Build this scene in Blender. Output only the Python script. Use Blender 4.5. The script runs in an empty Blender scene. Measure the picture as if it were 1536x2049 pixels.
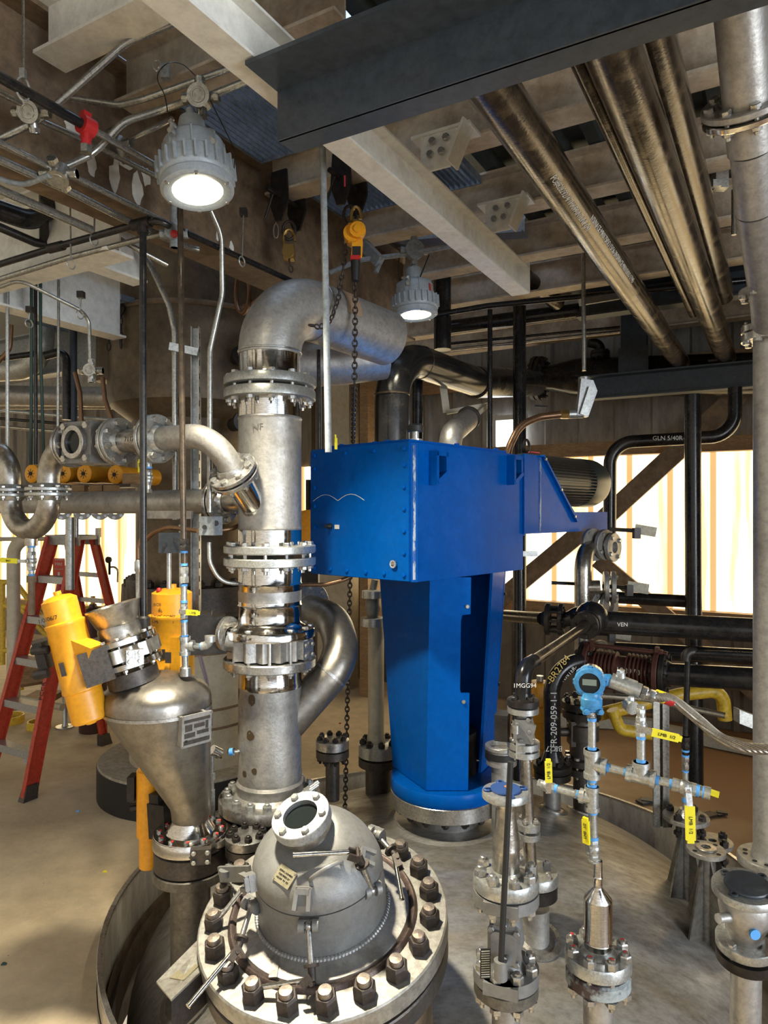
import bpy, math, random
from mathutils import Vector as V, Matrix
random.seed(7)
C = bpy.context.scene.collection
PI = math.pi
F, CX, CY, EYE = 1400.0, 768.0, 1024.5, 1.95
UP = V((0, 0, 1))
D = V((.4947, .8690, 0))          # the building's depth direction
L = V((-.8690, .4947, 0))         # the building's cross direction
def P(x, y, Y): return V(((x-CX)/F*Y, Y, EYE-(y-CY)/F*Y))
def PZ(x, y, z): return P(x, y, (EYE-z)*F/(y-CY))
def PS(x, y, s):
    t = (x-CX)/F
    return P(x, y, s/(t*L.x+L.y))
def PD(x, y, d):
    t = (x-CX)/F
    return P(x, y, d/(D.x*t+D.y))
def SD(s, d, z): return L*s + D*d + UP*z
def ZY(y, Y): return EYE-(y-CY)/F*Y
def frame(ax):
    ax = ax.normalized()
    h = V((0, 0, 1)) if abs(ax.z) < .9 else V((0, 1, 0))
    u = h.cross(ax).normalized(); v = ax.cross(u)
    return u, v, ax
def fillet(pts, R, n=8):
    out = [pts[0].copy()]
    for i in range(1, len(pts)-1):
        p, a, b = pts[i], pts[i-1], pts[i+1]
        d1, d2 = (a-p), (b-p); l1, l2 = d1.length, d2.length
        if l1 < 1e-6 or l2 < 1e-6: continue
        d1 /= l1; d2 /= l2
        ang = d1.angle(d2)
        if ang > PI-.03: out.append(p.copy()); continue
        t = min(R/math.tan(ang/2), l1*.49 if i > 1 else l1*.95, l2*.49 if i < len(pts)-2 else l2*.95)
        r = t*math.tan(ang/2)
        bis = (d1+d2).normalized(); c = p+bis*(r/math.sin(ang/2))
        s, e = p+d1*t-c, p+d2*t-c
        tot = s.angle(e); ax = s.cross(e).normalized()
        for k in range(n+1):
            out.append(c+Matrix.Rotation(tot*k/n, 3, ax) @ s)
    out.append(pts[-1].copy())
    return out
class B:
    def __init__(s): s.v = []; s.f = []
    def add(s, vs, fs):
        n = len(s.v); s.v += [V(p) for p in vs]; s.f += [[i+n for i in f] for f in fs]; return s
    def box(s, c, dims, X=V((1, 0, 0)), Z=UP):
        X = X.normalized(); Z = Z.normalized(); Yx = Z.cross(X)
        a, b, h = dims[0]/2, dims[1]/2, dims[2]/2
        vs = [c+X*(i*a)+Yx*(j*b)+Z*(k*h) for k in (-1, 1) for i, j in ((-1, -1), (1, -1), (1, 1), (-1, 1))]
        return s.add(vs, [(3, 2, 1, 0), (4, 5, 6, 7), (0, 1, 5, 4), (1, 2, 6, 5), (2, 3, 7, 6), (3, 0, 4, 7)])
    def bar(s, p, q, w, h, Z=UP):
        X = (q-p); l = X.length; X = X.normalized()
        Zp = (Z-X*Z.dot(X))
        Zp = Zp.normalized() if Zp.length > 1e-4 else frame(X)[0]
        return s.box((p+q)/2, (l, w, h), X, Zp)
    def lathe(s, c, ax, prof, seg=32, arc=None, close=False):
        u, v, w = frame(ax); n = len(prof); vs = []; fs = []
        full = arc is None; a0, a1 = (0, 2*PI) if full else arc
        m = seg if full else seg+1
        for k in range(m):
            a = a0+(a1-a0)*k/seg; d = u*math.cos(a)+v*math.sin(a)
            vs += [c+d*r+w*h for r, h in prof]
        for k in range(seg):
            k2 = (k+1) % m
            for j in range(n-1):
                fs.append((k*n+j, k2*n+j, k2*n+j+1, k*n+j+1))
            if close: fs.append((k*n+n-1, k2*n+n-1, k2*n, k*n))
        s.add(vs, fs)
        if full and not close:
            o = len(s.v)-len(vs)
            if prof[0][0] > 1e-6: s.f.append([o+k*n for k in range(seg)][::-1])
            if prof[-1][0] > 1e-6: s.f.append([o+k*n+n-1 for k in range(seg)])
        return s
    def ring(s, c, ax, ro, ri, t, seg=32, bev=.002):
        b = min(bev, t*.3)
        return s.lathe(c, ax, [(ri, 0), (ro-b, 0), (ro, b), (ro, t-b), (ro-b, t), (ri, t)], seg, close=True)
    def cyl(s, p, q, r, r2=None, seg=16):
        r2 = r if r2 is None else r2
        return s.lathe(p, q-p, [(r, 0), (r2, (q-p).length)], seg)
    def tube(s, pts, r, seg=12, cap=True):
        n = len(pts); rs = r if isinstance(r, (list, tuple)) else [r]*n
        T = [(pts[min(i+1, n-1)]-pts[max(i-1, 0)]).normalized() for i in range(n)]
        u, v, _ = frame(T[0]); vs = []; fs = []
        for i in range(n):
            if i:
                q = T[i-1].rotation_difference(T[i]); u = q @ u; v = q @ v
            vs += [pts[i]+(u*math.cos(2*PI*k/seg)+v*math.sin(2*PI*k/seg))*rs[i] for k in range(seg)]
        for i in range(n-1):
            for k in range(seg):
                k2 = (k+1) % seg
                fs.append((i*seg+k, i*seg+k2, (i+1)*seg+k2, (i+1)*seg+k))
        if cap: fs += [list(range(seg))[::-1], [(n-1)*seg+k for k in range(seg)]]
        return s.add(vs, fs)
    def prism(s, poly, c, X, Yx, t):
        N = X.cross(Yx).normalized(); n = len(poly)
        vs = [c+X*a+Yx*b for a, b in poly]+[c+X*a+Yx*b+N*t for a, b in poly]
        fs = [list(range(n))[::-1], [n+i for i in range(n)]]+[(i, (i+1) % n, n+(i+1) % n, n+i) for i in range(n)]
        return s.add(vs, fs)
    def hexa(s, lo, hi):
        n = len(lo)
        return s.add(list(lo)+list(hi), [list(range(n))[::-1], [n+i for i in range(n)]]+[(i, (i+1) % n, n+(i+1) % n, n+i) for i in range(n)])
    def hexnut(s, c, ax, R, h, rot=0.):
        u, v, w = frame(ax)
        pl = [(R*math.cos(rot+i*PI/3), R*math.sin(rot+i*PI/3)) for i in range(6)]
        lo = [c+u*a+v*b for a, b in pl]; mid = [p+w*h*.82 for p in lo]; hi = [c+w*h+(p-c)*.86 for p in lo]
        s.add(lo+mid+hi, [(0, 5, 4, 3, 2, 1), (12, 13, 14, 15, 16, 17)]+[(i, (i+1) % 6, 6+(i+1) % 6, 6+i) for i in range(6)]+[(6+i, 6+(i+1) % 6, 12+(i+1) % 6, 12+i) for i in range(6)])
        return s
    def sphere(s, c, r, seg=16, ax=UP, k=1.0):
        m = seg//2
        return s.lathe(c, ax, [(max(1e-7, r*math.sin(PI*i/m)), -r*k*math.cos(PI*i/m)) for i in range(m+1)], seg)
    def ibeam(s, p, q, h, w, tf=.012, tw=.009, Z=UP, kind='I'):
        X = (q-p).normalized(); S = Z.cross(X).normalized(); l = (q-p).length
        for zz in (tf/2, h-tf/2):
            s.box((p+q)/2+Z*zz, (l, w, tf), X, Z)
        s.box((p+q)/2+Z*h/2, (l, tw, h-2*tf), X, Z)
        return s
def mesh(name, b, org, ang=38):
    me = bpy.data.meshes.new(name)
    me.from_pydata([tuple(p-org) for p in b.v], [], b.f)
    me.validate()
    import bmesh
    bm = bmesh.new(); bm.from_mesh(me); bmesh.ops.recalc_face_normals(bm, faces=bm.faces); bm.to_mesh(me); bm.free()
    for p in me.polygons: p.use_smooth = True
    me.set_sharp_from_angle(angle=math.radians(ang))
    return me
def tag(o, label=None, cat=None, group=None, kind=None):
    if label: o['label'] = label
    if cat: o['category'] = cat
    if group: o['group'] = group
    if kind: o['kind'] = kind
    return o
class T:
    def __init__(s, name, label, cat, loc, group=None):
        s.o = bpy.data.objects.new(name, None); C.objects.link(s.o); s.o.location = loc; s.loc = V(loc)
        s.o.empty_display_size = .05
        tag(s.o, label, cat, group)
    def part(s, name, b, m, parent=None, label=None, kind=None):
        o = bpy.data.objects.new(name, mesh(name, b, s.loc)); o.data.materials.append(m)
        C.objects.link(o); o.parent = parent or s.o
        tag(o, label, None, None, kind)
        return o
    def inst(s, name, me, mw, parent=None):
        o = bpy.data.objects.new(name, me); C.objects.link(o); o.parent = parent or s.o
        o.matrix_local = Matrix.Translation(-s.loc) @ mw
        return o
def solo(name, b, m, label=None, cat=None, group=None, kind=None):
    xs = [p.x for p in b.v]; ys = [p.y for p in b.v]; zs = [p.z for p in b.v]
    org = V(((min(xs)+max(xs))/2, (min(ys)+max(ys))/2, min(zs)))
    o = bpy.data.objects.new(name, mesh(name, b, org)); o.data.materials.append(m); o.location = org
    C.objects.link(o)
    return tag(o, label, cat, group, kind)
def struct(name, b, m): return solo(name, b, m, kind='structure')
_bc = {}
def boltmesh(R, length, m, style):
    k = (round(R, 4), round(length, 4), m.name, style)
    if k not in _bc:
        b = B(); z = V((0, 0, 0)); zz = V((0, 0, 1))
        if style == 'nut':      # stud with a nut at each end
            b.hexnut(z, zz, R, R*1.1); b.lathe(z+zz*R*1.05, zz, [(R*.56, 0), (R*.56, R*.4), (R*.42, R*.5)], 10)
        else:
            b.lathe(z, zz, [(R*1.05, 0), (R*1.05, R*.16)], 12); b.hexnut(z+zz*R*.16, zz, R, R*.72)
        if length > 0:
            b.lathe(z-zz*length, zz, [(R*.5, 0), (R*.5, length)], 8)
            b.hexnut(z-zz*length, -zz, R, R*.9); b.lathe(z-zz*(length+R*1.6), zz, [(R*.45, 0), (R*.5, R*.8)], 8)
        me = mesh('bolt', b, V((0, 0, 0)), 25); me.materials.append(m); _bc[k] = me
    return _bc[k]
def bolts(t, c, ax, rb, n, R, m, length=0, phase=0., style='head', parent=None, name='bolt', only=None):
    u, v, w = frame(ax); me = boltmesh(R, length, m, style)
    for i in range(n):
        if only and i not in only: continue
        a = phase+2*PI*i/n; d = u*math.cos(a)+v*math.sin(a); e = w.cross(d)
        mw = Matrix.Translation(c+d*rb) @ Matrix((d, e, w)).transposed().to_4x4()
        t.inst(name, me, mw, parent)
def bolt_at(t, c, ax, R, m, length=0, style='head', parent=None, name='bolt'):
    u, v, w = frame(ax)
    t.inst(name, boltmesh(R, length, m, style), Matrix.Translation(c) @ Matrix((u, v, w)).transposed().to_4x4(), parent)
def flange(t, c, ax, R, th, r, m, hub=0., name='flange', label=None):
    """ring from c along ax, hub (if any) continues along ax to the pipe"""
    b = B(); k = min(.003, th*.25)
    pr = [(r*.9, 0), (R-k, 0), (R, k), (R, th-k), (R-k, th)]
    pr += [(r*1.28, th), (r*1.2, th+hub*.45), (r*1.0, th+hub), (r*.9, th+hub)] if hub else [(r*.9, th)]
    b.lathe(c, ax, pr, 40, close=True)
    return t.part(name, b, m, label=label)
def joint(ta, tb, c, ax, R, th, r, m, bm_, n, bR, gap=.006, hub=.03, phase=.2, m2=None):
    """flange pair centred at c; the one on the +ax side and the bolts belong to ta, the other to tb"""
    ax = ax.normalized()
    flange(ta, c+ax*gap/2, ax, R, th, r, m, hub)
    flange(tb, c-ax*gap/2, -ax, R, th, r, m2 or m, hub)
    bolts(ta, c+ax*(gap/2+th), ax, (R+r*1.22)/2, n, bR, bm_, gap+2*th, phase)
def pipe(name, label, cat, pts, r, m, bend=0., group=None, seg=14):
    b = B(); b.tube(fillet(pts, bend) if bend else pts, r, seg)
    return solo(name, b, m, label, cat, group)
def vprof(x, Y, rows): # vertical lathe from pixel rows (y, half-width)
    z0 = ZY(rows[0][0], Y)
    return P(x, rows[0][0], Y), [(max(1e-6, hw/F*Y), ZY(y, Y)-z0) for y, hw in rows]
def vl(b, x, Y, rows, seg=36):
    c, pr = vprof(x, Y, rows); return b.lathe(c, UP, pr, seg)
# lettering
def text_mesh(s, size):
    cu = bpy.data.curves.new('txt', 'FONT'); cu.body = s; cu.size = size; cu.align_x = 'CENTER'; cu.align_y = 'CENTER'; cu.resolution_u = 3
    cu.extrude = .0004
    o = bpy.data.objects.new('txt', cu); C.objects.link(o)
    dg = bpy.context.evaluated_depsgraph_get(); me = bpy.data.meshes.new_from_object(o.evaluated_get(dg))
    vs = [v.co.copy() for v in me.vertices]; fs = [list(p.vertices) for p in me.polygons]
    bpy.data.objects.remove(o); bpy.data.curves.remove(cu); bpy.data.meshes.remove(me)
    return vs, fs
def lettering(t, s, size, c, X, Yx, m, parent=None, bendr=None, stretch=1., name='lettering'):
    """flat lettering at c (X reading direction, Yx up), or wrapped round a pipe of radius bendr about the reading axis"""
    X = X.normalized(); Yx = Yx.normalized(); N = X.cross(Yx); vs, fs = text_mesh(s, size); b = B(); out = []
    for p in vs:
        if bendr:
            a = p.y/bendr; out.append(c+X*p.x*stretch-N*bendr+(N*math.cos(a)+Yx*math.sin(a))*(bendr+p.z+.0006))
        else: out.append(c+X*p.x*stretch+Yx*p.y+N*(p.z+.0008))
    b.add(out, fs)
    if t is None: return b
    return t.part(name, b, m, parent)
def chain(b, p, q, pitch=.022, r=.0032, w=.0075):
    n = max(1, int((q-p).length/pitch)); ax = (q-p).normalized(); u, v, _ = frame(ax)
    for i in range(n):
        c = p+(q-p)*((i+.5)/n); s_ = u if i % 2 else v
        pts = []
        hl = pitch*.68
        for k in range(10):
            a = 2*PI*k/10; pts.append(c+s_*w*math.cos(a)+ax*hl*math.sin(a))
        m = len(pts); N = ax.cross(s_); vs = []; fs = []
        for k in range(m):
            d = (pts[k]-c).normalized()
            for j in range(5):
                a = 2*PI*j/5; vs.append(pts[k]+(d*math.cos(a)+N*math.sin(a))*r)
        for k in range(m):
            for j in range(5):
                fs.append((k*5+j, k*5+(j+1) % 5, ((k+1) % m)*5+(j+1) % 5, ((k+1) % m)*5+j))
        b.add(vs, fs)
    return b
# materials
def mat(name, col, rough=.5, metal=0., col2=None, scale=8., amt=.6, bump=0., bscale=60., stretch=None, contrast=(.35, .65), rvar=0., coat=0., spec=None, fine=.38):
    m = bpy.data.materials.new(name); m.use_nodes = True; nt = m.node_tree; N = nt.nodes; K = nt.links
    bs = N['Principled BSDF']; bs.inputs['Metallic'].default_value = metal; bs.inputs['Roughness'].default_value = rough
    bs.inputs['Coat Weight'].default_value = coat
    if spec is not None: bs.inputs['Specular IOR Level'].default_value = spec
    bs.inputs['Base Color'].default_value = (*col, 1)
    tc = N.new('ShaderNodeTexCoord'); src = tc.outputs['Object']
    if stretch:
        mp = N.new('ShaderNodeMapping'); mp.inputs['Scale'].default_value = stretch; K.new(src, mp.inputs[0]); src = mp.outputs[0]
    if col2 or rvar:
        nz = N.new('ShaderNodeTexNoise'); nz.inputs['Scale'].default_value = scale; nz.inputs['Detail'].default_value = 6; nz.inputs['Roughness'].default_value = .65
        K.new(src, nz.inputs['Vector'])
        mr = N.new('ShaderNodeMapRange'); mr.inputs[1].default_value, mr.inputs[2].default_value = contrast; K.new(nz.outputs[0], mr.inputs[0])
        if col2:
            mr.inputs[4].default_value = 1.
            mu = N.new('ShaderNodeMath'); mu.operation = 'MULTIPLY'; mu.inputs[1].default_value = amt; K.new(mr.outputs[0], mu.inputs[0])
            mx = N.new('ShaderNodeMix'); mx.data_type = 'RGBA'; mx.inputs[6].default_value = (*col, 1); mx.inputs[7].default_value = (*col2, 1)
            K.new(mu.outputs[0], mx.inputs[0])
            n3 = N.new('ShaderNodeTexNoise'); n3.inputs['Scale'].default_value = scale*5.5; n3.inputs['Detail'].default_value = 8; n3.inputs['Roughness'].default_value = .75; K.new(src, n3.inputs['Vector'])
            m3 = N.new('ShaderNodeMapRange'); m3.inputs[1].default_value, m3.inputs[2].default_value = .42, .66; m3.inputs[3].default_value, m3.inputs[4].default_value = 1.08, 1-fine; K.new(n3.outputs[0], m3.inputs[0])
            mg = N.new('ShaderNodeVectorMath'); mg.operation = 'SCALE'; K.new(mx.outputs[2], mg.inputs[0]); K.new(m3.outputs[0], mg.inputs['Scale']); K.new(mg.outputs[0], bs.inputs['Base Color'])
        if rvar:
            r2 = N.new('ShaderNodeMapRange'); r2.inputs[3].default_value = max(.02, rough-rvar); r2.inputs[4].default_value = min(1, rough+rvar)
            K.new(mr.outputs[0], r2.inputs[0]); K.new(r2.outputs[0], bs.inputs['Roughness'])
    if bump:
        nb = N.new('ShaderNodeTexNoise'); nb.inputs['Scale'].default_value = bscale; nb.inputs['Detail'].default_value = 4; K.new(src, nb.inputs['Vector'])
        bp = N.new('ShaderNodeBump'); bp.inputs['Strength'].default_value = bump; bp.inputs['Distance'].default_value = .01
        K.new(nb.outputs[0], bp.inputs['Height']); K.new(bp.outputs[0], bs.inputs['Normal'])
    return m
M = dict(
 steel=mat('brushed_stainless', (.50, .47, .42), .34, .95, (.26, .23, .19), 6, .65, .08, 90, None, (.4, .7), .08),
 shiny=mat('polished_stainless', (.70, .67, .62), .13, 1., (.45, .42, .38), 14, .4, .02, 60, (1, 1, 5), (.4, .7), .05),
 dull=mat('pickled_stainless', (.45, .435, .41), .50, .68, (.25, .23, .205), 7, .6, .10, 90, None, (.4, .7), .1, fine=.24),
 fl=mat('flange_steel', (.52, .51, .49), .36, .9, (.30, .28, .25), 18, .5, .05, 130, None, (.42, .7), .1),
 cast=mat('bead_blasted_steel', (.245, .245, .24), .52, .5, (.20, .185, .165), 7, .55, .1, 220, None, (.4, .75), fine=.15),
 face=mat('machined_face_with_dust', (.37, .355, .32), .45, .6, (.19, .16, .125), 7, .8, .08, 90, None, (.45, .7)),
 galv=mat('galvanized', (.54, .55, .53), .40, .75, (.33, .32, .29), 22, .5, .04, 140, None, (.4, .7), .1),
 cond=mat('conduit_zinc', (.42, .42, .39), .34, .85, (.24, .21, .16), 16, .5, 0, 50, None, (.4, .7), .1),
 alu=mat('aluminium', (.48, .485, .49), .38, .7, (.42, .41, .39), 20, .4),
 black=mat('black_pipe', (.016, .016, .018), .30, .25, (.055, .045, .035), 9, .6, .03, 70, None, (.45, .75), .1),
 mill=mat('varnished_mill_pipe', (.048, .036, .026), .24, .35, (.15, .105, .06), 11, .8, .05, 90, (1, 1, 1), (.42, .72), .08),
 blacks=mat('black_oxide', (.022, .021, .021), .45, .5, (.07, .055, .045), 30, .5),
 iron=mat('dark_cast_iron', (.075, .072, .07), .45, .6, (.15, .11, .08), 14, .5, .08, 150),
 grey=mat('dark_grey_paint', (.040, .052, .068), .42, 0., (.06, .068, .078), 5, .5, .02, 60, None, (.4, .7)),
 greyb=mat('grey_enamel', (.30, .33, .35), .35, 0., (.24, .26, .27), 10, .5),
 lamp=mat('lamp_housing_grey', (.36, .40, .43), .42, .1, (.28, .31, .33), 14, .5, fine=.15),
 white=mat('white_beam_paint', (.78, .76, .69), .55, 0., (.36, .31, .24), 4, .5, .03, 60, None, (.54, .74), fine=.12),
 cream=mat('dirty_cream_beam', (.60, .52, .41), .6, 0., (.24, .15, .085), 3.2, .75, .05, 60, None, (.42, .68), fine=.25),
 rusty=mat('brown_grimy_steel', (.26, .18, .11), .6, .1, (.10, .065, .04), 3.5, .8, .05, 50, None, (.38, .66)),
 shell=mat('grimy_column_shell', (.155, .115, .072), .5, .35, (.08, .058, .038), 2.2, .85, .06, 40, None, (.38, .66), .1),
 insul=mat('beige_jacket', (.50, .45, .34), .55, .15, (.38, .32, .22), 3, .6, .02, 40, fine=.15),
 blue=mat('blue_enamel', (.0008, .080, .36), .27, 0., (.001, .100, .43), 6, .5, .012, 26, None, (.35, .7), .05, 0., .07, .12),
 skyb=mat('transmitter_blue', (.05, .25, .52), .33, 0., (.08, .30, .56), 14, .4),
 tape=mat('blue_sealant', (.10, .36, .80), .45),
 orange=mat('orange_actuator_paint', (.86, .38, .018), .36, 0., (.74, .29, .012), 7, .5, .02, 60, fine=.12),
 yellow=mat('yellow_vinyl', (.80, .70, .02), .45),
 yelp=mat('yellow_rail_paint', (.72, .48, .04), .42, 0., (.50, .30, .03), 8, .5),
 red=mat('red_fibreglass', (.52, .055, .025), .42, 0., (.36, .035, .018), 9, .5, .02, 60),
 redp=mat('red_paint', (.45, .02, .02), .4),
 maroon=mat('maroon_primer', (.085, .026, .018), .55, .1, (.13, .05, .03), 16, .5, .05, 90),
 rubber=mat('black_rubber', (.012, .012, .012), .55),
 rust=mat('rusty_nut', (.062, .048, .041), .55, .45, (.036, .029, .025), 24, .7, .15, 160, None, (.4, .66)),
 brt=mat('worn_bolt_end', (.32, .28, .24), .4, .8, (.20, .13, .09), 30, .7, .1, 140),
 zinc=mat('zinc_bolt', (.56, .55, .52), .3, .85, (.36, .33, .28), 30, .4),
 brass=mat('brass', (.45, .30, .10), .35, .9),
 bronze=mat('bronze_flex_jacket', (.22, .12, .06), .35, .6, (.14, .07, .04), 30, .5),
 dome=mat('tank_head_steel', (.35, .34, .325), .44, .55, (.19, .155, .115), 2.8, .85, .06, 50, (1, 2.2, 1), (.40, .66), .09),
 curb=mat('curb_plate', (.60, .56, .48), .5, .1, (.36, .29, .21), 3, .6, .02, 40, (1, 1, .3)),
 wood=mat('weathered_wood', (.40, .25, .12), .65, 0., (.22, .125, .06), 4, .7, .05, 40, (1, 1, 4)),
 wall=mat('ribbed_wall_sheet', (.20, .175, .14), .55, .2, (.14, .105, .07), 1.6, .7, .02, 30, (1, 1, .3)),
 wallg=mat('pale_wall_sheet', (.30, .29, .27), .5, .2, (.22, .19, .15), 2, .6, 0, 30, (1, 1, .3)),
 deck=mat('roof_deck', (.055, .065, .060), .5, .4, (.03, .033, .03), 2, .6),
 grate=mat('bar_grating', (.34, .40, .47), .5, .4, (.10, .12, .15), 5, .6),
 dark=mat('dark_void', (.008, .008, .008), .8),
 soil=mat('brown_grime', (.13, .08, .045), .8, 0, (.07, .04, .02), 6, .7, .2, 30),
 whitet=mat('white_marker', (.72, .70, .64), .7),
 blackt=mat('black_marker', (.012, .011, .010), .7),
 redt=mat('red_marker', (.75, .05, .05), .6),
 label=mat('label_paper', (.55, .52, .42), .6, 0, (.30, .27, .20), 60, .5, 0, 50, None, (.5, .62)),
 chrome=mat('chrome', (.72, .71, .68), .16, 1., (.5, .47, .42), 20, .3),
 glass=mat('sight_glass', (.012, .016, .016), .12, 0., None, 5, .5, 0, 50, None, (.4, .6), 0, 0., .25),
 braid=mat('braided_hose', (.50, .45, .38), .36, .85, (.26, .21, .16), 40, .6),
 concrete=mat('plinth_concrete', (.40, .36, .29), .8, 0., (.28, .24, .18), 6, .6, .1, 60),
 lcd=mat('display_green', (.22, .27, .22), .25),
 hopper=mat('dull_rolled_stainless', (.30, .275, .24), .40, .9, (.17, .15, .125), 5, .65, .10, 30, None, (.4, .68), .08, fine=.25),
 soot=mat('grimy_pipe_steel', (.19, .175, .15), .45, .5, (.09, .08, .065), 9, .7, .06, 90),
 green=mat('green_cable', (.012, .04, .03), .5),
)
def braid_mat():
    m = M['braid']; nt = m.node_tree; N = nt.nodes; K = nt.links
    tc = N.new('ShaderNodeTexCoord'); ck = N.new('ShaderNodeTexWave'); ck.inputs['Scale'].default_value = 70; ck.bands_direction = 'DIAGONAL'
    K.new(tc.outputs['Object'], ck.inputs[0]); bp = N.new('ShaderNodeBump'); bp.inputs['Strength'].default_value = .8; bp.inputs['Distance'].default_value = .004
    K.new(ck.outputs[1], bp.inputs['Height']); K.new(bp.outputs[0], N['Principled BSDF'].inputs['Normal'])
braid_mat()
def emis(name, col, st):
    m = bpy.data.materials.new(name); m.use_nodes = True
    bs = m.node_tree.nodes['Principled BSDF']; bs.inputs['Base Color'].default_value = (*col, 1)
    bs.inputs['Emission Color'].default_value = (*col, 1); bs.inputs['Emission Strength'].default_value = st
    return m
# ---------------------------------------------------------------- setting
TC = V((.31, 3.46, 0)); TR = 1.59           # tank centre, pit radius
WD = 6.96                                    # back wall distance along D
def floor():
    m = mat('concrete_floor', (.64, .525, .36), .72, 0., (.46, .355, .225), 1.3, .7, .12, 40, None, (.36, .66), fine=.14)
    nt = m.node_tree; N = nt.nodes; K = nt.links; bs = N['Principled BSDF']
    old = bs.inputs['Base Color'].links[0].from_socket
    tc = N.new('ShaderNodeTexCoord'); nz = N.new('ShaderNodeTexNoise'); nz.inputs['Scale'].default_value = .9; nz.inputs['Detail'].default_value = 8
    mpx = N.new('ShaderNodeSeparateXYZ'); K.new(tc.outputs['Object'], mpx.inputs[0]); K.new(tc.outputs['Object'], nz.inputs['Vector'])
    ma = N.new('ShaderNodeMath'); ma.operation = 'MULTIPLY_ADD'; ma.inputs[1].default_value = 2.2; K.new(nz.outputs[0], ma.inputs[0]); K.new(mpx.outputs[0], ma.inputs[2])
    mr = N.new('ShaderNodeMapRange'); mr.inputs[1].default_value = 1.3; mr.inputs[2].default_value = 3.; K.new(ma.outputs[0], mr.inputs[0])
    mx = N.new('ShaderNodeMix'); mx.data_type = 'RGBA'; mx.inputs[7].default_value = (.20, .105, .045, 1); K.new(old, mx.inputs[6]); K.new(mr.outputs[0], mx.inputs[0])
    # scattered pale specks of grit
    vz = N.new('ShaderNodeTexVoronoi'); vz.inputs['Scale'].default_value = 9; K.new(tc.outputs['Object'], vz.inputs['Vector'])
    m2 = N.new('ShaderNodeMapRange'); m2.inputs[1].default_value = .035; m2.inputs[2].default_value = .02; K.new(vz.outputs['Distance'], m2.inputs[0])
    mx2 = N.new('ShaderNodeMix'); mx2.data_type = 'RGBA'; mx2.inputs[7].default_value = (.12, .08, .05, 1); K.new(mx.outputs[2], mx2.inputs[6]); K.new(m2.outputs[0], mx2.inputs[0])
    K.new(mx2.outputs[2], bs.inputs['Base Color'])
    b = B(); n = 96; S = 13.
    vs = []; fs = []
    for k in range(n):
        a = 2*PI*k/n; c, s = math.cos(a), math.sin(a); q = S/max(abs(c), abs(s))
        for r in (TR+.012, TR+1.2, q): vs.append(TC+V((c*r, s*r, 0)))
    for k in range(n):
        k2 = (k+1) % n
        for j in (0, 1): fs.append((k*3+j, k*3+j+1, k2*3+j+1, k2*3+j))
    b.add(vs, fs)
    # thickness of the slab round the pit
    vs = []; fs = []
    for k in range(n):
        a = 2*PI*k/n; d = V((math.cos(a), math.sin(a), 0))*(TR+.012)
        vs += [TC+d, TC+d-UP*.3]
    for k in range(n): k2 = (k+1) % n; fs.append((k*2, k2*2, k2*2+1, k*2+1))
    b.add(vs, fs)
    return struct('floor', b, m)
floor()
b = B(); b.box(TC-UP*1.3, (3.6, 3.6, .04)); struct('floor_pit', b, M['soil'])
def corr(s0, s1, z0, z1, d, pitch=.30, dep=.035, rib=.06):
    b = B(); pts = []; s = s0
    while s < s1:
        e = min(s+pitch, s1)
        pts += [(s, 0), (max(s, e-rib*1.7), 0), (max(s, e-rib*1.2), -dep), (max(s, e-rib*.4), -dep)]
        s = e
    pts.append((s1, 0)); vs = []; fs = []
    for a, o in pts: vs += [SD(a, d+o, z0), SD(a, d+o, z1)]
    for i in range(len(pts)-1): fs.append((2*i, 2*i+2, 2*i+3, 2*i+1))
    return b.add(vs, fs)
PANEL = 2.2
def panel_mat():
    m = bpy.data.materials.new('sunlit_translucent_sheet'); m.use_nodes = True; nt = m.node_tree; N = nt.nodes; K = nt.links
    bs = N['Principled BSDF']; bs.inputs['Base Color'].default_value = (.6, .5, .3, 1); bs.inputs['Roughness'].default_value = .6
    tc = N.new('ShaderNodeTexCoord'); mp = N.new('ShaderNodeMapping'); mp.inputs['Rotation'].default_value = (0, 0, -math.atan2(L.y, L.x)); mp.inputs['Scale'].default_value = (4.2, 1, .25)
    K.new(tc.outputs['Object'], mp.inputs[0]); nz = N.new('ShaderNodeTexNoise'); nz.inputs['Scale'].default_value = 1.6; nz.inputs['Detail'].default_value = 5; K.new(mp.outputs[0], nz.inputs['Vector'])
    cr = N.new('ShaderNodeValToRGB'); e = cr.color_ramp.elements
    e[0].position = .36; e[0].color = (.62, .40, .14, 1); e[1].position = .5; e[1].color = (1., .84, .50, 1)
    x = e.new(.60); x.color = (1, .95, .76, 1)
    K.new(nz.outputs[0], cr.inputs[0]); K.new(cr.outputs[0], bs.inputs['Emission Color']); bs.inputs['Emission Strength'].default_value = PANEL
    return m
MP = panel_mat()
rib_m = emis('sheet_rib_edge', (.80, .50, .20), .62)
def window(n, s0, s1, z0, z1, d=WD, pitch=.36):
    o = struct('window_%d' % n, corr(s0, s1, z0, z1, d, pitch, .03, .05), MP)
    loc = o.location; s = s0; k = 0
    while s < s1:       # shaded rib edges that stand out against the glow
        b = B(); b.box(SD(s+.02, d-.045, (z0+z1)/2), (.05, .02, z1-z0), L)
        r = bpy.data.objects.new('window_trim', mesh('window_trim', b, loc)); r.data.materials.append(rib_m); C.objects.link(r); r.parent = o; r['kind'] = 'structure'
        s += pitch
window(1, -2.0, 3.75, 1.03, 2.52)
window(2, 7.6, 12.5, .55, 2.0)
window(3, 4.7, 5.25, 1.0, 2.5)
struct('wall_back_upper', corr(-3, 3.75, 2.52, 3.75, WD+.02, .34), M['wallg'])
struct('wall_back', corr(3.75, 4.7, 0, 3.75, WD+.02, .34), M['wall'])
struct('wall_back_middle', corr(5.25, 7.6, 0, 3.75, WD+.02, .34), M['wall'])
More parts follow.
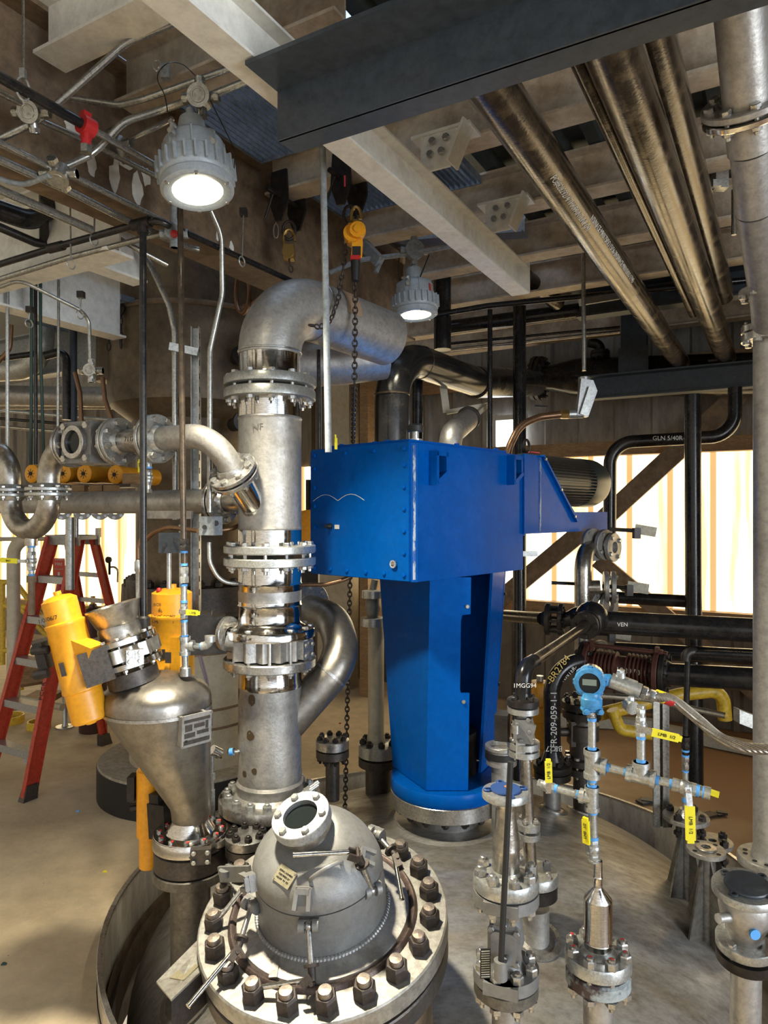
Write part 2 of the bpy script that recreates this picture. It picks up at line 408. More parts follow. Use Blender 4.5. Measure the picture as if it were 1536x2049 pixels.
struct('wall_back_over_window', corr(4.7, 5.25, 2.5, 3.75, WD+.02, .34), M['wall'])
struct('wall_back_far', corr(7.6, 13, 2.0, 3.75, WD+.02, .34), M['wall'])
struct('wall_back_lower', corr(-3, 4.7, -.02, 1.03, WD+.02, .34), M['wall'])
struct('wall_back_sill', corr(4.7, 12.9, -.02, .55, WD+.02, .34), M['wall'])
# roof deck with ribs that run along D
def roof():
    b = B(); s = -6.; pts = []
    while s < 1.32:
        pts += [(s, 0), (s+.075, 0), (s+.095, -.04), (s+.155, -.04)]; s += .175
    vs = []; fs = []
    for a, o in pts: vs += [SD(a, -2.2, 3.75+o), SD(a, 7.1, 3.75+o)]
    for i in range(len(pts)-1): fs.append((2*i, 2*i+2, 2*i+3, 2*i+1))
    struct('ceiling', b.add(vs, fs), M['deck'])
    b = B(); b.bar(SD(1.3, 2.4, 4.75), SD(13.5, 2.4, 4.75), 9.4, .02); struct('ceiling_upper', b, M['greyb'])
    b = B(); b.bar(SD(1.35, 2.65, 4.7), SD(2.35, 2.65, 4.7), 1.7, .01); struct('window_5', b, emis('skylight_sheet', (.55, .72, 1.), .9))
    b = B(); b.bar(SD(3.5, 3.4, 4.7), SD(4.8, 3.4, 4.7), 1.4, .01); struct('window_6', b, bpy.data.materials['skylight_sheet'])
    b = B(); b.bar(SD(1.31, -2.2, 4.25), SD(1.31, 7.1, 4.25), .02, 1.0); struct('wall_upper_step', b, M['wallg'])
    b = B(); b.bar(SD(1.3, 7.1, 4.25), SD(13.5, 7.1, 4.25), .02, 1.05); struct('wall_upper_back', b, M['wallg'])
roof()
# small bright window high in the back wall
t = T('window_4', None, None, PD(1006, 905, WD-.05)); t.o['kind'] = 'structure'
x0, x1 = PD(990, 838, WD-.05), PD(1046, 905, WD-.05)
sa, sb = x0.dot(L), x1.dot(L); zb, zt = x1.z, x0.z
b = B(); b.box(SD((sa+sb)/2, WD-.05, (zb+zt)/2), (abs(sa-sb), .02, zt-zb), L)
t.part('pane', b, emis('daylight_pane', (.92, .97, 1.), 3.2))
b = B()
for s_ in (sa, sb): b.box(SD(s_, WD-.07, (zb+zt)/2), (.05, .05, zt-zb+.08), L)
for z_ in (zb, zt): b.box(SD((sa+sb)/2, WD-.07, z_), (abs(sa-sb)+.1, .05, .05), L)
t.part('window_frame', b, mat('white_frame', (.6, .58, .52), .5))
# girts of the back wall, braces, a wide column
def girt(px0, px1, y, h=.14, m='wood', nm='', d=WD-.12):
    a, c = PD(px0, y, d), PD(px1, y, d); z = a.z
    b = B(); b.bar(V((a.x, a.y, z)), V((c.x, c.y, z)), .12, h)
    return b, m
for i, (s0, s1, z) in enumerate(((-2.5, 3.75, 2.55), (-2.5, 4.6, 1.0), (5.3, 7.5, 2.55), (7.6, 12.4, .5), (7.6, 12.4, 2.08), (-2.5, 4.6, 3.3))):
    b = B(); b.bar(SD(s0, WD-.12, z), SD(s1, WD-.12, z), .12, .13)
    struct('trim_%d' % (i+1), b, M['wood'])
def brace(x0, y0, x1, y1, w, lab, d=WD-.25):
    b = B(); b.bar(PD(x0, y0, d), PD(x1, y1, d), .05, w, D.cross(PD(x1, y1, d)-PD(x0, y0, d)))
    solo('diagonal_brace', b, M['rusty'], lab, 'brace')
brace(985, 1212, 1190, 1042, .17, 'brown diagonal wall brace rising past the blue motor shelf')
brace(1195, 1050, 1515, 755, .17, 'brown diagonal brace crossing behind the bent black pipe')
brace(1195, 1120, 1530, 1400, .15, 'brown diagonal brace falling to the right behind the maroon expansion joint')
b = B(); b.box(PD(742, 1000, WD-.5)*1, (.10, .3, 3.7), L); 
for v in b.v: v.z = 0 if v.z < 1.9 else 3.7
struct('wall_back_column', b, M['wood'])
b = B(); p = PD(676, 1000, WD-.4)
b.box(V((p.x, p.y, 1.85)), (.42, .2, 3.7), L); struct('wall_back_pier', b, M['insul'])
# roof beams across (along L)
for i, (d, s0, s1) in enumerate(((2.75, -3.5, 2.2), (3.46, -3.5, 2.2), (4.16, -3.5, 2.2), (4.86, -3.5, 2.2), (5.58, -4, 6), (6.3, -4, 6))):
    b = B(); b.ibeam(SD(s0, d, 3.5), SD(s1, d, 3.5), .205, .13)
    solo('roof_beam', b, M['cream'], ['cream roof beam carrying both hoist trolleys', 'second grimy roof beam behind the hoist trolleys, over the small lamp',
         'third roof beam back, above the loop of conduit', 'fourth roof beam back, crossing above the lower pipe rack', 'fifth roof beam back, near the rear wall', 'rearmost roof beam against the rear wall'][i], 'beam')
for i, (d, s0, s1) in enumerate(((1.53, .6, 2.2), (1.86, 1.2, 2.2))):
    b = B(); b.ibeam(SD(s0, d, 3.5), SD(s1, d, 3.5), .205, .125)
    solo('roof_beam', b, M['white' if i == 0 else 'cream'], ['broad white roof beam in the top left corner', 'brown edged roof beam above the near lamp'][i], 'beam')
# girder along D on the left, with flakes of white paint
t = T('main_girder', 'deep brown girder with peeling white paint behind the near lamp', 'girder', SD(2.3, 2.4, 3.13))
b = B(); b.ibeam(SD(2.3, .4, 3.13), SD(2.3, 4.3, 3.13), .56, .2, .016, .012); t.part('beam_body', b, M['rusty'])
random.seed(11)
for (d, z, w, h) in ((1.77, 3.27, .05, .08), (1.88, 3.28, .055, .16), (1.93, 3.36, .09, .07), (1.99, 3.26, .06, .15), (2.03, 3.34, .05, .08), (2.46, 3.25, .04, .07), (1.70, 3.38, .12, .05), (2.55, 3.22, .035, .05)):
    n = 11; poly = []
    for k in range(n):
        a = 2*PI*k/n; q = random.uniform(.6, 1.15); poly.append((w/2*q*math.cos(a), h/2*q*math.sin(a)))
    b = B(); b.prism(poly, SD(2.3-.0075, d, z), D, UP, .003); t.part('paint_flake', b, M['white'], label='flake of old white paint')
# white beam along D over the tank, with end plate and stiffener
t = T('white_beam', 'long white steel beam over the tank, resting on the grey channel', 'beam', SD(1.30, 2.2, 3.19))
b = B(); b.ibeam(SD(1.30, .2, 3.19), SD(1.30, 3.86, 3.19), .155, .10, .009, .007); t.part('beam_body', b, M['white'])
b = B(); b.box(SD(1.30, 3.865, 3.28), (.012, .104, .17), D); t.part('end_plate', b, M['white'])
b = B(); b.prism([(0, 0), (.13, 0), (0, .12)], SD(1.245, 1.70, 3.20), D, UP, .01); t.part('gusset', b, M['white'])
b = B(); b.box(SD(1.27, 1.86, 3.265), (.01, .05, .135), D); t.part('stiffener', b, M['greyb'])
def bracket(d, lab):
    t = T('beam_bracket', lab, 'bracket', SD(1.24, d, 3.36))
    b = B(); b.box(SD(1.20, d, 3.49), (.26, .12, .012), L); t.part('top_plate', b, M['white'])
    b = B(); b.prism([(-.10, .13), (.10, .13), (.03, -.02), (-.10, -.02)], SD(1.19, d-.05, 3.36), -L, UP, -.012); t.part('bolt_plate', b, M['white'])
    b = B(); b.bar(SD(1.15, d-.05, 3.34), SD(1.08, d-.05, 3.49), .01, .1, -D); t.part('web_stiffener', b, M['white'])
    for (a, z) in ((.04, 3.45), (-.02, 3.45), (-.0, 3.40), (.05, 3.40)):
        bolt_at(t, SD(1.19+a, d-.064, z), -D, .014, M['zinc'])
bracket(2.62, 'white bolted bracket hanging from the hoist beam to the white beam')
bracket(3.34, 'white bolted bracket nearer the far end of the white beam')
# grey channel that carries the pipe rack, near
t = T('pipe_support_beam', 'dark blue grey channel beam across the top of the view', 'beam', SD(.2, 1.62, 3.03))
b = B(); e0, e1 = 1.275, -2.6
b.bar(SD(e0, 1.62, 3.105), SD(e1, 1.62, 3.105), .012, .15); b.bar(SD(e0, 1.55, 3.177), SD(e1, 1.55, 3.177), .155, .012); b.bar(SD(e0, 1.66, 3.036), SD(e1, 1.66, 3.036), .08, .012)
t.part('beam_body', b, M['grey'])
b = B(); b.prism([(0, 0), (.12, .13), (0, .13)], SD(1.02, 1.67, 3.05), D, UP, .01); t.part('gusset', b, M['greyb'])
for i, (d, z, h, s0, s1, lab) in enumerate(((6.08, 2.90, .20, 1.42, -1.5, 'dark grey support beam under the far ends of the bare pipes'), (5.2, 3.36, .2, 1.3, -1.5, 'dark grey beam higher up behind the bare pipes'))):
    t = T('pipe_support_beam', lab, 'beam', SD(s0, d, z))
    b = B(); b.bar(SD(s0, d, z+h/2), SD(s1, d, z+h/2), .014, h); b.bar(SD(s0+.04, d-.05, z+h-.006), SD(s1, d-.05, z+h-.006), .12, .012); b.bar(SD(s0, d-.05, z+.006), SD(s1, d-.05, z+.006), .12, .012)
    t.part('beam_body', b, M['grey'])
t = T('hanger_column', 'dark grey steel hanger column dropping to the rack beam', 'column', PD(1267, 760, 6.05))
p = PD(1267, 760, 6.16); b = B(); b.box(V((p.x, p.y, 3.35)), (.2, .02, .8), L); b.box(V((p.x, p.y, 3.35))+D*.1, (.2, .02, .8), L); b.box(V((p.x, p.y, 3.35))+D*.05, (.02, .1, .8), L)
t.part('column_body', b, M['grey'])
b = B(); b.box(V((p.x, p.y, 3.16))-D*.012, (.24, .012, .36), L); t.part('splice_plate', b, M['grey'])
# beams on the left, mezzanine
def lbeam(d, s0, s1, z, h, w, lab, m='greyb'):
    b = B(); b.ibeam(SD(s0, d, z), SD(s1, d, z), h, w); solo('platform_beam', b, M[m], lab, 'beam')
lbeam(2.0, 2.41, 5.5, 3.03, .36, .14, 'white platform beam with conduits along it, left of the girder', 'white')
lbeam(3.42, 3.4, 6.5, 3.0, .34, .12, 'grey platform beam with sunlit stripes beyond the first platform beam', 'greyb')
b = B(); b.ibeam(SD(3.5, 1.2, 3.0), SD(3.5, 2.9, 3.0), .36, .12); solo('platform_beam', b, M['white'], 'white edged platform beam running back to the brown column', 'beam')
b = B(); b.ibeam(SD(2.70, 2.08, 3.05), SD(2.70, 2.36, 3.05), .3, .1); solo('platform_beam', b, M['white'], 'short white platform beam beside the girder', 'beam')
def grating(c0, c1, z, lab, along):
    t = T('floor_grating', lab, 'grating', SD((c0[0]+c1[0])/2, (c0[1]+c1[1])/2, z)); b = B()
    if along == 'D':
        s = c0[0]
        while s < c1[0]: b.bar(SD(s, c0[1], z), SD(s, c1[1], z), .006, .03); s += .03
    else:
        d = c0[1]
        while d < c1[1]: b.bar(SD(c0[0], d, z), SD(c1[0], d, z), .006, .03); d += .03
    t.part('bearing_bars', b, M['grate'])
    b = B()
    for s in (c0[0], c1[0]): b.bar(SD(s, c0[1], z), SD(s, c1[1], z), .008, .036)
    for d in (c0[1], c1[1]): b.bar(SD(c0[0], d, z), SD(c1[0], d, z), .008, .036)
    t.part('edge_band', b, M['grate'])
grating((1.35, 1.98), (2.2, 2.66), 3.66, 'blue grey bar grating above the near lamp', 'D')
grating((1.35, 2.85), (2.2, 3.38), 3.66, 'blue grey bar grating between the two hoist beams', 'D')
grating((2.5, 1.5), (3.4, 1.9), 3.5, 'dark bar grating above the left conduits', 'L')
grating((3.6, 3.0), (4.6, 3.9), 3.3, 'blue lit bar grating beside the brown column', 'L')
# pit rim and tank
t = T('pit_rim', 'round steel curb plate lining the floor pit around the tank', 'curb', TC)
b = B(); b.ring(TC-UP*.55, UP, TR+.008, TR-.004, .64, 96, .001); t.part('curb_plate', b, M['curb'])
b = B(); b.ring(TC+UP*.092, UP, TR+.012, TR-.010, .012, 96, .002); t.part('top_edge', b, M['fl'], label='bare ground top edge')
b = B(); b.lathe(TC-UP*.30, UP, [(TR-.02, 0), (TR-.02, .16)], 40, (-3.6, -1.4)); b.lathe(TC-UP*.30, UP, [(TR-.06, 0), (TR-.06, .16)], 40, (-3.6, -1.4))
t.part('support_ledge', b, M['rusty'])
TA, TH, TZ = 1.49, .72, -.30
def dome_z(x, y):
    r = math.hypot(x-TC.x, y-TC.y); return TZ+TH*math.sqrt(max(0, 1-(r/TA)**2))
tank = T('tank', 'large round tank with domed steel head set in the floor pit', 'tank', TC)
b = B(); b.lathe(TC, UP, [(TA, -1.2)]+[(max(1e-6, TA*math.cos(a*PI/2/28)), TZ+TH*math.sin(a*PI/2/28)) for a in range(29)], 96)
tank.part('tank_head', b, M['dome'])
b = B()
b.bar(SD(-2.6, 2.4, 1.87), SD(-2.6, 7.1, 1.87), .03, 3.75); struct('wall_right', b, M['wall'])
# ---------------------------------------------------------------- agitator
AC = V((.31, 3.5, 0))
BA = V((.6626, .7490, 0)); BB = V((-.7490, .6626, 0)); C0 = V((.1307, 3.0, 0))
Z0, Z1 = 1.648, 2.248; LA, LB = .905, .64
ag = T('agitator_drive', 'big blue enamelled mixer gearbox with motor on a tapered stand over the tank', 'machine', AC)
def bx(u, v, z): return C0+BA*u+BB*v+UP*z
b = B()
bev = .02
lo = [bx(bev, 0, Z0), bx(LA, 0, Z0), bx(LA, LB, Z0), bx(0, LB, Z0), bx(0, bev, Z0)]
b.hexa(lo, [p+UP*(Z1-Z0) for p in lo]); gear = ag.part('gearbox_housing', b, M['blue'])
b = B(); b.bar(bx(LA, .02, Z0+.02), bx(LA, .02, Z1), .03, .03); ag.part('rear_corner_strip', b, M['blue'])
b = B()   # bolted front cover plate
pl = [(.02, 0), (LB-.005, 0), (LB, .02), (LB, .585), (LB-.005, .6), (.02, .6)]
b.prism([(a, z+.004) for a, z in pl], bx(0, 0, Z0)-BA*.0145, BB, UP, .014); cover = ag.part('cover_plate', b, M['blue'])
for (v, z) in [(.045, z) for z in (.03, .125, .22, .315, .41, .505, .575)]+[(LB-.03, z) for z in (.03, .14, .23, .33, .42, .51, .575)]+[(v, .03) for v in (.16, .27, .39, .50)]+[(v, .575) for v in (.22, .40)]:
    bolt_at(ag, bx(-.015, v, Z0+z), -BA, .0095, M['blue'], parent=cover, name='cover_bolt')
b = B(); b.lathe(bx(-.015, .10, Z0+.075), -BA, [(.018, 0), (.018, .012), (.011, .012), (.011, .002)], 16); ag.part('drain_plug', b, M['chrome'], cover)
b = B(); b.lathe(bx(-.015, .50, Z0+.235), -BA, [(.014, 0), (.014, .01), (.008, .02), (.008, .03)], 12); ag.part('oil_plug', b, M['blacks'], cover)
b = B(); b.box(bx(-.017, .455, Z0+.232), (.03, .002, .02), BB); ag.part('small_label', b, M['whitet'], cover)
b = B()  # bent scratch lines in the paint
for i in range(12):
    a0, a1 = i/12, (i+1)/12
    f = lambda a: bx(-.0155, .62-.34*a, Z0+.355+.03*math.sin(PI*((a*2) % 1.0)))
    b.bar(f(a0), f(a1), .002, .0015, BA)
ag.part('scratch_mark', b, M['whitet'], cover)
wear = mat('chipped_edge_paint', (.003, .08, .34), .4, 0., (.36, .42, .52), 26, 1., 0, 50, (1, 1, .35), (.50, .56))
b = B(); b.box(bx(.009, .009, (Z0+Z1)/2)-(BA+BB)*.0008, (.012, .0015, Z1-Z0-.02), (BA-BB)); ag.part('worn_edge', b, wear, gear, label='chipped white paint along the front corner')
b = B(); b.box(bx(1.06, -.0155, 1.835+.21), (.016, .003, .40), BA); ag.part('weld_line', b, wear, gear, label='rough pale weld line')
b = B(); b.box(bx(LA/2, LB/2, Z1+.012), (LA-.1, LB-.14, .024), BA); top = ag.part('top_plate', b, M['blue'])
for (u, v) in ((.1, .24), (.1, LB-.1), (.45, .1), (.8, .1), (.8, LB-.1), (.12, .34)):
    bolt_at(ag, bx(u, v, Z1+.024), UP, .013, M['blue'], parent=top)
b = B(); b.lathe(bx(.13, .10, Z1+.02), UP, [(.03, 0), (.03, .012), (.016, .014), (.016, .05)], 12); ag.part('breather_neck', b, M['galv'], top)
b = B(); b.lathe(bx(.13, .10, Z1+.065), UP, [(.036, 0), (.038, .006), (.038, .026), (.030, .034), (.0001, .036)], 20); ag.part('breather_cap', b, M['rubber'], top, label='black breather cap')
def lug(u, z, w=.085, h=.15):
    b = B(); o = [(0, 0), (.055, .0), (.055, h*.65), (.0, h)]
    c = bx(u, -.001, Z0+z)
    for du in (0, w):  # two plates and a bridging bar make the eye
        b.prism([(0, 0), (.012, 0), (.012, h), (0, h)], c+BA*du-BB*.05, BA, UP, .0)
    b = B()
    b.box(c+BA*.008-BB*.022+UP*h/2, (.016, .044, h), BA)
    b.box(c+BA*w*.5-BB*.022+UP*(h-.012), (w, .044, .02), BA)
    b.bar(c+BA*.01-BB*.036+UP*.012, c+BA*w-BB*.036+UP*h*.4, .02, .02)
    b.box(c+BA*(w-.008)-BB*.022+UP*h*.66, (.016, .044, h*.66), BA)
    ag.part('lifting_lug', b, M['blue'], gear)
    b = B(); b.box(c+BA*w*.5-BB*.002+UP*h*.6, (w*.6, .004, h*.5), BA); ag.part('lug_slot', b, M['dark'], gear)
lug(.10, .42); lug(.745, .44)
# motor bracket: side plate, shelf, brace bar
zb = 1.835
b = B()
b.prism([(LA-.01, 0), (1.92, 0), (1.92, .115), (1.47, .115), (1.08, .42), (LA-.01, .42)], bx(0, 0, zb), BA, UP, .014)
b.prism([(LA-.01, 0), (1.92, 0), (1.92, .115), (1.47, .115), (1.08, .42), (LA-.01, .42)], bx(0, .44, zb), BA, UP, .014)
b.box(bx(1.41, .22, zb+.105), (1.02, .46, .02), BA); b.box(bx(LA+.01, .3, zb+.2), (.02, .6, .42), BA)
br = ag.part('motor_bracket', b, M['blue'])
b = B(); b.bar(bx(1.07, -.02, zb+.42), bx(1.47, -.02, zb+.06), .012, .03, BB); ag.part('brace_bar', b, M['blue'], br)
for q in (.05, .5, .92): bolt_at(ag, bx(1.07+.4*q, -.03, zb+.42-.36*q), -BB, .009, M['zinc'], parent=br)
b = B(); mc = bx(1.22, .19, 2.14)
b.lathe(mc, BA, [(.06, 0), (.15, 0), (.152, .03), (.135, .04), (.135, .62), (.135, .68)], 36)
mot = ag.part('motor', b, mat('motor_dark_green', (.025, .035, .034), .35, 0., (.04, .05, .05), 20, .5), label='dark green finned electric motor')
u_, v_, w_ = frame(BA); b = B()
for k in range(48):
    a = 2*PI*k/48; d = u_*math.cos(a)+v_*math.sin(a); c = mc+d*.143+BA*.36
    b.box(c, (.6, .004, .024), BA, d)
ag.part('cooling_fins', b, M['iron'], mot)
b = B(); b.lathe(mc+BA*.66, BA, [(.156, 0), (.158, .02), (.158, .18), (.15, .22), (.10, .245), (.0001, .25)], 36); ag.part('fan_cowl', b, bpy.data.materials['motor_dark_green'], mot)
b = B(); b.tube([mc+UP*.15+BA*.05+BA*(.03*math.cos(a))+UP*(.045+.035*math.sin(a)) for a in [2*PI*i/16 for i in range(17)]], .008, 8); ag.part('lifting_eye', b, M['blacks'], mot)
b = B(); b.box(mc+BA*.10-BB*.02+UP*.158, (.09, .03, .006), BA, (UP+BA*.4)); ag.part('warning_tag', b, mat('pink_tag', (.75, .06, .10), .5), mot)
# pedestal: folded plates that taper downwards
zt, zq = Z0, .645
def ped(a, bq, h):    # interpolate a plan point between bottom and top
    return AC+V((a[0]*h+bq[0]*(1-h), a[1]*h+bq[1]*(1-h), zq+(zt-zq)*h))
t0, b0 = (-.335, .12), (-.265, .09); t1, b1 = (-.098, -.27), (-.113, -.22); t2, b2 = (.092, -.27), (.084, -.22)
t3, b3 = (.235, .0), (.175, .0); t4, b4 = (.335, .2), (.262, .16); t5, b5 = (.06, .34), (.05, .26); t6, b6 = (-.25, .28), (-.2, .22)
def plate(b, A, Bq, poly, th=.014):
    (ta, ba), (tb, bb) = A, Bq
    pt = lambda x, h: ped(ta, ba, h).lerp(ped(tb, bb, h), x)
    n = (pt(1, .5)-pt(0, .5)).cross(UP).normalized()
    lo = [pt(x, h) for x, h in poly]
    b.hexa(lo, [p-n*th for p in lo])
full = [(0, 0), (1, 0), (1, 1), (0, 1)]
b = B(); plate(b, (t0, b0), (t1, b1), full)
notch = [(0, 0), (1, 0), (1, .46), (.80, .46), (.77, .475), (.77, .80), (.8, .825), (1, .83), (1, 1), (0, 1)]
plate(b, (t1, b1), (t2, b2), notch); plate(b, (t6, b6), (t0, b0), full)
pd = ag.part('pedestal', b, M['blue'])
b = B(); plate(b, (t3, b3), (t4, b4), [(.0, 0), (1, 0), (1, .5), (.9, .52), (.9, 1), (0, 1)]); plate(b, (t4, b4), (t5, b5), full); plate(b, (t5, b5), (t6, b6), full); ag.part('rear_stand_plate', b, M['blue'])
for x, h in ((.92, .865), (.86, .42)):
    p = ped(t1, b1, h).lerp(ped(t2, b2, h), x); bolt_at(ag, p-V((0, .002, 0)), V((0, -1, 0)), .009, M['zinc'], parent=pd)
for h in (.87, .40): bolt_at(ag, ped(t4, b4, h), V((.8, -.4, 0)), .009, M['blacks'], parent=pd)
b = B()
p = ped(t0, b0, .33).lerp(ped(t1, b1, .33), .52); n = (ped(t1, b1, .3)-ped(t0, b0, .3)).normalized(); o = n.cross(UP)*.0015
b.bar(p-n*.045+o+UP*.008, p+n*.045+o-UP*.008, .003, .003); b.bar(p-UP*.025+o, p+UP*.025+o, .003, .003)
ag.part('marker_cross', b, M['blackt'], pd)
b = B(); b.cyl(AC+V((.02, .05, .62)), AC+V((.02, .05, 1.65)), .06); b.cyl(AC+V((.02, .05, .64)), AC+V((.02, .05, .85)), .14); ag.part('shaft_coupling', b, M['blacks'])
b = B(); b.lathe(AC+UP*.575, UP, [(.05, 0), (.273, 0), (.276, .004), (.276, .060), (.272, .066), (.05, .066)], 56); ag.part('blue_flange', b, M['blue'])
b = B(); b.lathe(AC+UP*.50, UP, [(.12, 0), (.272, 0), (.276, .004), (.276, .070), (.272, .074), (.12, .074)], 56); ag.part('steel_flange', b, M['fl'])
bolts(ag, AC+UP*.50, -UP, .235, 16, .021, M['blacks'], 0, .1, 'nut')
b = B()
b.lathe(AC, UP, [(.175, .5), (.165, .46), (.165, .40), (.20, .36), (.26, dome_z(AC.x+.26, AC.y)+.012), (.30, dome_z(AC.x+.3, AC.y)-.004)], 48)
tank.part('centre_nozzle', b, M['dome'])
b = B(); bx_ = V((.58, 3.05, 0)); 
b.bar(V((.50, 3.02, dome_z(.50, 3.02)+.012)), V((.66, 3.2, dome_z(.66, 3.2)+.012)), .05, .012); tank.part('lifting_pad', b, M['fl'])
# ---------------------------------------------------------------- main stainless riser
SX, SY = 540, 3.08
SC = P(SX, 1000, SY)
def sz(y): return V((SC.x, SC.y, ZY(y, SY)))
px = SY/F
R0 = 62.5*px
low = T('lower_riser_spool', 'thick stainless riser bottom section with side branch, bolted to the tank', 'pipe', sz(1620))
b = B(); vl(b, SX, SY, [(1600, 66), (1588, 74), (1580, 66), (1568, 65), (1562, 67), (1556, 63), (1545, 64), (1535, 62.5), (1395, 62.5), (1372, 62.5)], 48); low.part('pipe_body', b, M['dull'])
b = B(); vl(b, SX, SY, [(1372, 62.6), (1366, 64), (1360, 62.8), (1330, 62.8)], 48); low.part('polished_pup', b, M['shiny'], label='polished pipe end')
b = B(); vl(b, SX, SY, [(1612, 70), (1612, 98), (1609, 101), (1591, 101), (1588, 99), (1588, 70)], 48); low.part('flange', b, M['fl'])
bolts(low, sz(1588), UP, 84*px, 16, .021, M['galv'], 0, .1, 'nut', name='stud_nut')
b = B(); vl(b, SX, SY, [(1332, 62), (1332, 90), (1330, 92), (1316, 92), (1314, 90), (1314, 62)], 48); low.part('flange', b, M['fl'])
br_ = fillet([P(548, 1478, SY), P(690, 1318, SY+.10), P(668, 1240, SY+.30), P(618, 1222, SY+.42)], .2, 10)
b = B(); b.tube(br_, .082, 28); low.part('branch_pipe', b, M['hopper'])
b = B(); b.tube([br_[2]+(br_[1]-br_[0])*0, br_[2]+(br_[2]-br_[1]).normalized()*.012], .0845, 28); low.part('branch_weld', b, M['fl'])
flange(low, br_[-1], (br_[-1]-br_[-2]), .14, .022, .08, M['fl'], 0)
bolts(low, br_[-1]-(br_[-1]-br_[-2]).normalized()*.0, -(br_[-1]-br_[-2]), .118, 8, .012, M['zinc'])
random.seed(5)
for (y, a, w, h) in ((1386, -2.0, .018, .05), (1455, -2.05, .022, .045), (1522, -1.9, .014, .03), (1380, -2.75, .014, .06), (1450, -2.85, .018, .05), (1532, -2.3, .015, .03)):  # water stains, their own shape
    b = B(); n = 12; vs = []
    for k in range(n):
        q = 2*PI*k/n; aa = a+w/R0*math.cos(q)*random.uniform(.8, 1.1); zz = ZY(y, SY)+h*.5*math.sin(q)*random.uniform(.85, 1.1)
        vs.append(V((SC.x+math.cos(aa)*(R0+.0008), SC.y+math.sin(aa)*(R0+.0008), zz)))
    b.add(vs, [list(range(n))]); low.part('water_stain', b, mat('brown_stain', (.13, .09, .05), .4, .5) if 'brown_stain' not in bpy.data.materials else bpy.data.materials['brown_stain'])
b = B(); vl(b, SX, SY, [(1700, 80), (1660, 62), (1640, 62), (1637, 90), (1634, 99), (1616, 99), (1613, 90)], 40); tank.part('riser_nozzle', b, M['iron'])
b = B(); q = sz(1590)+V((.17, -.12, .03))
for k in (0, 1):
    o = V((.0, -.028, .0))*k
    b.cyl(q+V((-.06, -.04, .0))+o, q+V((.05, .04, .055))+o, .011); b.cyl(q+V((.0, .0, .028))+o, q+V((.018, .014, .037))+o, .017, None, 6); b.cyl(q+V((-.065, -.044, -.003))+o, q+V((-.035, -.022, .012))+o, .015, None, 12)
solo('sprung_coupling', b, M['galv'], 'pair of loose shiny couplings lying on the riser base flange', 'coupling')
val = T('butterfly_valve', 'scalloped wafer valve with orange actuator in the stainless riser', 'valve', sz(1314))
b = B(); n = 16; lo = []; prof = []
for k in range(n*6):
    a = 2*PI*k/(n*6); r = (80+5.5*math.cos(n*a))*px; prof.append((r*math.cos(a), r*math.sin(a)))
b.prism(prof, sz(1311), V((1, 0, 0)), V((0, 1, 0)), 38*px); body = val.part('valve_body', b, M['dull'])
b = B(); c = sz(1292)+V((.166, -.088, 0)); ax = V((.88, -.47, 0)).normalized()
b.box(c+V((.0, .005, 0)), (.075, .03, .075), ax.cross(UP)); val.part('bearing_cover', b, M['fl'], body)
for i in (-1, 1):
    for j in (-1, 1): bolt_at(val, c+ax*.018+ax.cross(UP)*.024*i+UP*.022*j, ax, .009, M['zinc'], parent=body)
mid = T('middle_riser_spool', 'short polished riser section between the scalloped valve and the upper flange pair', 'pipe', sz(1272))
b = B(); vl(b, SX, SY, [(1272, 62), (1272, 90), (1270, 92), (1257, 92), (1254, 90), (1252, 78), (1246, 66), (1240, 62.5), (1212, 62.5), (1209, 64), (1206, 62.5), (1170, 62.5), (1167, 64), (1164, 62.5), (1130, 62.5)], 48); mid.part('pipe_body', b, M['shiny'])
b = B(); vl(b, SX, SY, [(1201, 62.7), (1180, 62.7)], 48); mid.part('grey_band', b, M['dull'], label='dull grey band round the pipe')
b = B(); vl(b, SX, SY, [(1131, 62), (1131, 88), (1129, 91), (1116, 91), (1114, 89), (1114, 62)], 48); mid.part('flange', b, M['galv'])
bolts(mid, sz(1256), UP, 79*px, 12, .0155, M['zinc'], 76*px, .15)
upr = T('upper_riser_spool', 'long stainless riser section with slanted inlet branch, above the middle flanges', 'pipe', sz(1106))
b = B(); vl(b, SX, SY, [(1106, 62), (1106, 89), (1104, 91), (1092, 91), (1090, 89), (1090, 62)], 48); upr.part('flange', b, M['galv'])
bolts(upr, sz(1090), UP, 79*px, 12, .0165, M['zinc'], 41*px, .05)
b = B(); vl(b, SX, SY, [(1092, 62.5), (1060, 62.5), (1057, 64), (1052, 62.5), (845, 62.5), (842, 62.5), (839, 64), (836, 62.5), (800, 62.5)], 48); upr.part('pipe_body', b, M['dull'])
for rows in ([(1090, 62.8), (1060, 62.8)], [(836, 62.8), (802, 62.8)]):
    b = B(); vl(b, SX, SY, rows, 48); upr.part('polished_pup', b, M['shiny'], label='polished pipe end')
b = B(); vl(b, SX, SY, [(802, 62), (802, 88), (800, 91), (785, 91), (782, 89), (782, 62)], 48); upr.part('flange', b, M['galv'])
lettering(upr, 'NF', .04, sz(862)+V((-.03, -R0, 0)), V((1, 0, 0)), UP, M['soot'])
elb = T('elbow_spool', 'large stainless elbow at the top of the riser turning towards the back', 'pipe', sz(775))
b = B(); vl(b, SX, SY, [(776, 62), (776, 88), (774, 91), (760, 91), (757, 89), (757, 62)], 48); elb.part('flange', b, M['galv'])
bolts(elb, sz(757), UP, 79*px, 12, .0165, M['zinc'], 45*px, .2)
b = B(); vl(b, SX, SY, [(757, 64), (748, 61), (710, 61)], 48); elb.part('polished_pup', b, M['shiny'])
ep = [sz(712), sz(592), P(775, 678, 3.62)]
b = B(); b.tube(fillet(ep, .30, 16), R0, 40); elb.part('elbow_pipe', b, M['dull'])
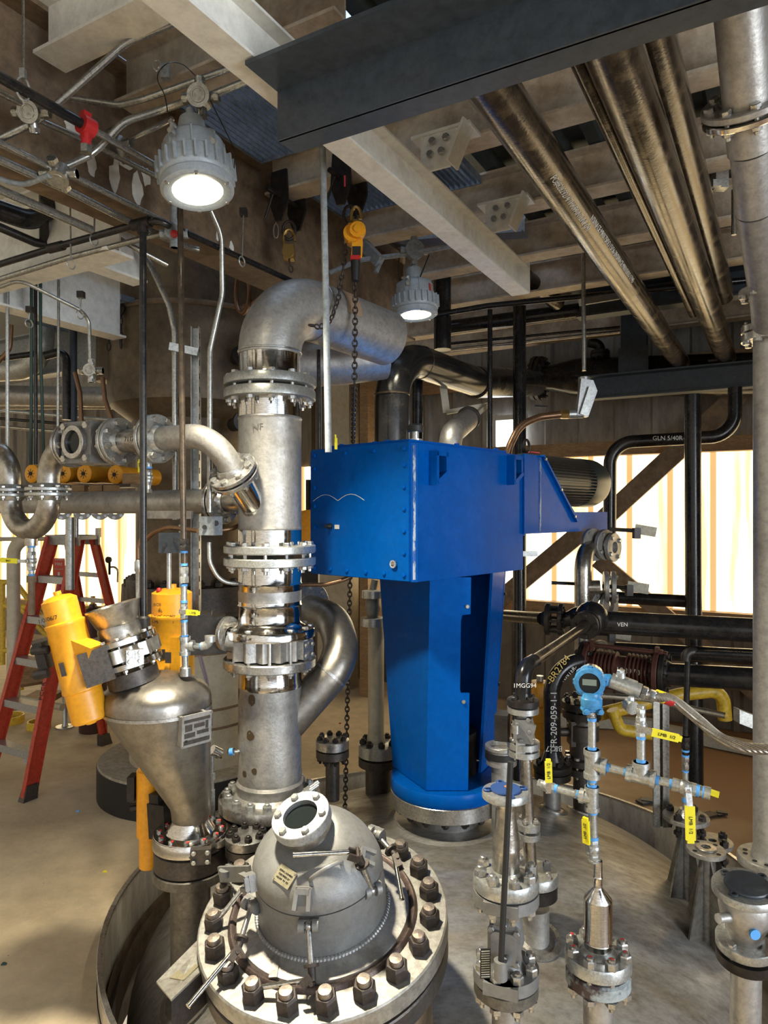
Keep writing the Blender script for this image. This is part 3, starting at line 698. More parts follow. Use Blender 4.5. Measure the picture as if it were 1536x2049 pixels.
b = B(); b.ring(sz(708), UP, R0+.003, R0-.004, .009, 48); e_ = fillet(ep, .30, 16)[-2]; b.ring(e_, ep[2]-e_, R0+.003, R0-.004, .009, 40); elb.part('weld_bead', b, M['fl'])
b = B(); vs = []
q0 = e_.lerp(ep[2], .18); dd = (ep[2]-e_).normalized(); u, v, w = frame(dd)
for i in range(9):
    a = -2.5+1.5*i/8
    for s_ in (0, .09): vs.append(q0+dd*s_+(u*math.sin(a+.9)+v*math.cos(a+.9))*(R0+.003))
b.add(vs, [(2*i, 2*i+2, 2*i+3, 2*i+1) for i in range(8)]); elb.part('cardboard_pad', b, mat('cardboard', (.30, .20, .12), .8))
pipe('cross_pipe', 'dull stainless pipe behind the big elbow', 'pipe', [P(596, 728, 3.95), P(690, 722, 3.98), P(765, 712, 4.05)], .135, M['dull'], 0, None, 28)
# slanted inlet branch on the riser
inl = T('inlet_branch', 'slanted stainless stub on the riser with bolted flange', 'pipe', P(497, 1000, SY-.1))
bp, bq = P(528, 1040, SY-.03), P(468, 948, SY-.20); bd = (bq-bp).normalized()
b = B(); b.tube([bp, bq-bd*.03], .057, 28); inl.part('pipe_body', b, M['shiny'])
b = B(); b.tube([bp.lerp(bq, .30), bp.lerp(bq, .36)], .060, 28); inl.part('weld_bead', b, M['fl'])
from mathutils.bvhtree import BVHTree
CAM = V((0, 0, EYE))
def hit(b, x, y):
    t = BVHTree.FromPolygons([tuple(p) for p in b.v], b.f)
    p, n, i, d = t.ray_cast(CAM, (P(x, y, 1.)-CAM).normalized())
    if p is None: return None, None
    if n.dot(p-CAM) > 0: n = -n
    return p, n
def loft(b, rings, seg=40, cap=(False, False)):
    """rings: (centre, axis, radius)"""
    vs = []; fs = []
    for c, ax, r in rings:
        w = ax.normalized(); u = V((1, 0, 0)); u = (u-w*u.dot(w)).normalized(); v = w.cross(u)
        vs += [c+(u*math.cos(2*PI*k/seg)+v*math.sin(2*PI*k/seg))*r for k in range(seg)]
    n = len(rings)
    for i in range(n-1):
        for k in range(seg):
            k2 = (k+1) % seg; fs.append((i*seg+k, i*seg+k2, (i+1)*seg+k2, (i+1)*seg+k))
    if cap[0]: fs.append(list(range(seg))[::-1])
    if cap[1]: fs.append([(n-1)*seg+k for k in range(seg)])
    return b.add(vs, fs)
# ---------------------------------------------------------------- manway
MO = P(647, 1822, 2.30); MN = V((-.07, -.22, .97)).normalized(); ME = (V((1, 0, 0))-MN*MN.x).normalized(); MF = MN.cross(ME)
def mw(x, y, h): return MO+ME*x+MF*y+MN*h
man = T('manway', 'large round bolted manway with domed grey lid and sight glass in front', 'manway', mw(0, 0, -.4))
b = B(); b.lathe(MO-MN*.065, MN, [(.30, 0), (.402, 0), (.406, .004), (.406, .060), (.401, .065), (.27, .065)], 72); plate_ = b; cv = man.part('cover_flange', b, M['face'])
b = B(); b.lathe(MO-MN*.082, MN, [(.30, 0), (.385, 0), (.385, .017), (.30, .017)], 72); man.part('gasket', b, M['rust'])
b = B(); b.lathe(MO-MN*.15, MN, [(.33, 0), (.396, 0), (.402, .005), (.402, .063), (.398, .068), (.33, .068)], 72); man.part('neck_flange', b, M['iron'])
b = B(); b.lathe(MO-MN*.55, MN, [(.335, 0), (.335, .40)], 64); man.part('neck', b, M['rusty'])
b = B(); b.lathe(MO, MN, [(.283, 0), (.293, .012), (.30, .014), (.306, .01), (.31, 0)], 72); man.part('weld_seam', b, mat('heat_tinted_weld', (.105, .075, .072), .42, .6, (.19, .14, .11), 40, .6, .2, 200))
b = B(); b.lathe(MO, MN, [(.284, .0), (.28, .012), (.21, .022)], 64); man.part('inner_plate', b, M['dull'])
b = B(); b.prism([(-.012, 0), (.012, 0), (.012, .075), (-.012, .075)], mw(-.125, -.262, .017), ME, MF+MN*.0, .003); man.part('weld_strip', b, M['fl'])
nb = B(); z = V((0, 0, 0)); nb.hexnut(z, UP, .0335, .043); nut = mesh('nut', nb, z, 25); nut.materials.append(M['rust'])
sb = B(); sb.lathe(z, UP, [(.021, .03), (.021, .052), (.0185, .058), (.0001, .060)], 16); stud = mesh('stud', sb, z, 30)
stud.materials.append(M['brt'])
random.seed(3)
for i in range(20):
    a = 2*PI*(i+.35)/20; c = mw(.353*math.cos(a), .353*math.sin(a), .001); q = random.uniform(0, 1)
    mwx = Matrix.Translation(c) @ Matrix((ME, MF, MN)).transposed().to_4x4() @ Matrix.Rotation(q, 4, 'Z') @ Matrix.Scale(random.uniform(.94, 1.04), 4)
    o = man.inst('nut', nut, mwx, cv); s_ = bpy.data.objects.new('stud', stud); C.objects.link(s_); s_.parent = o
b = B(); b.lathe(MO, MN, [(.214, .018), (.210, .022), (.207, .166)], 64); skirt = b; man.part('skirt', b, M['cast'])
b = B()
for k in range(120):    # stacked-dime weld bead
    a = 2*PI*k/120; c = mw(.214*math.cos(a), .214*math.sin(a), .021); b.sphere(c, .0085, 8, MN)
man.part('weld_bead', b, M['alu'])
b = B(); b.lathe(MO, MN, [(.2035, .162), (.2035, .175)], 64); man.part('lid_gasket', b, M['dark'])
WN = V((-.25, -.38, .88)).normalized(); WC = mw(-.032, -.02, .355)
b = B(); rings = []
for i in range(15):
    t_ = i/14; q = t_*1.16
    ax = MN.lerp(WN, t_**1.5); c = mw(0, 0, .1715).lerp(WC-WN*.045, math.sin(q)/math.sin(1.16)); rings.append((c, ax, .208*math.cos(q)**.9))
loft(b, rings, 64, (False, True)); lid = b; lid_o = man.part('lid', b, M['cast'])
b = B(); b.lathe(WC-WN*.075, WN, [(.082, 0), (.078, .03), (.078, .05)], 40); man.part('window_neck', b, M['steel'], lid_o)
b = B(); b.ring(WC-WN*.030, WN, .086, .05, .022, 44); man.part('window_seat', b, M['steel'], lid_o)
b = B(); b.ring(WC-WN*.006, WN, .094, .056, .034, 44); wr = man.part('window_ring', b, M['alu'], lid_o)
b = B(); b.lathe(WC+WN*.008, WN, [(.058, 0), (.058, .002)], 32); man.part('sight_glass', b, M['glass'], lid_o)
bolts(man, WC+WN*.028, WN, .075, 6, .0125, M['zinc'], 0, .35, parent=lid_o)
def fork(x, y, sc=1., rot=0.):
    p, n = hit(lid, x, y)
    if p is None: p, n = hit(skirt, x, y)
    if p is None: return
    u = UP.cross(n).normalized(); v = n.cross(u)
    u, v = u*math.cos(rot)+v*math.sin(rot), v*math.cos(rot)-u*math.sin(rot)
    b = B()
    b.box(p+n*.008*sc, (.05*sc, .05*sc, .022*sc), u, n)
    for s_ in (-1, 1): b.bar(p+u*s_*.018*sc+v*.02*sc+n*.02*sc, p+u*s_*.021*sc-v*.035*sc+n*.03*sc, .012*sc, .02*sc, n)
    b.bar(p-u*.018*sc+v*.015*sc+n*.022*sc, p+u*.018*sc+v*.015*sc+n*.022*sc, .016*sc, .022*sc, n)
    man.part('fork_lug', b, M['cast'], lid_o)
fork(609, 1792); fork(508, 1763, 1., -1.3); fork(722, 1716, .9, .8); fork(722, 1634, 1., 2.3); fork(520, 1672, .9, -2.0)
def clamp(hinge, tip, h0, h1, hdir, flip=1):
    """hinge block, threaded swing bolt to tip, clevis and tommy bar from h0 to h1"""
    hp, tp, p0, p1 = [P(*q) for q in (hinge, tip, h0, h1)]
    ax = (tp-hp).normalized(); b = B(); b.cyl(hp-hdir*.030, hp-hdir*.012, .019, None, 16); b.cyl(hp+hdir*.012, hp+hdir*.030, .019, None, 16); b.cyl(hp-hdir*.031, hp+hdir*.031, .009, None, 10)
    b.box(hp+V((0, .014, 0)), (.06, .02, .03), hdir)
    hb = man.part('clamp_hinge', b, M['cast'])
    b = B(); b.cyl(hp, tp, .0085, None, 12); b.sphere(hp, .014, 12); man.part('swing_bolt', b, M['fl'], hb)
    b = B(); e = tp+ax*.008; b.cyl(tp-ax*.006, tp+ax*.002, .022, None, 20); b.cyl(tp, tp+ax*.035, .012, .010, 12)
    c = tp+ax*.042; bd_ = (p1-p0).normalized(); N_ = ax.cross(bd_).normalized()
    for s_ in (-1, 1): b.bar(c+N_*s_*.013-ax*.016, c+N_*s_*.013+bd_*.03, .006, .022, ax)
    b.cyl(c-N_*.02, c+N_*.02, .006, None, 10)
    man.part('clevis_nut', b, M['rust'] if flip else M['fl'], hb)
    b = B(); b.cyl(p0, p1, .0075, None, 12); b.cyl(p1-bd_*.004, p1, .0085, None, 12)
    man.part('tommy_bar', b, M['chrome'], hb, 'bright steel tommy bar')
clamp((617, 1853, 2.045), (623, 1934, 1.99), (618, 1961, 1.985), (508, 1978, 2.0), V((1, .0, .05)))
clamp((503, 1812, 2.19), (482, 1879, 2.11), (468, 1903, 2.09), (376, 2014, 1.95), V((.8, -.6, 0)))
clamp((752, 1668, 2.40), (782, 1702, 2.34), (788, 1711, 2.32), (804, 1800, 2.20), V((.75, -.65, 0)))
clamp((744, 1782, 2.15), (724, 1728, 2.12), (698, 1705, 2.11), (586, 1711, 2.09), V((.8, .5, 0)), 1)
b = B(); b.bar(P(440, 1749, 2.38), P(502, 1748, 2.30), .012, .05); b.bar(P(454, 1738, 2.45), P(482, 1748, 2.36), .012, .03); b.cyl(P(450, 1752, 2.36), P(450, 1740, 2.36), .02); man.part('hinge_arm', b, M['cast'])
b = B(); b.cyl(P(430, 1848, 2.25), P(490, 1772, 2.28), .0075, None, 12); man.part('tommy_bar', b, M['chrome'])
pa, na = hit(lid, 621, 1762); pb_, nb_ = hit(lid, 683, 1728)
b = B(); nm = (na+nb_).normalized(); b.tube(fillet([pa, pa+nm*.03, (pa+pb_)/2+nm*.055, pb_+nm*.03, pb_], .03, 6), .0062, 10); man.part('lift_handle', b, M['cast'], lid_o)
pn, nn = hit(lid, 570, 1754); u = UP.cross(nn).normalized(); u = (u+nn.cross(u)*-.25).normalized(); v = nn.cross(u)
b = B(); b.box(pn+nn*.002, (.066, .05, .003), u, nn); npl = man.part('nameplate', b, mat('brass_plate', (.50, .45, .30), .4, .6, (.34, .30, .2), 60, .5), lid_o)
for i, s_ in enumerate(('SERIAL NUMBER', 'CERTIFIED BY', 'MAWP  FV  PSI')):
    lettering(man, s_, .0075, pn+nn*.0035+v*(.009-.0105*i), u, v, M['blackt'], npl)
bolt_at(man, pn+nn*.003+u*.028+v*.02, nn, .003, M['zinc'], parent=npl); bolt_at(man, pn+nn*.003-u*.028-v*.02, nn, .003, M['zinc'], parent=npl)
# tank nameplate bracket beside the manway
t = T('nameplate_bracket', 'angled plate stand with dusty nameplate left of the manway', 'nameplate', P(395, 1960, 2.15))
c0, c1, c2, c3 = P(313, 1968, 2.12), P(343, 2004, 2.02), P(415, 1935, 2.16), P(400, 1880, 2.28)
b = B(); n_ = (c1-c0).cross(c2-c1).normalized(); n_ = n_ if n_.z > 0 else -n_
b.hexa([c0, c1, c2, c3], [p+n_*.006 for p in (c0, c1, c2, c3)]); t.part('face_plate', b, M['face'])
b = B(); b.hexa([c1, c2, c2-UP*.11, c1-UP*.11], [p+V((0, .008, 0)) for p in (c1, c2, c2-UP*.11, c1-UP*.11)]); t.part('side_plate', b, M['iron'])
u = (c2-c1).normalized(); v = n_.cross(u); pc = c0.lerp(c2, .56)+n_*.008
b = B(); b.box(pc, (.072, .055, .003), u, n_); t.part('nameplate', b, bpy.data.materials['brass_plate'])
# ---------------------------------------------------------------- hopper
HY = 2.75; hp_ = HY/F
hop = T('feed_hopper', 'stainless steel eccentric cone hopper with domed top', 'hopper', P(380, 1665, HY))
def hz(x, y): return P(x, y, HY)
b = B(); rings = []
for (x, y, r) in ((381, 1640, 36), (381, 1622, 38), (380, 1612, 39)): rings.append((hz(x, y), UP, r*hp_))
for i in range(1, 9): q = i/8; rings.append((hz(380-66*q, 1612-196*q), UP, (39+66*q)*hp_))
b2 = B(); loft(b2, rings, 56); cone = b2; cn = hop.part('cone_body', b2, M['hopper'])
b = B(); loft(b, [(hz(314, 1417), UP, 107.5*hp_), (hz(314, 1411), UP, 107.5*hp_)], 56); hop.part('seam_weld', b, M['fl'])
b = B(); loft(b, [(hz(314, 1416), UP, 106*hp_), (hz(314, 1398), UP, 106*hp_), (hz(314, 1388), UP, 104*hp_), (hz(314, 1379), UP, 99*hp_), (hz(314, 1370), UP, 90*hp_), (hz(314, 1361), UP, 76*hp_), (hz(314, 1353), UP, 57*hp_), (hz(314, 1348), UP, 37*hp_), (hz(314, 1345), UP, 18*hp_), (hz(314, 1344), UP, 1*hp_)], 56); hd = b; hop.part('domed_top', b, M['hopper'])
b = B(); vl(b, 381, HY, [(1662, 73), (1660, 48), (1642, 37), (1636, 36)], 48); hop.part('weld_neck', b, M['shiny'])
b = B(); vl(b, 381, HY, [(1688, 60), (1688, 71), (1686, 73), (1664, 73), (1661, 71), (1661, 40)], 48); hop.part('flange', b, M['shiny'])
bolts(hop, P(381, 1661, HY), UP, 60*hp_, 12, .0105, M['zinc'], 0, .15)
for i in range(12):
    b = B(); a = .15+2*PI*i/12; c = P(381, 1661, HY)+(frame(UP)[0]*math.cos(a)+frame(UP)[1]*math.sin(a))*60*hp_; b.box(c+UP*.0085+V((.006, -.004, 0)), (.009, .010, .004)); hop.part('torque_mark', b, M['redt'], label='red paint tick on a bolt head')
pn, nn = hit(cone, 396, 1462)
if pn is None: pn, nn = hz(392, 1465)+V((0, -.09, 0)), V((.45, -.85, .1))
nn = V((.72, -.69, -.05)).normalized(); u = UP.cross(nn).normalized(); v = nn.cross(u); pc = hz(392, 1460)+V((.03, -.2, 0))
pc = P(393, 1459, HY-.13)
b = B(); b.box(pc, (.125, .12, .006), u, nn); b.box(pc-nn*.03-u*.055, (.012, .11, .06), u, nn); b.box(pc-nn*.03+u*.045, (.012, .11, .06), u, nn); npl = hop.part('nameplate', b, M['dull'])
b = B()
for (x, y, w, h) in ((.0, .038, .11, .012), (-.035, .012, .03, .025), (.01, .015, .045, .016), (.042, .012, .012, .03), (-.03, -.016, .045, .018), (.025, -.012, .05, .014), (.0, -.042, .11, .016), (-.045, -.036, .012, .01)):
    b.box(pc+u*x+v*y+nn*.0035, (w, h, .001), u, nn)
hop.part('etched_field', b, M['iron'], npl)
for (x, y) in ((-.058, .055), (.058, .055), (-.058, -.055), (.058, -.055)):
    b = B(); b.cyl(pc+u*x*1.04+v*y+nn*.002, pc+u*x*1.04+v*y+nn*.007, .005, None, 10); hop.part('rivet', b, M['zinc'], npl)
# valve under the hopper
lv = T('hopper_outlet_valve', 'dark wafer valve with orange actuator beneath the cone hopper', 'valve', P(381, 1740, HY))
b = B(); vl(b, 381, HY, [(1728, 66), (1726, 71), (1692, 71), (1689, 66)], 48); vb = lv.part('valve_body', b, M['iron'])
c = P(402, 1712, HY-.145); ax = V((.15, -1, 0)).normalized(); b = B(); b.box(c, (.075, .03, .056), ax.cross(UP)); lv.part('bearing_cover', b, M['iron'], vb)
for i in (-1, 1):
    for j in (-1, 1): bolt_at(lv, c+ax*.016+ax.cross(UP)*.025*i+UP*.017*j, ax, .0085, M['galv'], parent=vb)
b = B(); vl(b, 298, 2.92, [(1735, 16), (1733, 19), (1672, 19), (1670, 24), (1540, 24), (1536, 20), (1500, 18)], 28); a_ = lv.part('actuator', b, M['orange'])
b = B(); b.bar(P(312, 1635, 2.86), P(345, 1640, 2.82), .09, .14); b.bar(P(312, 1592, 2.86), P(330, 1594, 2.84), .08, .04); lv.part('actuator_bracket', b, M['blacks'])
b = B(); b.box(P(266, 1575, 2.92), (.03, .06, .10)); b.cyl(P(262, 1600, 2.92), P(285, 1598, 2.92), .018); b.cyl(P(262, 1618, 2.92), P(285, 1614, 2.92), .014); lv.part('solenoid', b, M['blacks'], a_)
b = B(); vl(b, 381, HY, [(1930, 39), (1760, 39), (1757, 39)], 40); tank.part('hopper_nozzle', b, M['soot'])
b = B(); vl(b, 381, HY, [(1750, 60), (1750, 70), (1748, 73), (1732, 73), (1730, 71), (1730, 40)], 48); tank.part('nozzle_flange', b, M['soot'])
# valve and collar on top of the hopper, leaning left
HA = V((-.27, -.02, .96)).normalized(); HB = P(266, 1352, 2.70)
u, v, w = frame(HA)
tv = T('hopper_inlet_valve', 'polished wafer valve leaning on top of the hopper with yellow orange actuator', 'valve', HB)
k = 2.70/F
b = B(); b.lathe(HB-HA*.03, HA, [(50*k, 0), (50*k, .03), (50*k, .055)], 40); tv.part('nozzle', b, M['iron'])
b = B(); b.lathe(HB+HA*.042, HA, [(40*k, 0), (63*k, 0), (65*k, .003), (65*k, .022), (63*k, .025), (40*k, .025)], 44); tv.part('flange', b, M['shiny'])
n = 12; prof = []
for i in range(n*6): a = 2*PI*i/(n*6); r = (66+3.5*math.cos(n*a))*k; prof.append((r*math.cos(a), r*math.sin(a)))
b = B(); b.prism(prof, HB+HA*.075, u, v, .05); vb = tv.part('valve_body', b, M['steel'])
b = B(); b.lathe(HB+HA*.132, HA, [(40*k, 0), (64*k, 0), (66*k, .003), (66*k, .022), (63*k, .025), (44*k, .025)], 44); tv.part('flange', b, M['shiny'])
bolts(tv, HB+HA*.157, HA, 56*k, 12, .0095, M['zinc'], .116, .2)
c = HB+HA*.10+V((.075, -.115, 0)); ax = V((.5, -.86, .12)).normalized(); uu = ax.cross(UP).normalized(); b = B(); b.box(c, (.062, .02, .056), uu); tv.part('bearing_cover', b, M['fl'], vb)
for i in (-1, 1):
    for j in (-1, 1): bolt_at(tv, c+ax*.011+uu*.018*i+UP*.016*j, ax, .009, M['zinc'], parent=vb)
col_ = T('feed_funnel', 'flared stainless funnel collar on the leaning valve', 'funnel', HB+HA*.157)
b = B(); b.lathe(HB+HA*.157, HA, [(42*k, 0), (42*k, .035), (40*k, .05), (42*k, .055), (54*k, .125), (53*k, .126), (41*k, .058), (38*k, .05), (38*k, 0)], 48); col_.part('cone', b, M['steel'])
def actuator(t, c, ax, r, l0, l1, m, lett=None, out=None, parent=None):
    """spring-return actuator: two end cans, bands and a waist"""
    b = B(); L_ = l0+l1
    b.lathe(c-ax*l1, ax, [(r*.25, -.012), (r*.3, 0), (r*.86, 0), (r*.95, .008), (r*.95, L_*.24), (r*1.03, L_*.25), (r*1.03, L_*.27), (r*1.0, L_*.28), (r*1.0, L_*.76), (r*1.04, L_*.77), (r*1.04, L_*.79), (r*.9, L_*.80), (r*.9, L_*.97), (r*.6, L_*1.0), (r*.2, L_*1.01), (r*.2, L_*1.04)], 36)
    return t.part('actuator', b, m)
ac = P(151, 1325, 2.62); AX2 = V((-.255, .0, .967)).normalized()
a_ = actuator(tv, ac, AX2, .070, .255, .225, M['orange'])
b = B(); b.bar(ac+AX2*.045+V((.02, -.02, 0)), ac+AX2*.04+V((.10, -.045, -.02)), .07, .11, AX2); tv.part('actuator_cheek', b, M['orange'], a_)
b = B(); b.bar(ac+V((.05, -.045, -.02)), ac+V((.145, -.02, .01)), .09, .125, AX2); tv.part('mount_block', b, M['iron'], a_)
b = B(); b.box(ac+V((-.012, -.079, -.01)), (.018, .004, .05), V((1, 0, .25)), AX2); tv.part('small_plate', b, M['iron'], a_)
b = B(); p = P(86, 1322, 2.6)
b.box(p+V((-.0, 0, .02)), (.035, .05, .10), V((1, 0, .2)), AX2); b.cyl(p+V((-.03, -.02, .04)), p+V((.03, -.02, .045)), .016); b.cyl(p+V((-.02, -.02, -.05)), p+V((.03, -.02, -.04)), .018); tv.part('limit_switch', b, M['blacks'], a_)
lettering(tv, '1/0/06/7', .022, ac+AX2*.175+V((-.028, -.066, 0)), V((.97, 0, .25)), AX2, M['blackt'], a_, .068)
# second actuator, on the riser valve, with its heavy bracket
ac2 = P(344, 1300, 3.02)
a_ = actuator(val, ac2, UP, .094, .262, .26, M['orange'])
b = B(); b.bar(ac2+V((.01, -.05, .0)), ac2+V((.06, -.06, 0)), .08, .14, UP); val.part('actuator_cheek', b, M['orange'], a_)
b = B(); b.bar(P(368, 1272, 2.99), P(452, 1266, 3.03), .09, .155); b.bar(P(374, 1237, 3.0), P(424, 1231, 3.02), .09, .035); val.part('mount_bracket', b, M['blacks'])
b = B(); b.ring(P(452, 1268, 3.0), V((.9, -.43, 0)), .075, .03, .02, 32); b.cyl(P(455, 1280, 3.0), P(500, 1290, 3.0), .05); val.part('stem_yoke', b, M['fl'])
b = B(); b.box(ac2+V((.02, -.118, -.01)), (.024, .004, .045)); b.box(ac2+V((-.01, -.094, .0)), (.02, .004, .04)); val.part('small_plate', b, M['iron'], a_)
for i, (s_, dx, dz) in enumerate((('BCB', -.035, .205), ('86', -.022, .178), ('I-0/O  COMP', -.01, .155), ('I-M/I  OPEN', -.012, .133))):
    lettering(val, s_, .018, ac2+UP*dz+V((dx, -.088, 0)), V((1, 0, 0)), UP, M['blackt'], a_, .094)
b = B(); b.sphere(ac2+V((-.04, -.05, .262)), .012, 10); val.part('red_plug', b, M['redp'], a_, label='small red plug')
# bundle of thin dark wires behind the hopper
b = B(); random.seed(4)
for i in range(14):
    o = random.uniform(-1, 1); b.tube(fillet([P(400+4*o, 1312, 2.94), P(410+6*o, 1350+8*o, 2.92), P(421+3*o, 1400+18*o, 2.90), P(418+7*o, 1440+14*o, 2.90)], .08, 5), .0018, 5)
solo('wire_bundle', b, mat('plum_wire', (.03, .018, .03), .5), 'loose bundle of thin dark wires hanging behind the hopper', 'wires', kind='thing')
# ---------------------------------------------------------------- small-bore helpers
def nip(t, p, q, r, m='galv', name='nipple', tape=True, parent=None):
    b = B(); b.cyl(p, q, r, None, 14); o = t.part(name, b, M[m], parent)
    if tape:
        d = (q-p).normalized()
        for e, s_ in ((p, 1), (q, -1)):
            b = B(); b.cyl(e, e+d*s_*.009, r*1.14, None, 14); t.part('thread_sealant', b, M['tape'], o, label='blue thread sealant')
    return o
def hexbody(t, p, q, R, m='galv', name='union', parent=None):
    d = (q-p).normalized(); l = (q-p).length; b = B()
    b.hexnut(p, d, R, l*.42); b.cyl(p, q, R*.82, None, 16); b.hexnut(p+d*l*.58, d, R*.95, l*.42); return t.part(name, b, M[m], parent)
def tee(t, c, ax, br_dir, r, l, m='galv', cross=False, name='tee'):
    b = B(); b.cyl(c-ax*l, c+ax*l, r, None, 20)
    for s_ in (-1, 1): b.cyl(c+ax*s_*l*.62, c+ax*s_*l, r*1.16, None, 20)
    if br_dir is not None:
        b.cyl(c, c+br_dir*l, r, None, 20); b.cyl(c+br_dir*l*.62, c+br_dir*l, r*1.16, None, 20)
    return t.part(name, b, M[m])
def ballvalve(t, c, ax, R, l, stem, handle, m='galv', hl=.10, txt=True, hw=.024, name='ball_valve'):
    """body along ax, stem direction, handle direction; yellow sleeve"""
    b = B(); b.hexnut(c-ax*l, ax, R*.9, l*.55); b.sphere(c, R*1.05, 16, ax); b.hexnut(c+ax*l*.45, ax, R*.9, l*.55); b.cyl(c-ax*l*.6, c+ax*l*.6, R*.88, None, 18)
    b.cyl(c, c+stem*R*1.45, R*.42, None, 12); o = t.part(name, b, M[m])
    h0 = c+stem*R*1.55; b = B(); b.hexnut(h0-stem*.003, stem, .0085, .008); b.bar(h0-handle*.012, h0+handle*hl*.30+stem*.012, .016, .003, stem); t.part('handle_plate', b, M['zinc'], o)
    e0, e1 = h0+handle*hl*.26+stem*.011, h0+handle*hl+stem*.012; b = B(); b.bar(e0, e1-handle*.008, hw, .008, stem); b.bar(e0, e1, hw*.7, .0078, stem)
    hs = t.part('handle_sleeve', b, M['yellow'], o, label='yellow vinyl handle sleeve')
    if txt:
        side = handle.cross(stem).normalized(); f_ = stem if stem.y < 0 else -stem
        Yx = f_.cross(handle); lettering(t, txt if isinstance(txt, str) else 'LMB  1/2', .013, (e0+e1)/2+stem*.0045 if stem.y < 0 else (e0+e1)/2-stem*.0045, handle, Yx, M['blackt'], hs)
    return o
VX, VY_ = V((1, 0, 0)), V((0, 1, 0))
# sampling line standing on the hopper top
sl = T('vent_line', 'slim vent line of nipples, valve and tee standing on the hopper top', 'pipe', P(370, 1345, 2.72))
q = lambda y, x=368: P(x, y, 2.72)
b = B(); vl(b, 371, 2.72, [(1352, 11), (1336, 11), (1334, 9)], 20); sl.part('boss', b, M['fl'])
nip(sl, q(1345, 371), q(1308, 370), .0125); tee(sl, q(1292, 370), UP, V((1, -.05, 0)), .0185, .036)
nip(sl, q(1292, 380), q(1293, 404), .0115)
b = B(); b.tube(fillet([q(1293, 402), q(1293, 419), q(1274, 420)], .03), .0165, 16); b.cyl(q(1284, 420), q(1272, 420), .0205, None, 18); sl.part('elbow_fitting', b, M['galv'])
nip(sl, q(1275, 369), q(1240, 368), .0125); ballvalve(sl, q(1222), UP, .016, .03, V((0, -1, 0)), V((1, .0, -.06)).normalized(), hl=.072, txt='LMB', hw=.02)
nip(sl, q(1206), q(1168), .0125); hexbody(sl, q(1166), q(1134), .0185); nip(sl, q(1132), q(1102), .0125, 'mill'); hexbody(sl, q(1101), q(1078), .020, 'blacks')
pipe('drop_pipe', 'long dark vertical pipe coming down from the ceiling to the vent line', 'pipe', [P(360, 380, 2.72), q(1080, 367)], .0115, M['mill'])
# ---------------------------------------------------------------- process line with sight glasses (along L)
A0 = P(330, 877, 2.95)
def al(m): return A0+L*m
PR, FR = .051, .104
ln = T('riser_feed_pipe', 'stainless elbow feeding the slanted riser inlet', 'pipe', al(0))
qi = P(468, 948, SY-.20); qd = (P(528, 1040, SY-.03)-qi).normalized()
b = B(); b.tube(fillet([al(.05), al(-.30), qi+qd*-.02], .30, 14), PR, 32); ln.part('elbow_pipe', b, M['dull'])
joint(ln, inl, qi, -qd, FR, .019, PR, M['fl'], M['zinc'], 8, .0155, .008, .025, .2)
sp = T('pipe_spool', 'short flanged stainless spool between sight glass and elbow', 'pipe', al(.15))
b = B(); b.tube([al(.05), al(.27)], PR, 32); sp.part('pipe_body', b, M['steel'])
joint(ln, sp, al(.055), -L, FR, .019, PR, M['galv'], M['zinc'], 8, .0155, .006, .02, .3)
lettering(sp, '7112', .03, al(.16)-D*(PR+.0006), -L, UP, M['iron'], None, PR)
sg = T('sight_flow_indicator', 'square bodied sight glass with round window in the feed line', 'sight glass', al(.48))
b = B(); b.box(al(.475), (.20, .15, .185), L); b.cyl(al(.58), al(.37), .075, None, 28); bd0 = sg.part('body', b, M['cast'])
fwd = V((-L.y, L.x, 0)); fwd = -D
b = B(); b.ring(al(.475)+fwd*.075, fwd, .075, .052, .022, 36); sg.part('window_rim', b, M['fl'], bd0)
b = B(); b.lathe(al(.475)+fwd*.078, fwd, [(.054, 0), (.054, .003)], 32); sg.part('glass', b, M['glass'], bd0)
for i in (-1, 1):
    for j in (-1, 1): bolt_at(sg, al(.475+.075*i)+fwd*.075+UP*.072*j, fwd, .018, M['zinc'], parent=bd0)
joint(sp, sg, al(.29), -L, FR, .019, PR, M['galv'], M['zinc'], 8, .0155, .006, .02, .3)
tp = T('trap_inlet_elbow', 'stainless elbow dropping from the sight glass into the trap', 'pipe', al(.7))
joint(sg, tp, al(.605), -L, FR, .016, PR, M['fl'], M['zinc'], 8, .015, .006, .02, .1)
K = al(.775); zf = ZY(984, 3.33); K2 = al(1.075)
def at(p, z): return V((p.x, p.y, z))
b = B(); b.tube(fillet([al(.6), K, at(K, zf)], .155, 12), PR, 32); tp.part('elbow_pipe', b, M['steel'])
ub = T('trap_bend', 'stainless U bend trap hanging between two flange pairs', 'pipe', at(K.lerp(K2, .5), 1.8))
zbm = 1.865
b = B(); b.tube(fillet([at(K, zf), at(K, zbm), at(K2, zbm), at(K2, zf)], .149, 16), PR, 32); ub.part('u_pipe', b, M['steel'])
joint(tp, ub, at(K, zf), UP, FR, .017, PR, M['galv'], M['zinc'], 8, .0115, .008, .02, .1)
t2 = T('trap_outlet_elbow', 'stainless elbow leaving the trap at the left edge', 'pipe', at(K2, zf))
b = B(); b.tube(fillet([at(K2, zf), al(1.075), al(1.45)], .155, 12), PR, 32); t2.part('elbow_pipe', b, M['steel'])
joint(t2, ub, at(K2, zf), UP, FR, .017, PR, M['galv'], M['zinc'], 8, .0115, .008, .02, .1)
dv = T('trap_drain', 'drain valve with dull yellow handle under the U bend', 'valve', P(63, 1095, 3.4))
g = lambda y: P(63, y, 3.4)
b = B(); b.cyl(g(1076), g(1092), .03, None, 18); dv.part('boss', b, M['steel'])
nip(dv, g(1092), g(1110), .016); ballvalve(dv, g(1122), UP, .024, .045, V((-.3, -1, 0)).normalized(), V((-1, .1, .05)).normalized(), hl=.12, txt='LMB')
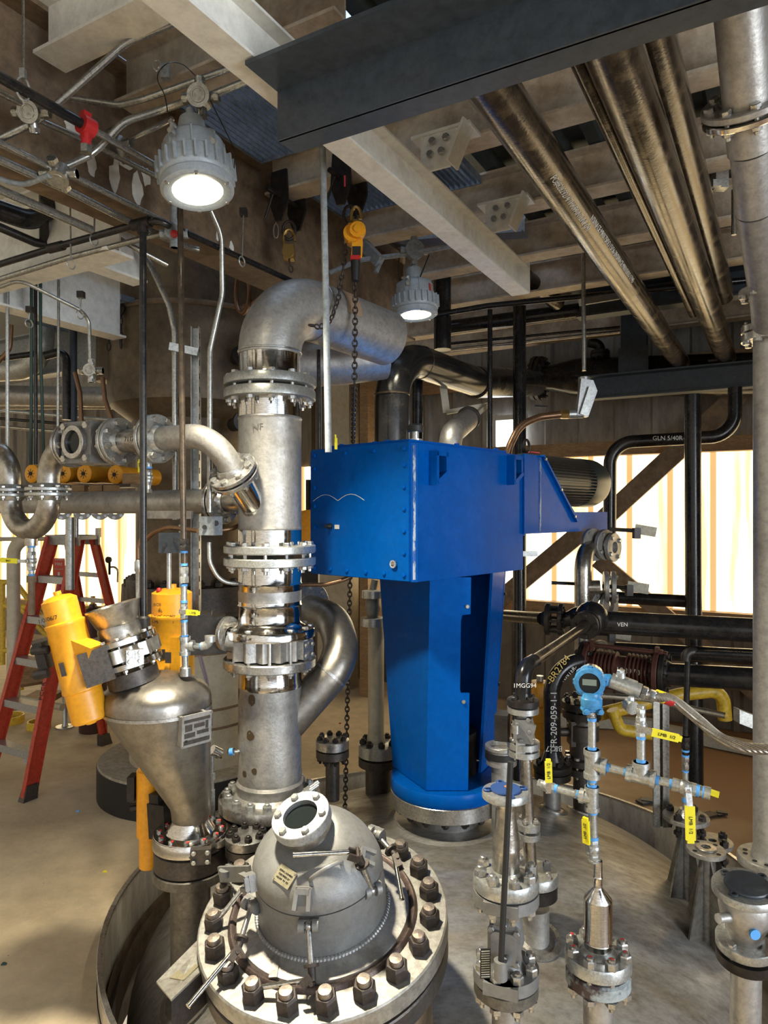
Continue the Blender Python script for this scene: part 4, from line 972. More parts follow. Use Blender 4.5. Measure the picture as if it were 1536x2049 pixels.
nip(dv, g(1138), g(1152), .014); b = B(); b.cyl(g(1152), g(1165), .022); b.cyl(g(1165), g(1230), .016); dv.part('drain_tube', b, M['rusty'])
# drain valve under the spool
dr = T('spool_drain', 'small drain valve with upright yellow handle under the flanged spool', 'valve', P(296, 985, 3.02))
g = lambda y: P(296, y, 3.02)
b = B(); b.cyl(g(895), g(915), .022, None, 16); dr.part('boss', b, M['rusty'])
nip(dr, g(915), g(938), .015); ballvalve(dr, g(955), UP, .020, .034, V((-.45, -.9, 0)).normalized(), V((0, 0, 1)), hl=.075, txt='LMB', hw=.024)
b = B(); b.cyl(g(965), g(984), .012); b.cyl(g(979), g(986), .017, None, 6); dr.part('drain_plug', b, M['zinc'])
# long header behind
hdp = T('header_pipe', 'long level header pipe running left from the riser under the sight glasses', 'pipe', P(440, 1003, 3.15))
HX = P(440, 1003, 3.15)
b = B(); b.tube([HX+L*.03, HX+L*2.2], .056, 28); hdp.part('pipe_body', b, M['dull'])
flange(hdp, HX, L, .104, .019, .056, M['fl'], .02); flange(hdp, HX-L*.008, -L, .104, .019, .052, M['fl'], .02); bolts(hdp, HX-L*.027, -L, .084, 8, .0145, M['zinc'], .044, .2)
b = B(); b.tube(fillet([HX-L*.02, HX-L*.12, HX-L*.2+D*.1], .1), .045, 24); hdp.part('end_pipe', b, M['steel'])
b = B(); b.box(P(335, 1030, 3.12), (.30, .012, .035), -L); solo('strut_bracket', b, M['dull'], 'flat grey strut bracket under the header pipe', 'bracket')
# ---------------------------------------------------------------- stepladder
lad = T('stepladder', 'red fibreglass stepladder with aluminium steps on the concrete floor', 'ladder', V((-2.4, 5.2, 0)))
fr = V((-2.41, 4.74, 0)); flft = fr+L*.5; topc = V((-2.36, 5.30, 1.76)); wt = L*.15
tr, tl = topc-wt-D*.06, topc+wt-D*.06; rr, rl = fr+D*1.02, flft+D*1.02; rtr, rtl = topc-wt+D*.07, topc+wt+D*.07
def rail(a, c, w=.095, dpt=.036):
    b = B(); b.bar(a, c, dpt*.35, w, -D); b.bar(a+D*w*.5-L*0, c+D*w*.5, dpt, .008, -D); b.bar(a-D*w*.5, c-D*w*.5, dpt, .008, -D); return b
rails = [lad.part('rail', rail(p, q_), M['red']) for p, q_ in ((fr, tr), (flft, tl))]
rrs = [lad.part('rear_rail', rail(p, q_, .055), M['red']) for p, q_ in ((rr, rtr), (rl, rtl))]
for i in range(1, 6):
    h = i*.293/1.76; p, q_ = fr.lerp(tr, h), flft.lerp(tl, h); b = B(); b.bar(p+D*.0, q_, .085, .02); b.bar(p-D*.042-UP*.018, q_-D*.042-UP*.018, .006, .045)
    lad.part('step', b, M['alu'])
for i in (1.6, 3, 4.3, 5):
    h = i*.293/1.76; b = B(); b.bar(rr.lerp(rtr, h), rl.lerp(rtl, h), .03, .032); lad.part('rear_brace', b, M['alu'])
b = B(); b.box(topc, (.38, .17, .03), L); b.box(topc-D*.085-UP*.02, (.40, .012, .075), L); b.box(topc+D*.085-UP*.02, (.40, .012, .075), L); b.box(topc-L*.18+D*.09+UP*.035, (.03, .03, .07), L); lad.part('top_cap', b, M['alu'])
b = B(); h = .55; b.bar(fr.lerp(tr, h), rr.lerp(rtr, h+.02), .006, .03); lad.part('spreader', b, M['alu'])
b = B(); h = .55; b.bar(flft.lerp(tl, h), rl.lerp(rtl, h+.02), .006, .03); lad.part('spreader', b, M['alu'])
for p, q_ in ((fr, tr), (flft, tl), (rr, rtr), (rl, rtl)):
    d = (q_-p).normalized(); b = B(); b.hexa([p+L*x+D*y for x, y in ((-.03, -.055), (.03, -.055), (.03, .05), (-.03, .05))], [p+d*.10+L*x+D*y for x, y in ((-.024, -.043), (.024, -.043), (.024, .043), (-.024, .043))]); lad.part('foot', b, M['iron'])
b = B(); b.bar(fr.lerp(tr, .16)+L*.02, fr.lerp(tr, .07)+L*.09+UP*.1, .006, .03); lad.part('knee_brace', b, M['alu'])
for k, h in ((0, .62), (1, .66)):
    p, q_ = ((rr, rtr), (rl, rtl))[k]; d = (q_-p).normalized(); c = p.lerp(q_, h)-D*.045
    b = B(); b.box(c, (.03, .003, .30), L, d); lad.part('warning_label', b, M['label'], rrs[k])
d = (tr-fr).normalized(); Xr = d; c = fr.lerp(tr, .44)-D*.043-L*.0; N_ = -D
lettering(lad, 'PCCR', .05, fr.lerp(tr, .40)-D*.053, d, N_.cross(d), M['blackt'], rails[0]); lettering(lad, 'MA', .05, fr.lerp(tr, .52)-D*.053, d, N_.cross(d), M['blackt'], rails[0])
# ---------------------------------------------------------------- transmitter stand, right front
NY = 2.06; k = NY/F
n1 = lambda y, x=1196: P(x, y, NY)
b = B(); vl(b, 1196, NY, [(2130, 29), (1965, 29)], 36); tank.part('front_nozzle', b, M['dull'], label='grey nozzle under the transmitter stand')
b = B(); vl(b, 1196, NY, [(1966, 40), (1966, 60), (1963, 63), (1942, 63), (1938, 58), (1938, 30)], 44); tank.part('nozzle_flange', b, mat('flaking_blue_grey_rust', (.36, .40, .40), .6, .1, (.08, .05, .045), 10, 1., .1, 60, None, (.46, .54)))
st = T('transmitter_stand', 'pipework stand carrying the blue pressure transmitter, on the right front nozzle', 'instrument', n1(1932))
b = B(); vl(b, 1196, NY, [(1936, 40), (1936, 58), (1932, 58)], 40); st.part('gasket', b, M['rubber'])
b = B(); vl(b, 1196, NY, [(1931, 40), (1931, 63), (1929, 65), (1909, 65), (1905, 63), (1904, 36), (1898, 32), (1894, 28)], 44); st.part('flange', b, M['galv'])
bolts(st, n1(1905), UP, 53*k, 8, .0185, M['zinc'], 62*k, .2, 'nut')
u_, v_, w_ = frame(UP)
for i in range(8):
    b = B(); a = .2+2*PI*i/8; c = n1(1905)+(u_*math.cos(a)+v_*math.sin(a))*53*k; b.box(c+UP*.0278, (.012, .007, .002), V((math.cos(a*3), math.sin(a*3), 0))); st.part('torque_mark', b, M['redt'], label='red paint mark on a stud')
b = B(); vl(b, 1196, NY, [(1899, 27), (1884, 27.5), (1882, 28.5), (1879, 27.5), (1800, 27.5), (1797, 27), (1777, 9.5), (1774, 8.5), (1757, 8.5), (1755, 9.5), (1752, 8.5), (1722, 8.5)], 40); st.part('reducer_body', b, M['shiny'])
SX2 = 1187
m1 = lambda y, x=SX2: P(x, y, NY)
hexbody(st, m1(1724, 1189), m1(1713, 1189), .018)
ballvalve(st, m1(1698, 1188), UP, .0175, .028, V((-.75, -.66, 0)).normalized(), V((-.06, -.1, 1)).normalized(), hl=.108, txt=True, hw=.022)
nip(st, m1(1680, 1187), m1(1622, 1185), .0125); 
XD = (P(1395, 1583, 1.93)-P(1187, 1530, NY)).normalized()
tee(st, m1(1598, 1184), UP, -XD, .0185, .036)
nip(st, m1(1574, 1184), m1(1558, 1184), .0125); tee(st, m1(1528, 1184), UP, XD, .021, .042)
nip(st, m1(1500, 1184), m1(1436, 1184), .0115); hexbody(st, m1(1435, 1183), m1(1424, 1183), .014, 'fl', 'bushing')
# left arm
a0 = m1(1598, 1184)-XD*.036; a1 = a0-XD*.075; nip(st, a0, a1, .011); hexbody(st, a0-XD*-.0, a0-XD*.016, .014, 'galv')
ballvalve(st, a1-XD*.025, XD, .016, .026, V((0, -1, .0)), V((-.03, 0, 1)), hl=.095, txt=True, hw=.02)
# right arm
c0 = m1(1528, 1184)+XD*.042; nip(st, c0, c0+XD*.058, .0115); c1 = c0+XD*.095; tee(st, c1, XD, UP, .021, .040)
nip(st, c1+UP*.04, c1+UP*.115, .0115); ballvalve(st, c1+UP*.143, UP, .0165, .028, V((-.3, -.95, 0)).normalized(), V((.97, -.1, -.2)).normalized(), hl=.11, txt=True, hw=.022)
b = B(); cc = c1+UP*.17; b.cyl(cc, cc+UP*.012, .012); b.hexnut(cc+UP*.01, UP, .014, .014); b.cyl(cc+UP*.02, cc+UP*.032, .011); st.part('vent_plug', b, M['galv'])
b = B(); b.cyl(cc+UP*.012+V((-.008, .04, .0)), cc+UP*.012+V((-.012, .07, .005)), .020, None, 20); b.hexnut(cc+UP*.03+V((-.01, .05, .0)), UP, .010, .014); st.part('gauge_fitting', b, M['galv'])
nip(st, c1+XD*.04, c1+XD*.085, .0115); c2 = c1+XD*.115
ballvalve(st, c2, XD, .020, .032, V((-.1, -1, 0)).normalized(), V((.02, .0, -1)), hl=.135, txt=True, hw=.025)
nip(st, c2+XD*.03, c2+XD*.055, .0145); b = B(); b.cyl(c2+XD*.05, c2+XD*.066, .017, None, 16); st.part('pipe_plug', b, M['galv'])
b = B(); b.bar(c2+XD*.045+VY_*.03, c2+XD*.10+VY_*.03-UP*.006, .012, .014); st.part('rear_handle', b, M['yellow'])
# transmitter head
TCn = P(1367, 1179, NY) if 0 else m1(1367, 1179); HAx = V((-.32, -.94, .0)).normalized()
b = B(); b.lathe(m1(1424, 1183), UP, [(.011, 0), (.02, .003), (.022, .010), (.029, .014), (.031, .022), (.031, .040), (.027, .045), (.025, .055)], 28)
for s_ in (-1, 1): b.box(m1(1420, 1183)+VX*.02*s_-VY_*.012, (.016, .014, .02)); b.cyl(m1(1420, 1183)+VX*.02*s_-VY_*.03, m1(1420, 1183)+VX*.02*s_+VY_*.02, .008)
tb = st.part('sensor_module', b, M['skyb'])
b = B(); b.lathe(TCn-HAx*.085, HAx, [(.02, 0), (.040, .004), (.040, .05), (.045, .052), (.045, .083), (.042, .09), (.031, .092), (.030, .086)], 36)
b.cyl(TCn-HAx*.04+VX*.02, TCn-HAx*.04+VX*.062, .018, None, 18)
for i in range(8): a = 2*PI*i/8; u_, v_, w_ = frame(HAx); b.box(TCn-HAx*.012+(u_*math.cos(a)+v_*math.sin(a))*.045, (.012, .006, .02), (-u_*math.sin(a)+v_*math.cos(a)), HAx)
th_ = st.part('transmitter_head', b, M['skyb'], label='sky blue transmitter housing')
b = B(); b.lathe(TCn+HAx*.001, HAx, [(.031, 0), (.031, .002)], 28); st.part('window_bezel', b, M['dark'], th_)
u_ = UP.cross(HAx).normalized(); v_ = HAx.cross(u_); b = B(); b.box(TCn+HAx*.0035+v_*.003, (.040, .018, .002), u_, HAx); st.part('display', b, M['lcd'], th_)
b = B(); b.lathe(TCn-HAx*.078, HAx, [(.0415, 0), (.0415, .03)], 36, (-.2, 1.8)); st.part('data_plate', b, M['chrome'], th_)
lb = TCn-HAx*.04+VX*.062; ce = P(1290, 1387, NY); cd = (ce-lb).normalized()
b = B(); b.cyl(lb, lb+cd*.088, .0225, None, 20); b.cyl(lb+cd*.03+UP*.015, lb+cd*.03+UP*.032, .013, None, 16); b.box(lb+cd*.055+UP*.02, (.05, .012, .012), cd); lbo = st.part('conduit_body', b, M['galv'])
bolt_at(st, lb+cd*.03+UP*.032, UP, .012, M['galv'], parent=lbo)
hexbody(st, lb+cd*.086, ce-cd*.012, .017, 'zinc', 'hose_union')
hexbody(st, ce-cd*.01, ce+cd*.03, .020, 'fl', 'hose_nut')
hs = T('flexible_hose', 'braided metal hose curving from the transmitter to the right edge', 'hose', P(1400, 1440, NY))
hp2 = fillet([ce+cd*.02, P(1345, 1398, NY), P(1392, 1436, 2.05), P(1440, 1478, 2.03), P(1490, 1497, 2.0), P(1600, 1502, 1.95)], .1, 6)
b = B(); b.tube(hp2, .0155, 20); hs.part('braid', b, M['braid'])
b = B(); a_ = P(1312, 1391, NY); c_ = P(1342, 1401, NY); dd = (c_-a_).normalized(); b.cyl(a_, a_+dd*.025, .0175, None, 20); hs.part('yellow_label', b, M['yellow'], label='yellow band of the hose label')
b = B(); b.cyl(a_+dd*.025, a_+dd*.052, .0175, None, 20); hs.part('red_label', b, M['redp'], label='red band of the hose label')
# ---------------------------------------------------------------- front valve stack (left of the transmitter)
FY = 2.08; k = FY/F
f1 = lambda y, x=1012: P(x, y, FY)
b = B(); vl(b, 1012, FY, [(2140, 28), (1980, 28)], 36); tank.part('front_nozzle', b, M['dull'], label='grey nozzle under the black handled valve')
b = B(); vl(b, 1012, FY, [(1983, 40), (1983, 61), (1980, 64), (1960, 64), (1957, 58), (1957, 30)], 44); tank.part('nozzle_flange', b, M['soot'])
fv = T('lever_valve', 'grey cast flanged valve with long black lever handle in front', 'valve', f1(1955))
def scal(y0, y1, hw=65):
    b = B(); n = 8; prof = []
    for i in range(64):
        a = 2*PI*i/64; r = hw*k; prof.append((r*math.cos(a), r*math.sin(a)))
    b.prism(prof, f1(y1), VX, VY_, (y1-y0)*k); b.box(f1((y0+y1)/2, 994)+V((0, -.075, 0)), (.10, .035, (y1-y0)*k), V((.93, -.36, 0))); return b
fv.part('flange', scal(1932, 1956), M['cast']); fv.part('flange', scal(1777, 1800), M['cast'])
bolts(fv, f1(1932), UP, 52*k, 8, .019, M['zinc'], 52*k, .25, 'nut')
b = B(); vl(b, 1012, FY, [(1934, 40), (1920, 33), (1900, 30), (1880, 32), (1860, 34), (1840, 32), (1822, 28), (1808, 30), (1798, 40)], 40)
b.sphere(f1(1868)+V((.0, -.012, 0)), .052, 24)
vb = fv.part('valve_body', b, M['cast'])
def rpoly(w, h, r, n=4):
    out = []
    for cx, cy, a0 in ((w-r, h-r, 0), (-w+r, h-r, PI/2), (-w+r, -h+r, PI), (w-r, -h+r, 1.5*PI)):
        out += [(cx+r*math.cos(a0+PI/2*i/n), cy+r*math.sin(a0+PI/2*i/n)) for i in range(n+1)]
    return out
bx1 = V((.93, -.36, 0)); bn = V((-.36, -.93, 0)); cb0 = f1(1870, 1016)
b = B(); b.prism(rpoly(.048, .056, .02), cb0+bn*.045, bx1, UP, .016); b.prism(rpoly(.036, .044, .016), cb0+bn*.061, bx1, UP, .012); b.prism(rpoly(.03, .018, .01), cb0+bn*.046+UP*.062, bx1, UP, .014); bon = fv.part('bonnet_plate', b, M['cast'], vb)
for dx, dz in ((-.037, .044), (.037, .044), (-.037, -.044), (.037, -.044), (.0, .062)): bolt_at(fv, cb0+bn*.061+bx1*dx+UP*dz, bn, .010, M['cast'], parent=bon)

b = B(); c = f1(1888, 988)+V((0, -.118, 0)); b.cyl(c-UP*.026, c+UP*.026, .019, None, 20); b.cyl(c+VX*.005, c+VX*.04+VY_*.07, .013); sk = fv.part('lever_socket', b, M['cast'], vb)
b = B(); b.cyl(c+UP*.0, P(1021, 1524, FY-.125), .0085, .0085, 16); fv.part('lever', b, M['rubber'], vb, 'long black lever bar')
b = B(); ct = f1(1893, 963)+V((0, -.08, 0)); Xt = V((.98, -.1, .12)).normalized(); b.box(ct, (.03, .003, .085), Xt, UP); tg = fv.part('data_tag', b, M['blackt'], vb, 'black data tag with light rows')
b = B()
for i in range(12): b.box(ct+UP*(.036-.0066*i)-VY_*.0022, (.024, .001, .0028), Xt)
fv.part('tag_row', b, M['label'], tg)
fs_ = T('reducer_spool', 'open topped stainless reducer with blue plastic flange cover', 'pipe', f1(1776))
b = B(); vl(b, 1012, FY, [(1775, 36), (1775, 63), (1772, 65), (1752, 65), (1748, 63), (1747, 40), (1744, 31), (1738, 28)], 44); fs_.part('flange', b, M['galv'])
bolts(fs_, f1(1748), UP, 52*k, 8, .019, M['zinc'], 52*k, .1, 'nut')
b = B(); vl(b, 1012, FY, [(1744, 27.5), (1700, 27), (1697, 28), (1694, 27), (1680, 27), (1640, 21), (1617, 20.5), (1612, 21), (1600, 26), (1596, 26)], 40); fs_.part('pipe_body', b, M['steel'])
b = B(); vl(b, 1011, FY, [(1597, 30), (1597, 44), (1595, 46.5), (1584, 46.5), (1581, 45), (1581, 20)], 44); fs_.part('top_flange', b, M['galv'])
cv_ = T('flange_cover', 'blue plastic cover with ears on the open reducer flange', 'cover', f1(1581, 1011))
b = B(); cc = f1(1581, 1011); b.lathe(cc, UP, [(30*k, 0), (31*k, .004), (30*k, .007), (.0001, .007)], 32)
for a in (.15, 1.7, 3.2, 4.8): d = V((math.cos(a), math.sin(a), 0)); b.ring(cc+d*37*k, UP, .0125, .006, .006, 18); b.bar(cc+d*28*k+UP*.003, cc+d*33*k+UP*.003, .014, .006)
cv_.part('cover_disc', b, mat('blue_plastic', (.02, .06, .20), .45))
b = B(); b.lathe(cc+UP*.0072+V((.01, .01, 0)), UP, [(.012, 0), (.0001, .0006)], 14); cv_.part('orange_smear', b, mat('orange_smear', (.5, .16, .04), .6))
# slimmer column right behind it
RY = 2.7; k = RY/F
r1 = lambda y, x: P(x, y, RY)
b = B(); vl(b, 1071, 2.70, [(1925, 34), (1905, 27), (1815, 27)], 32); b.lathe(V((P(1071, 1915, 2.70).x, 2.70, ZY(1915, 2.70))), V((.05, -.3, 1)), [(.075, -.01), (.075, .004), (.045, .008)], 36); tank.part('side_nozzle', b, M['dull'])
rs = T('sample_spool', 'thin stainless spool piece behind the blue capped reducer', 'pipe', P(1065, 1790, 2.70))
b = B(); vl(b, 1068, 2.70, [(1790, 30), (1790, 46), (1765, 46), (1763, 30)], 36); rs.part('lower_flange', b, M['blacks'])
b = B(); vl(b, 1068, 2.70, [(1762, 30), (1762, 48), (1745, 48), (1742, 46), (1742, 14)], 36); rs.part('flange', b, M['galv'])
bolts(rs, P(1068, 1742, 2.70), UP, .07, 4, .015, M['zinc'], .05, .6, 'nut')
b = B(); b.tube([P(1062, 1745, 2.70), P(1058, 1672, 2.70)], .024, 24); rs.part('pipe_body', b, M['steel'])
b = B(); vl(b, 1057, 2.70, [(1676, 12), (1676, 23), (1664, 23), (1662, 12)], 32); rs.part('flange', b, M['galv'])
us = T('sample_spool', 'upper thin stainless spool running up to the black handled switch valve', 'pipe', P(1055, 1655, 2.70))
b = B(); vl(b, 1057, 2.70, [(1658, 12), (1658, 23), (1646, 23), (1643, 12)], 32); us.part('flange', b, M['galv'])
bolts(us, P(1057, 1643, 2.70), UP, .03, 4, .011, M['zinc'], .05, .9, 'nut')
b = B(); b.tube([P(1056, 1645, 2.70), P(1050, 1500, 2.70)], .0245, 24); us.part('pipe_body', b, M['steel'])
sv = T('switch_valve', 'small flanged valve with DXP switch box below the black elbow', 'valve', P(1047, 1510, 2.70))
k = 2.70/F
b = B(); vl(b, 1047, 2.70, [(1510, 12), (1510, 32), (1499, 32), (1498, 12)], 32); vl(b, 1047, 2.70, [(1495, 12), (1495, 32), (1483, 32), (1480, 14)], 32); sv.part('flange', b, M['galv'])
bolts(sv, P(1047, 1481, 2.70), UP, .043, 4, .012, M['zinc'], .05, .5)
b = B(); vl(b, 1045, 2.70, [(1484, 18), (1470, 22), (1452, 24), (1436, 20), (1426, 14)], 28); b.prism([(-.04, -.045), (.03, -.045), (.045, .02), (.01, .045), (-.035, .04)], P(1046, 1455, 2.70)+V((0, -.03, 0)), V((.9, -.3, 0)).normalized(), UP, .03); vb = sv.part('valve_body', b, M['cast'])
b = B(); vl(b, 1046, 2.70, [(1428, 14), (1425, 31), (1414, 31), (1412, 14)], 32); sv.part('flange', b, M['galv'])
for dx, dy in ((1028, 1440), (1050, 1432), (1052, 1455), (1036, 1472)): bolt_at(sv, P(dx, dy, 2.70)+V((0, -.06, 0)), V((-.3, -.9, 0)), .008, M['cast'], parent=vb)
b = B(); c = P(1031, 1456, 2.63); b.cyl(c-UP*.02, c+UP*.012, .017, None, 18); sv.part('stem_cap', b, M['fl'], vb)
b = B(); b.box(P(1005, 1452, 2.72), (.05, .08, .10), V((.95, -.3, 0))); sw = sv.part('switch_box', b, M['blacks'], vb)
lettering(sv, 'DXP', .022, P(1008, 1453, 2.705), UP, V((-.95, .3, 0)), M['whitet'], sw)
b = B(); b.box(P(1041, 1500, 2.65), (.036, .003, .07)); solo('hanging_tag', b, M['dull'], 'plain brown metal tag hanging on the switch valve', 'tag')
# black elbow and varnished pipe rising to the header flange
eb = T('sample_pipe', 'black elbow and varnished pipe rising to the header flange on the right', 'pipe', P(1046, 1410, 2.70))
b = B(); vl(b, 1046, 2.70, [(1410, 14), (1410, 32), (1399, 32), (1396, 14)], 32); eb.part('flange', b, M['blacks'])
bolts(eb, P(1046, 1397, 2.70), UP, .043, 4, .012, M['blacks'], .05, .5)
b = B(); vl(b, 1046, 2.70, [(1398, 17), (1380, 15.5), (1372, 15.5)], 28); b.tube(fillet([P(1046, 1385, 2.70), P(1047, 1337, 2.70), P(1068, 1324, 2.78)], .06, 10), .031, 24); eo = eb.part('elbow_pipe', b, M['black'])
b = B(); b.tube([P(1062, 1327, 2.77), P(1168, 1255, 3.35)], .024, 24); eb.part('straight_pipe', b, M['mill'])
dd = (P(1168, 1255, 3.35)-P(1062, 1327, 2.77)).normalized(); flange(eb, P(1172, 1251, 3.37), -dd, .066, .018, .024, M['blacks'], .02); bolts(eb, P(1172, 1251, 3.37)-dd*.016, -dd, .05, 4, .013, M['blacks'], .04)
lettering(eb, '1MGG94', .024, P(1046, 1368, 2.70)+V((0, 0, 0))-V((0, .0318, 0)), VX, UP, M['whitet'], eo)
# header with the tee, black, level
bh = T('black_header', 'long level black header pipe with flanges along the right', 'pipe', P(1180, 1250, 3.50))
b = B(); b.tube([P(1011, 1232, 4.05), P(1085, 1238, 3.63)], .033, 22); b.tube([P(1140, 1242, 3.58), P(1190, 1244, 3.55), P(1520, 1262, 3.28)], .057, 26); b.tube(fillet([P(1120, 1240, 3.60), P(1140, 1238, 3.58), P(1160, 1225, 3.56), P(1185, 1240, 3.50)], .05), .038, 20); bh.part('pipe_body', b, M['black'])
hd_ = (P(1140, 1242, 3.58)-P(1085, 1238, 3.63)).normalized()
for e in (1101, 1117): flange(bh, P(e, 1239, 3.61), hd_ if e > 1105 else -hd_, .083, .025, .035, M['blacks'], .02)
bolts(bh, P(1096, 1239, 3.61), -hd_, .063, 8, .014, M['blacks'], .06)
b = B(); b.sphere(P(1183, 1236, 3.48), .082, 20); bh.part('tee_body', b, M['black'])
flange(bh, P(1174, 1250, 3.385), dd, .068, .018, .024, M['blacks'], .02)
lettering(bh, 'VEN', .028, P(1245, 1250, 3.44), VX, UP, M['whitet'], None)
# TFR pipe with its bend, chalk marks
TY = 3.8; k = TY/F
tf = T('marked_pipe', 'black bent pipe with chalked TFR numbers, standing on a black flange', 'pipe', P(1104, 1530, TY))
tp_ = fillet([P(1105, 1512, TY), P(1103, 1338, TY), P(1165, 1322, TY+.05)], .17, 14)
b = B(); b.tube(tp_, 16.5*k, 28); vl(b, 1105, TY, [(1526, 26), (1515, 22), (1500, 16.5)], 28); to = tf.part('pipe_body', b, M['black'])
b = B(); vl(b, 1105, TY, [(1541, 18), (1541, 36), (1538, 38), (1528, 38), (1525, 30)], 36); tf.part('flange', b, M['blacks'])
bolts(tf, P(1105, 1525, TY), UP, 30*k, 8, .014, M['blacks'], .055, .2, 'nut')
pf = lambda y: P(1104, y, TY)-V((0, 16.5*k+.0006, 0))
lettering(tf, 'TFR-209-059-1-1', .048, pf(1440), UP, V((-1, 0, 0)), M['whitet'], to, None, 1.)
lettering(tf, 'BR27', .042, pf(1492), V((-1, 0, .0)), V((0, 0, -1)), M['whitet'], to, None)
lettering(tf, '-BR2784-', .052, P(1118, 1338, TY-.04), V((.62, .1, .78)), V((-.78, .0, .62)), M['yelp'], to); lettering(tf, '-VENTER-', .03, P(1136, 1350, TY-.02), V((.72, .1, .69)), V((-.69, 0, .72)), M['whitet'], to)
lettering(tf, 'HP08UV', .016, P(1110, 1516, TY-.044), V((-1, 0, 0)), V((0, 0, -1)), M['whitet'], to)
b = B(); b.cyl(pf(1432)+VX*.015, pf(1432)+VX*.015-VY_*.001, .008, None, 12); tf.part('rust_spot', b, M['rust'], to)
b = B(); vl(b, 1105, TY, [(1556, 18), (1556, 36), (1543, 36), (1543, 18)], 36); tank.part('nozzle_flange', b, M['blacks'])
b = B(); vl(b, 1104, TY, [(1690, 18), (1640, 17), (1555, 17)], 28); tank.part('side_nozzle', b, M['dull'])
# grey gate valve beyond
GY = 3.95; gv = T('gate_valve', 'dark grey forged gate valve behind the transmitter stem', 'valve', P(1164, 1545, GY)); k = GY/F
b = B(); vl(b, 1164, GY, [(1545, 18), (1545, 36), (1532, 36), (1530, 18)], 32); vl(b, 1164, GY, [(1527, 18), (1527, 36), (1515, 36), (1512, 24)], 32); gv.part('flange', b, M['iron'])
b = B(); vl(b, 1166, GY, [(1514, 26), (1480, 26), (1478, 31), (1448, 31), (1446, 26), (1432, 22)], 28); b.bar(P(1138, 1464, GY), P(1170, 1464, GY), .10, .14); b.cyl(P(1120, 1464, GY), P(1142, 1464, GY), .026); gv.part('valve_body', b, M['iron'])
b = B(); vl(b, 1164, GY, [(1434, 22), (1434, 38), (1424, 38), (1421, 38), (1420, 22)], 32); vl(b, 1164, GY, [(1417, 22), (1417, 39), (1403, 39), (1400, 20)], 32); gv.part('bonnet_flange', b, M['blacks'])
bolts(gv, P(1164, 1401, GY), UP, 31*k, 8, .018, M['blacks'], .08, .2, 'nut')
bolts(gv, P(1164, 1513, GY), UP, 30*k, 8, .016, M['zinc'], .08, .2)
b = B(); vl(b, 1164, GY, [(1690, 18), (1545, 17)], 28); tank.part('side_nozzle', b, M['iron'])
# orange actuator hiding behind the TFR pipe, capped stub, more nozzles
at_ = T('orange_actuator', 'tall orange actuator behind the chalk-marked black pipe', 'actuator', P(1078, 1555, 4.3))
b = B(); vl(b, 1080, 4.3, [(1548, 22), (1548, 26), (1545, 26), (1440, 26), (1438, 28), (1410, 28), (1408, 24), (1370, 24), (1364, 20), (1362, 5)], 32); at_.part('cylinder_body', b, M['orange'])
b = B(); vl(b, 1080, 4.3, [(1362, 7), (1352, 7)], 12); at_.part('vent_plug', b, M['zinc'])
b = B(); b.box(P(1065, 1525, 4.2), (.14, .02, .14)); at_.part('mount_frame', b, M['orange'])
sn = T('stub_flange', 'open stub with pale ring beside the blue stand', 'flange', P(1003, 1510, 3.3))
b = B(); vl(b, 1003, 3.3, [(1660, 20), (1530, 20), (1528, 30), (1515, 30), (1513, 29), (1500, 29)], 36); sn.part('pipe_body', b, M['dull'])
b = B(); b.ring(P(1003, 1498, 3.3), UP, 33*3.3/F, 24*3.3/F, .018, 36); sn.part('pale_ring', b, M['galv'], label='pale metal ring')
b = B(); vl(b, 1003, 3.3, [(1515, 33), (1503, 33)], 36); sn.part('black_band', b, M['rubber'])
# check valve at the right edge
cvv = T('check_valve', 'squat cast flanged valve with blue plug at the right edge', 'valve', P(1495, 1885, 2.0)); k = 2.0/F
def tl(b, x, y, rows, ax=V((.05, -.12, 1)), Y=2.0): # slightly tilted stack
    c = P(x, y, Y); return b.lathe(c, ax.normalized(), rows, 40)
axv = V((-.06, -.10, 1)).normalized(); e0 = P(1492, 1895, 2.0)
b = B(); b.lathe(e0, axv, [(.03, 0), (.078, 0), (.08, .003), (.08, .026), (.078, .028), (.04, .03)], 40); cvv.part('flange', b, M['galv'])
b = B(); b.lathe(e0, axv, [(.045, .026), (.05, .05), (.066, .09), (.072, .125), (.066, .15), (.06, .165)], 40); b.box(e0+axv*.10+VX*.065-VY_*.03, (.05, .06, .09)); b.cyl(e0+axv*.11-VX*.06-VY_*.03, e0+axv*.115-VX*.10-VY_*.045, .013); vb = cvv.part('valve_body', b, M['dull'])
b = B(); b.lathe(e0+axv*.163, axv, [(.03, 0), (.085, 0), (.088, .003), (.088, .02), (.085, .024), (.03, .024)], 44); cvv.part('top_flange', b, M['galv'])
b = B(); b.cyl(e0+axv*.085-VY_*.066-VX*.012, e0+axv*.085-VY_*.075-VX*.012, .014, None, 16); cvv.part('blue_plug', b, M['tape'], vb, 'blue plug on the valve side')
b = B(); Xt = V((.8, -.3, .45)).normalized(); ct = e0+axv*.062-VY_*.085+VX*.035; b.box(ct, (.05, .002, .05), Xt); tg = cvv.part('data_tag', b, M['iron'], vb)
b = B()
for i in range(7): b.box(ct+UP*(.018-.006*i)-VY_*.0018, (.038, .001, .0022), Xt)
cvv.part('tag_row', b, M['label'], tg)
bolts(cvv, e0+axv*.028, axv, .064, 4, .012, M['zinc'], .05, .5)
cvc = T('flange_cover', 'dark round cover lying on the squat valve at the right edge', 'cover', e0+axv*.188)
b = B(); cc = e0+axv*.188+VX*.005; b.lathe(cc, axv, [(.060, 0), (.061, .003), (.059, .007), (.0001, .008)], 36)
for a in (.5, 2.1, 3.7, 5.3): u_, v_, w_ = frame(axv); b.ring(cc+(u_*math.cos(a)+v_*math.sin(a))*.068, axv, .013, .006, .005, 16)
cvc.part('cover_disc', b, M['grey'])
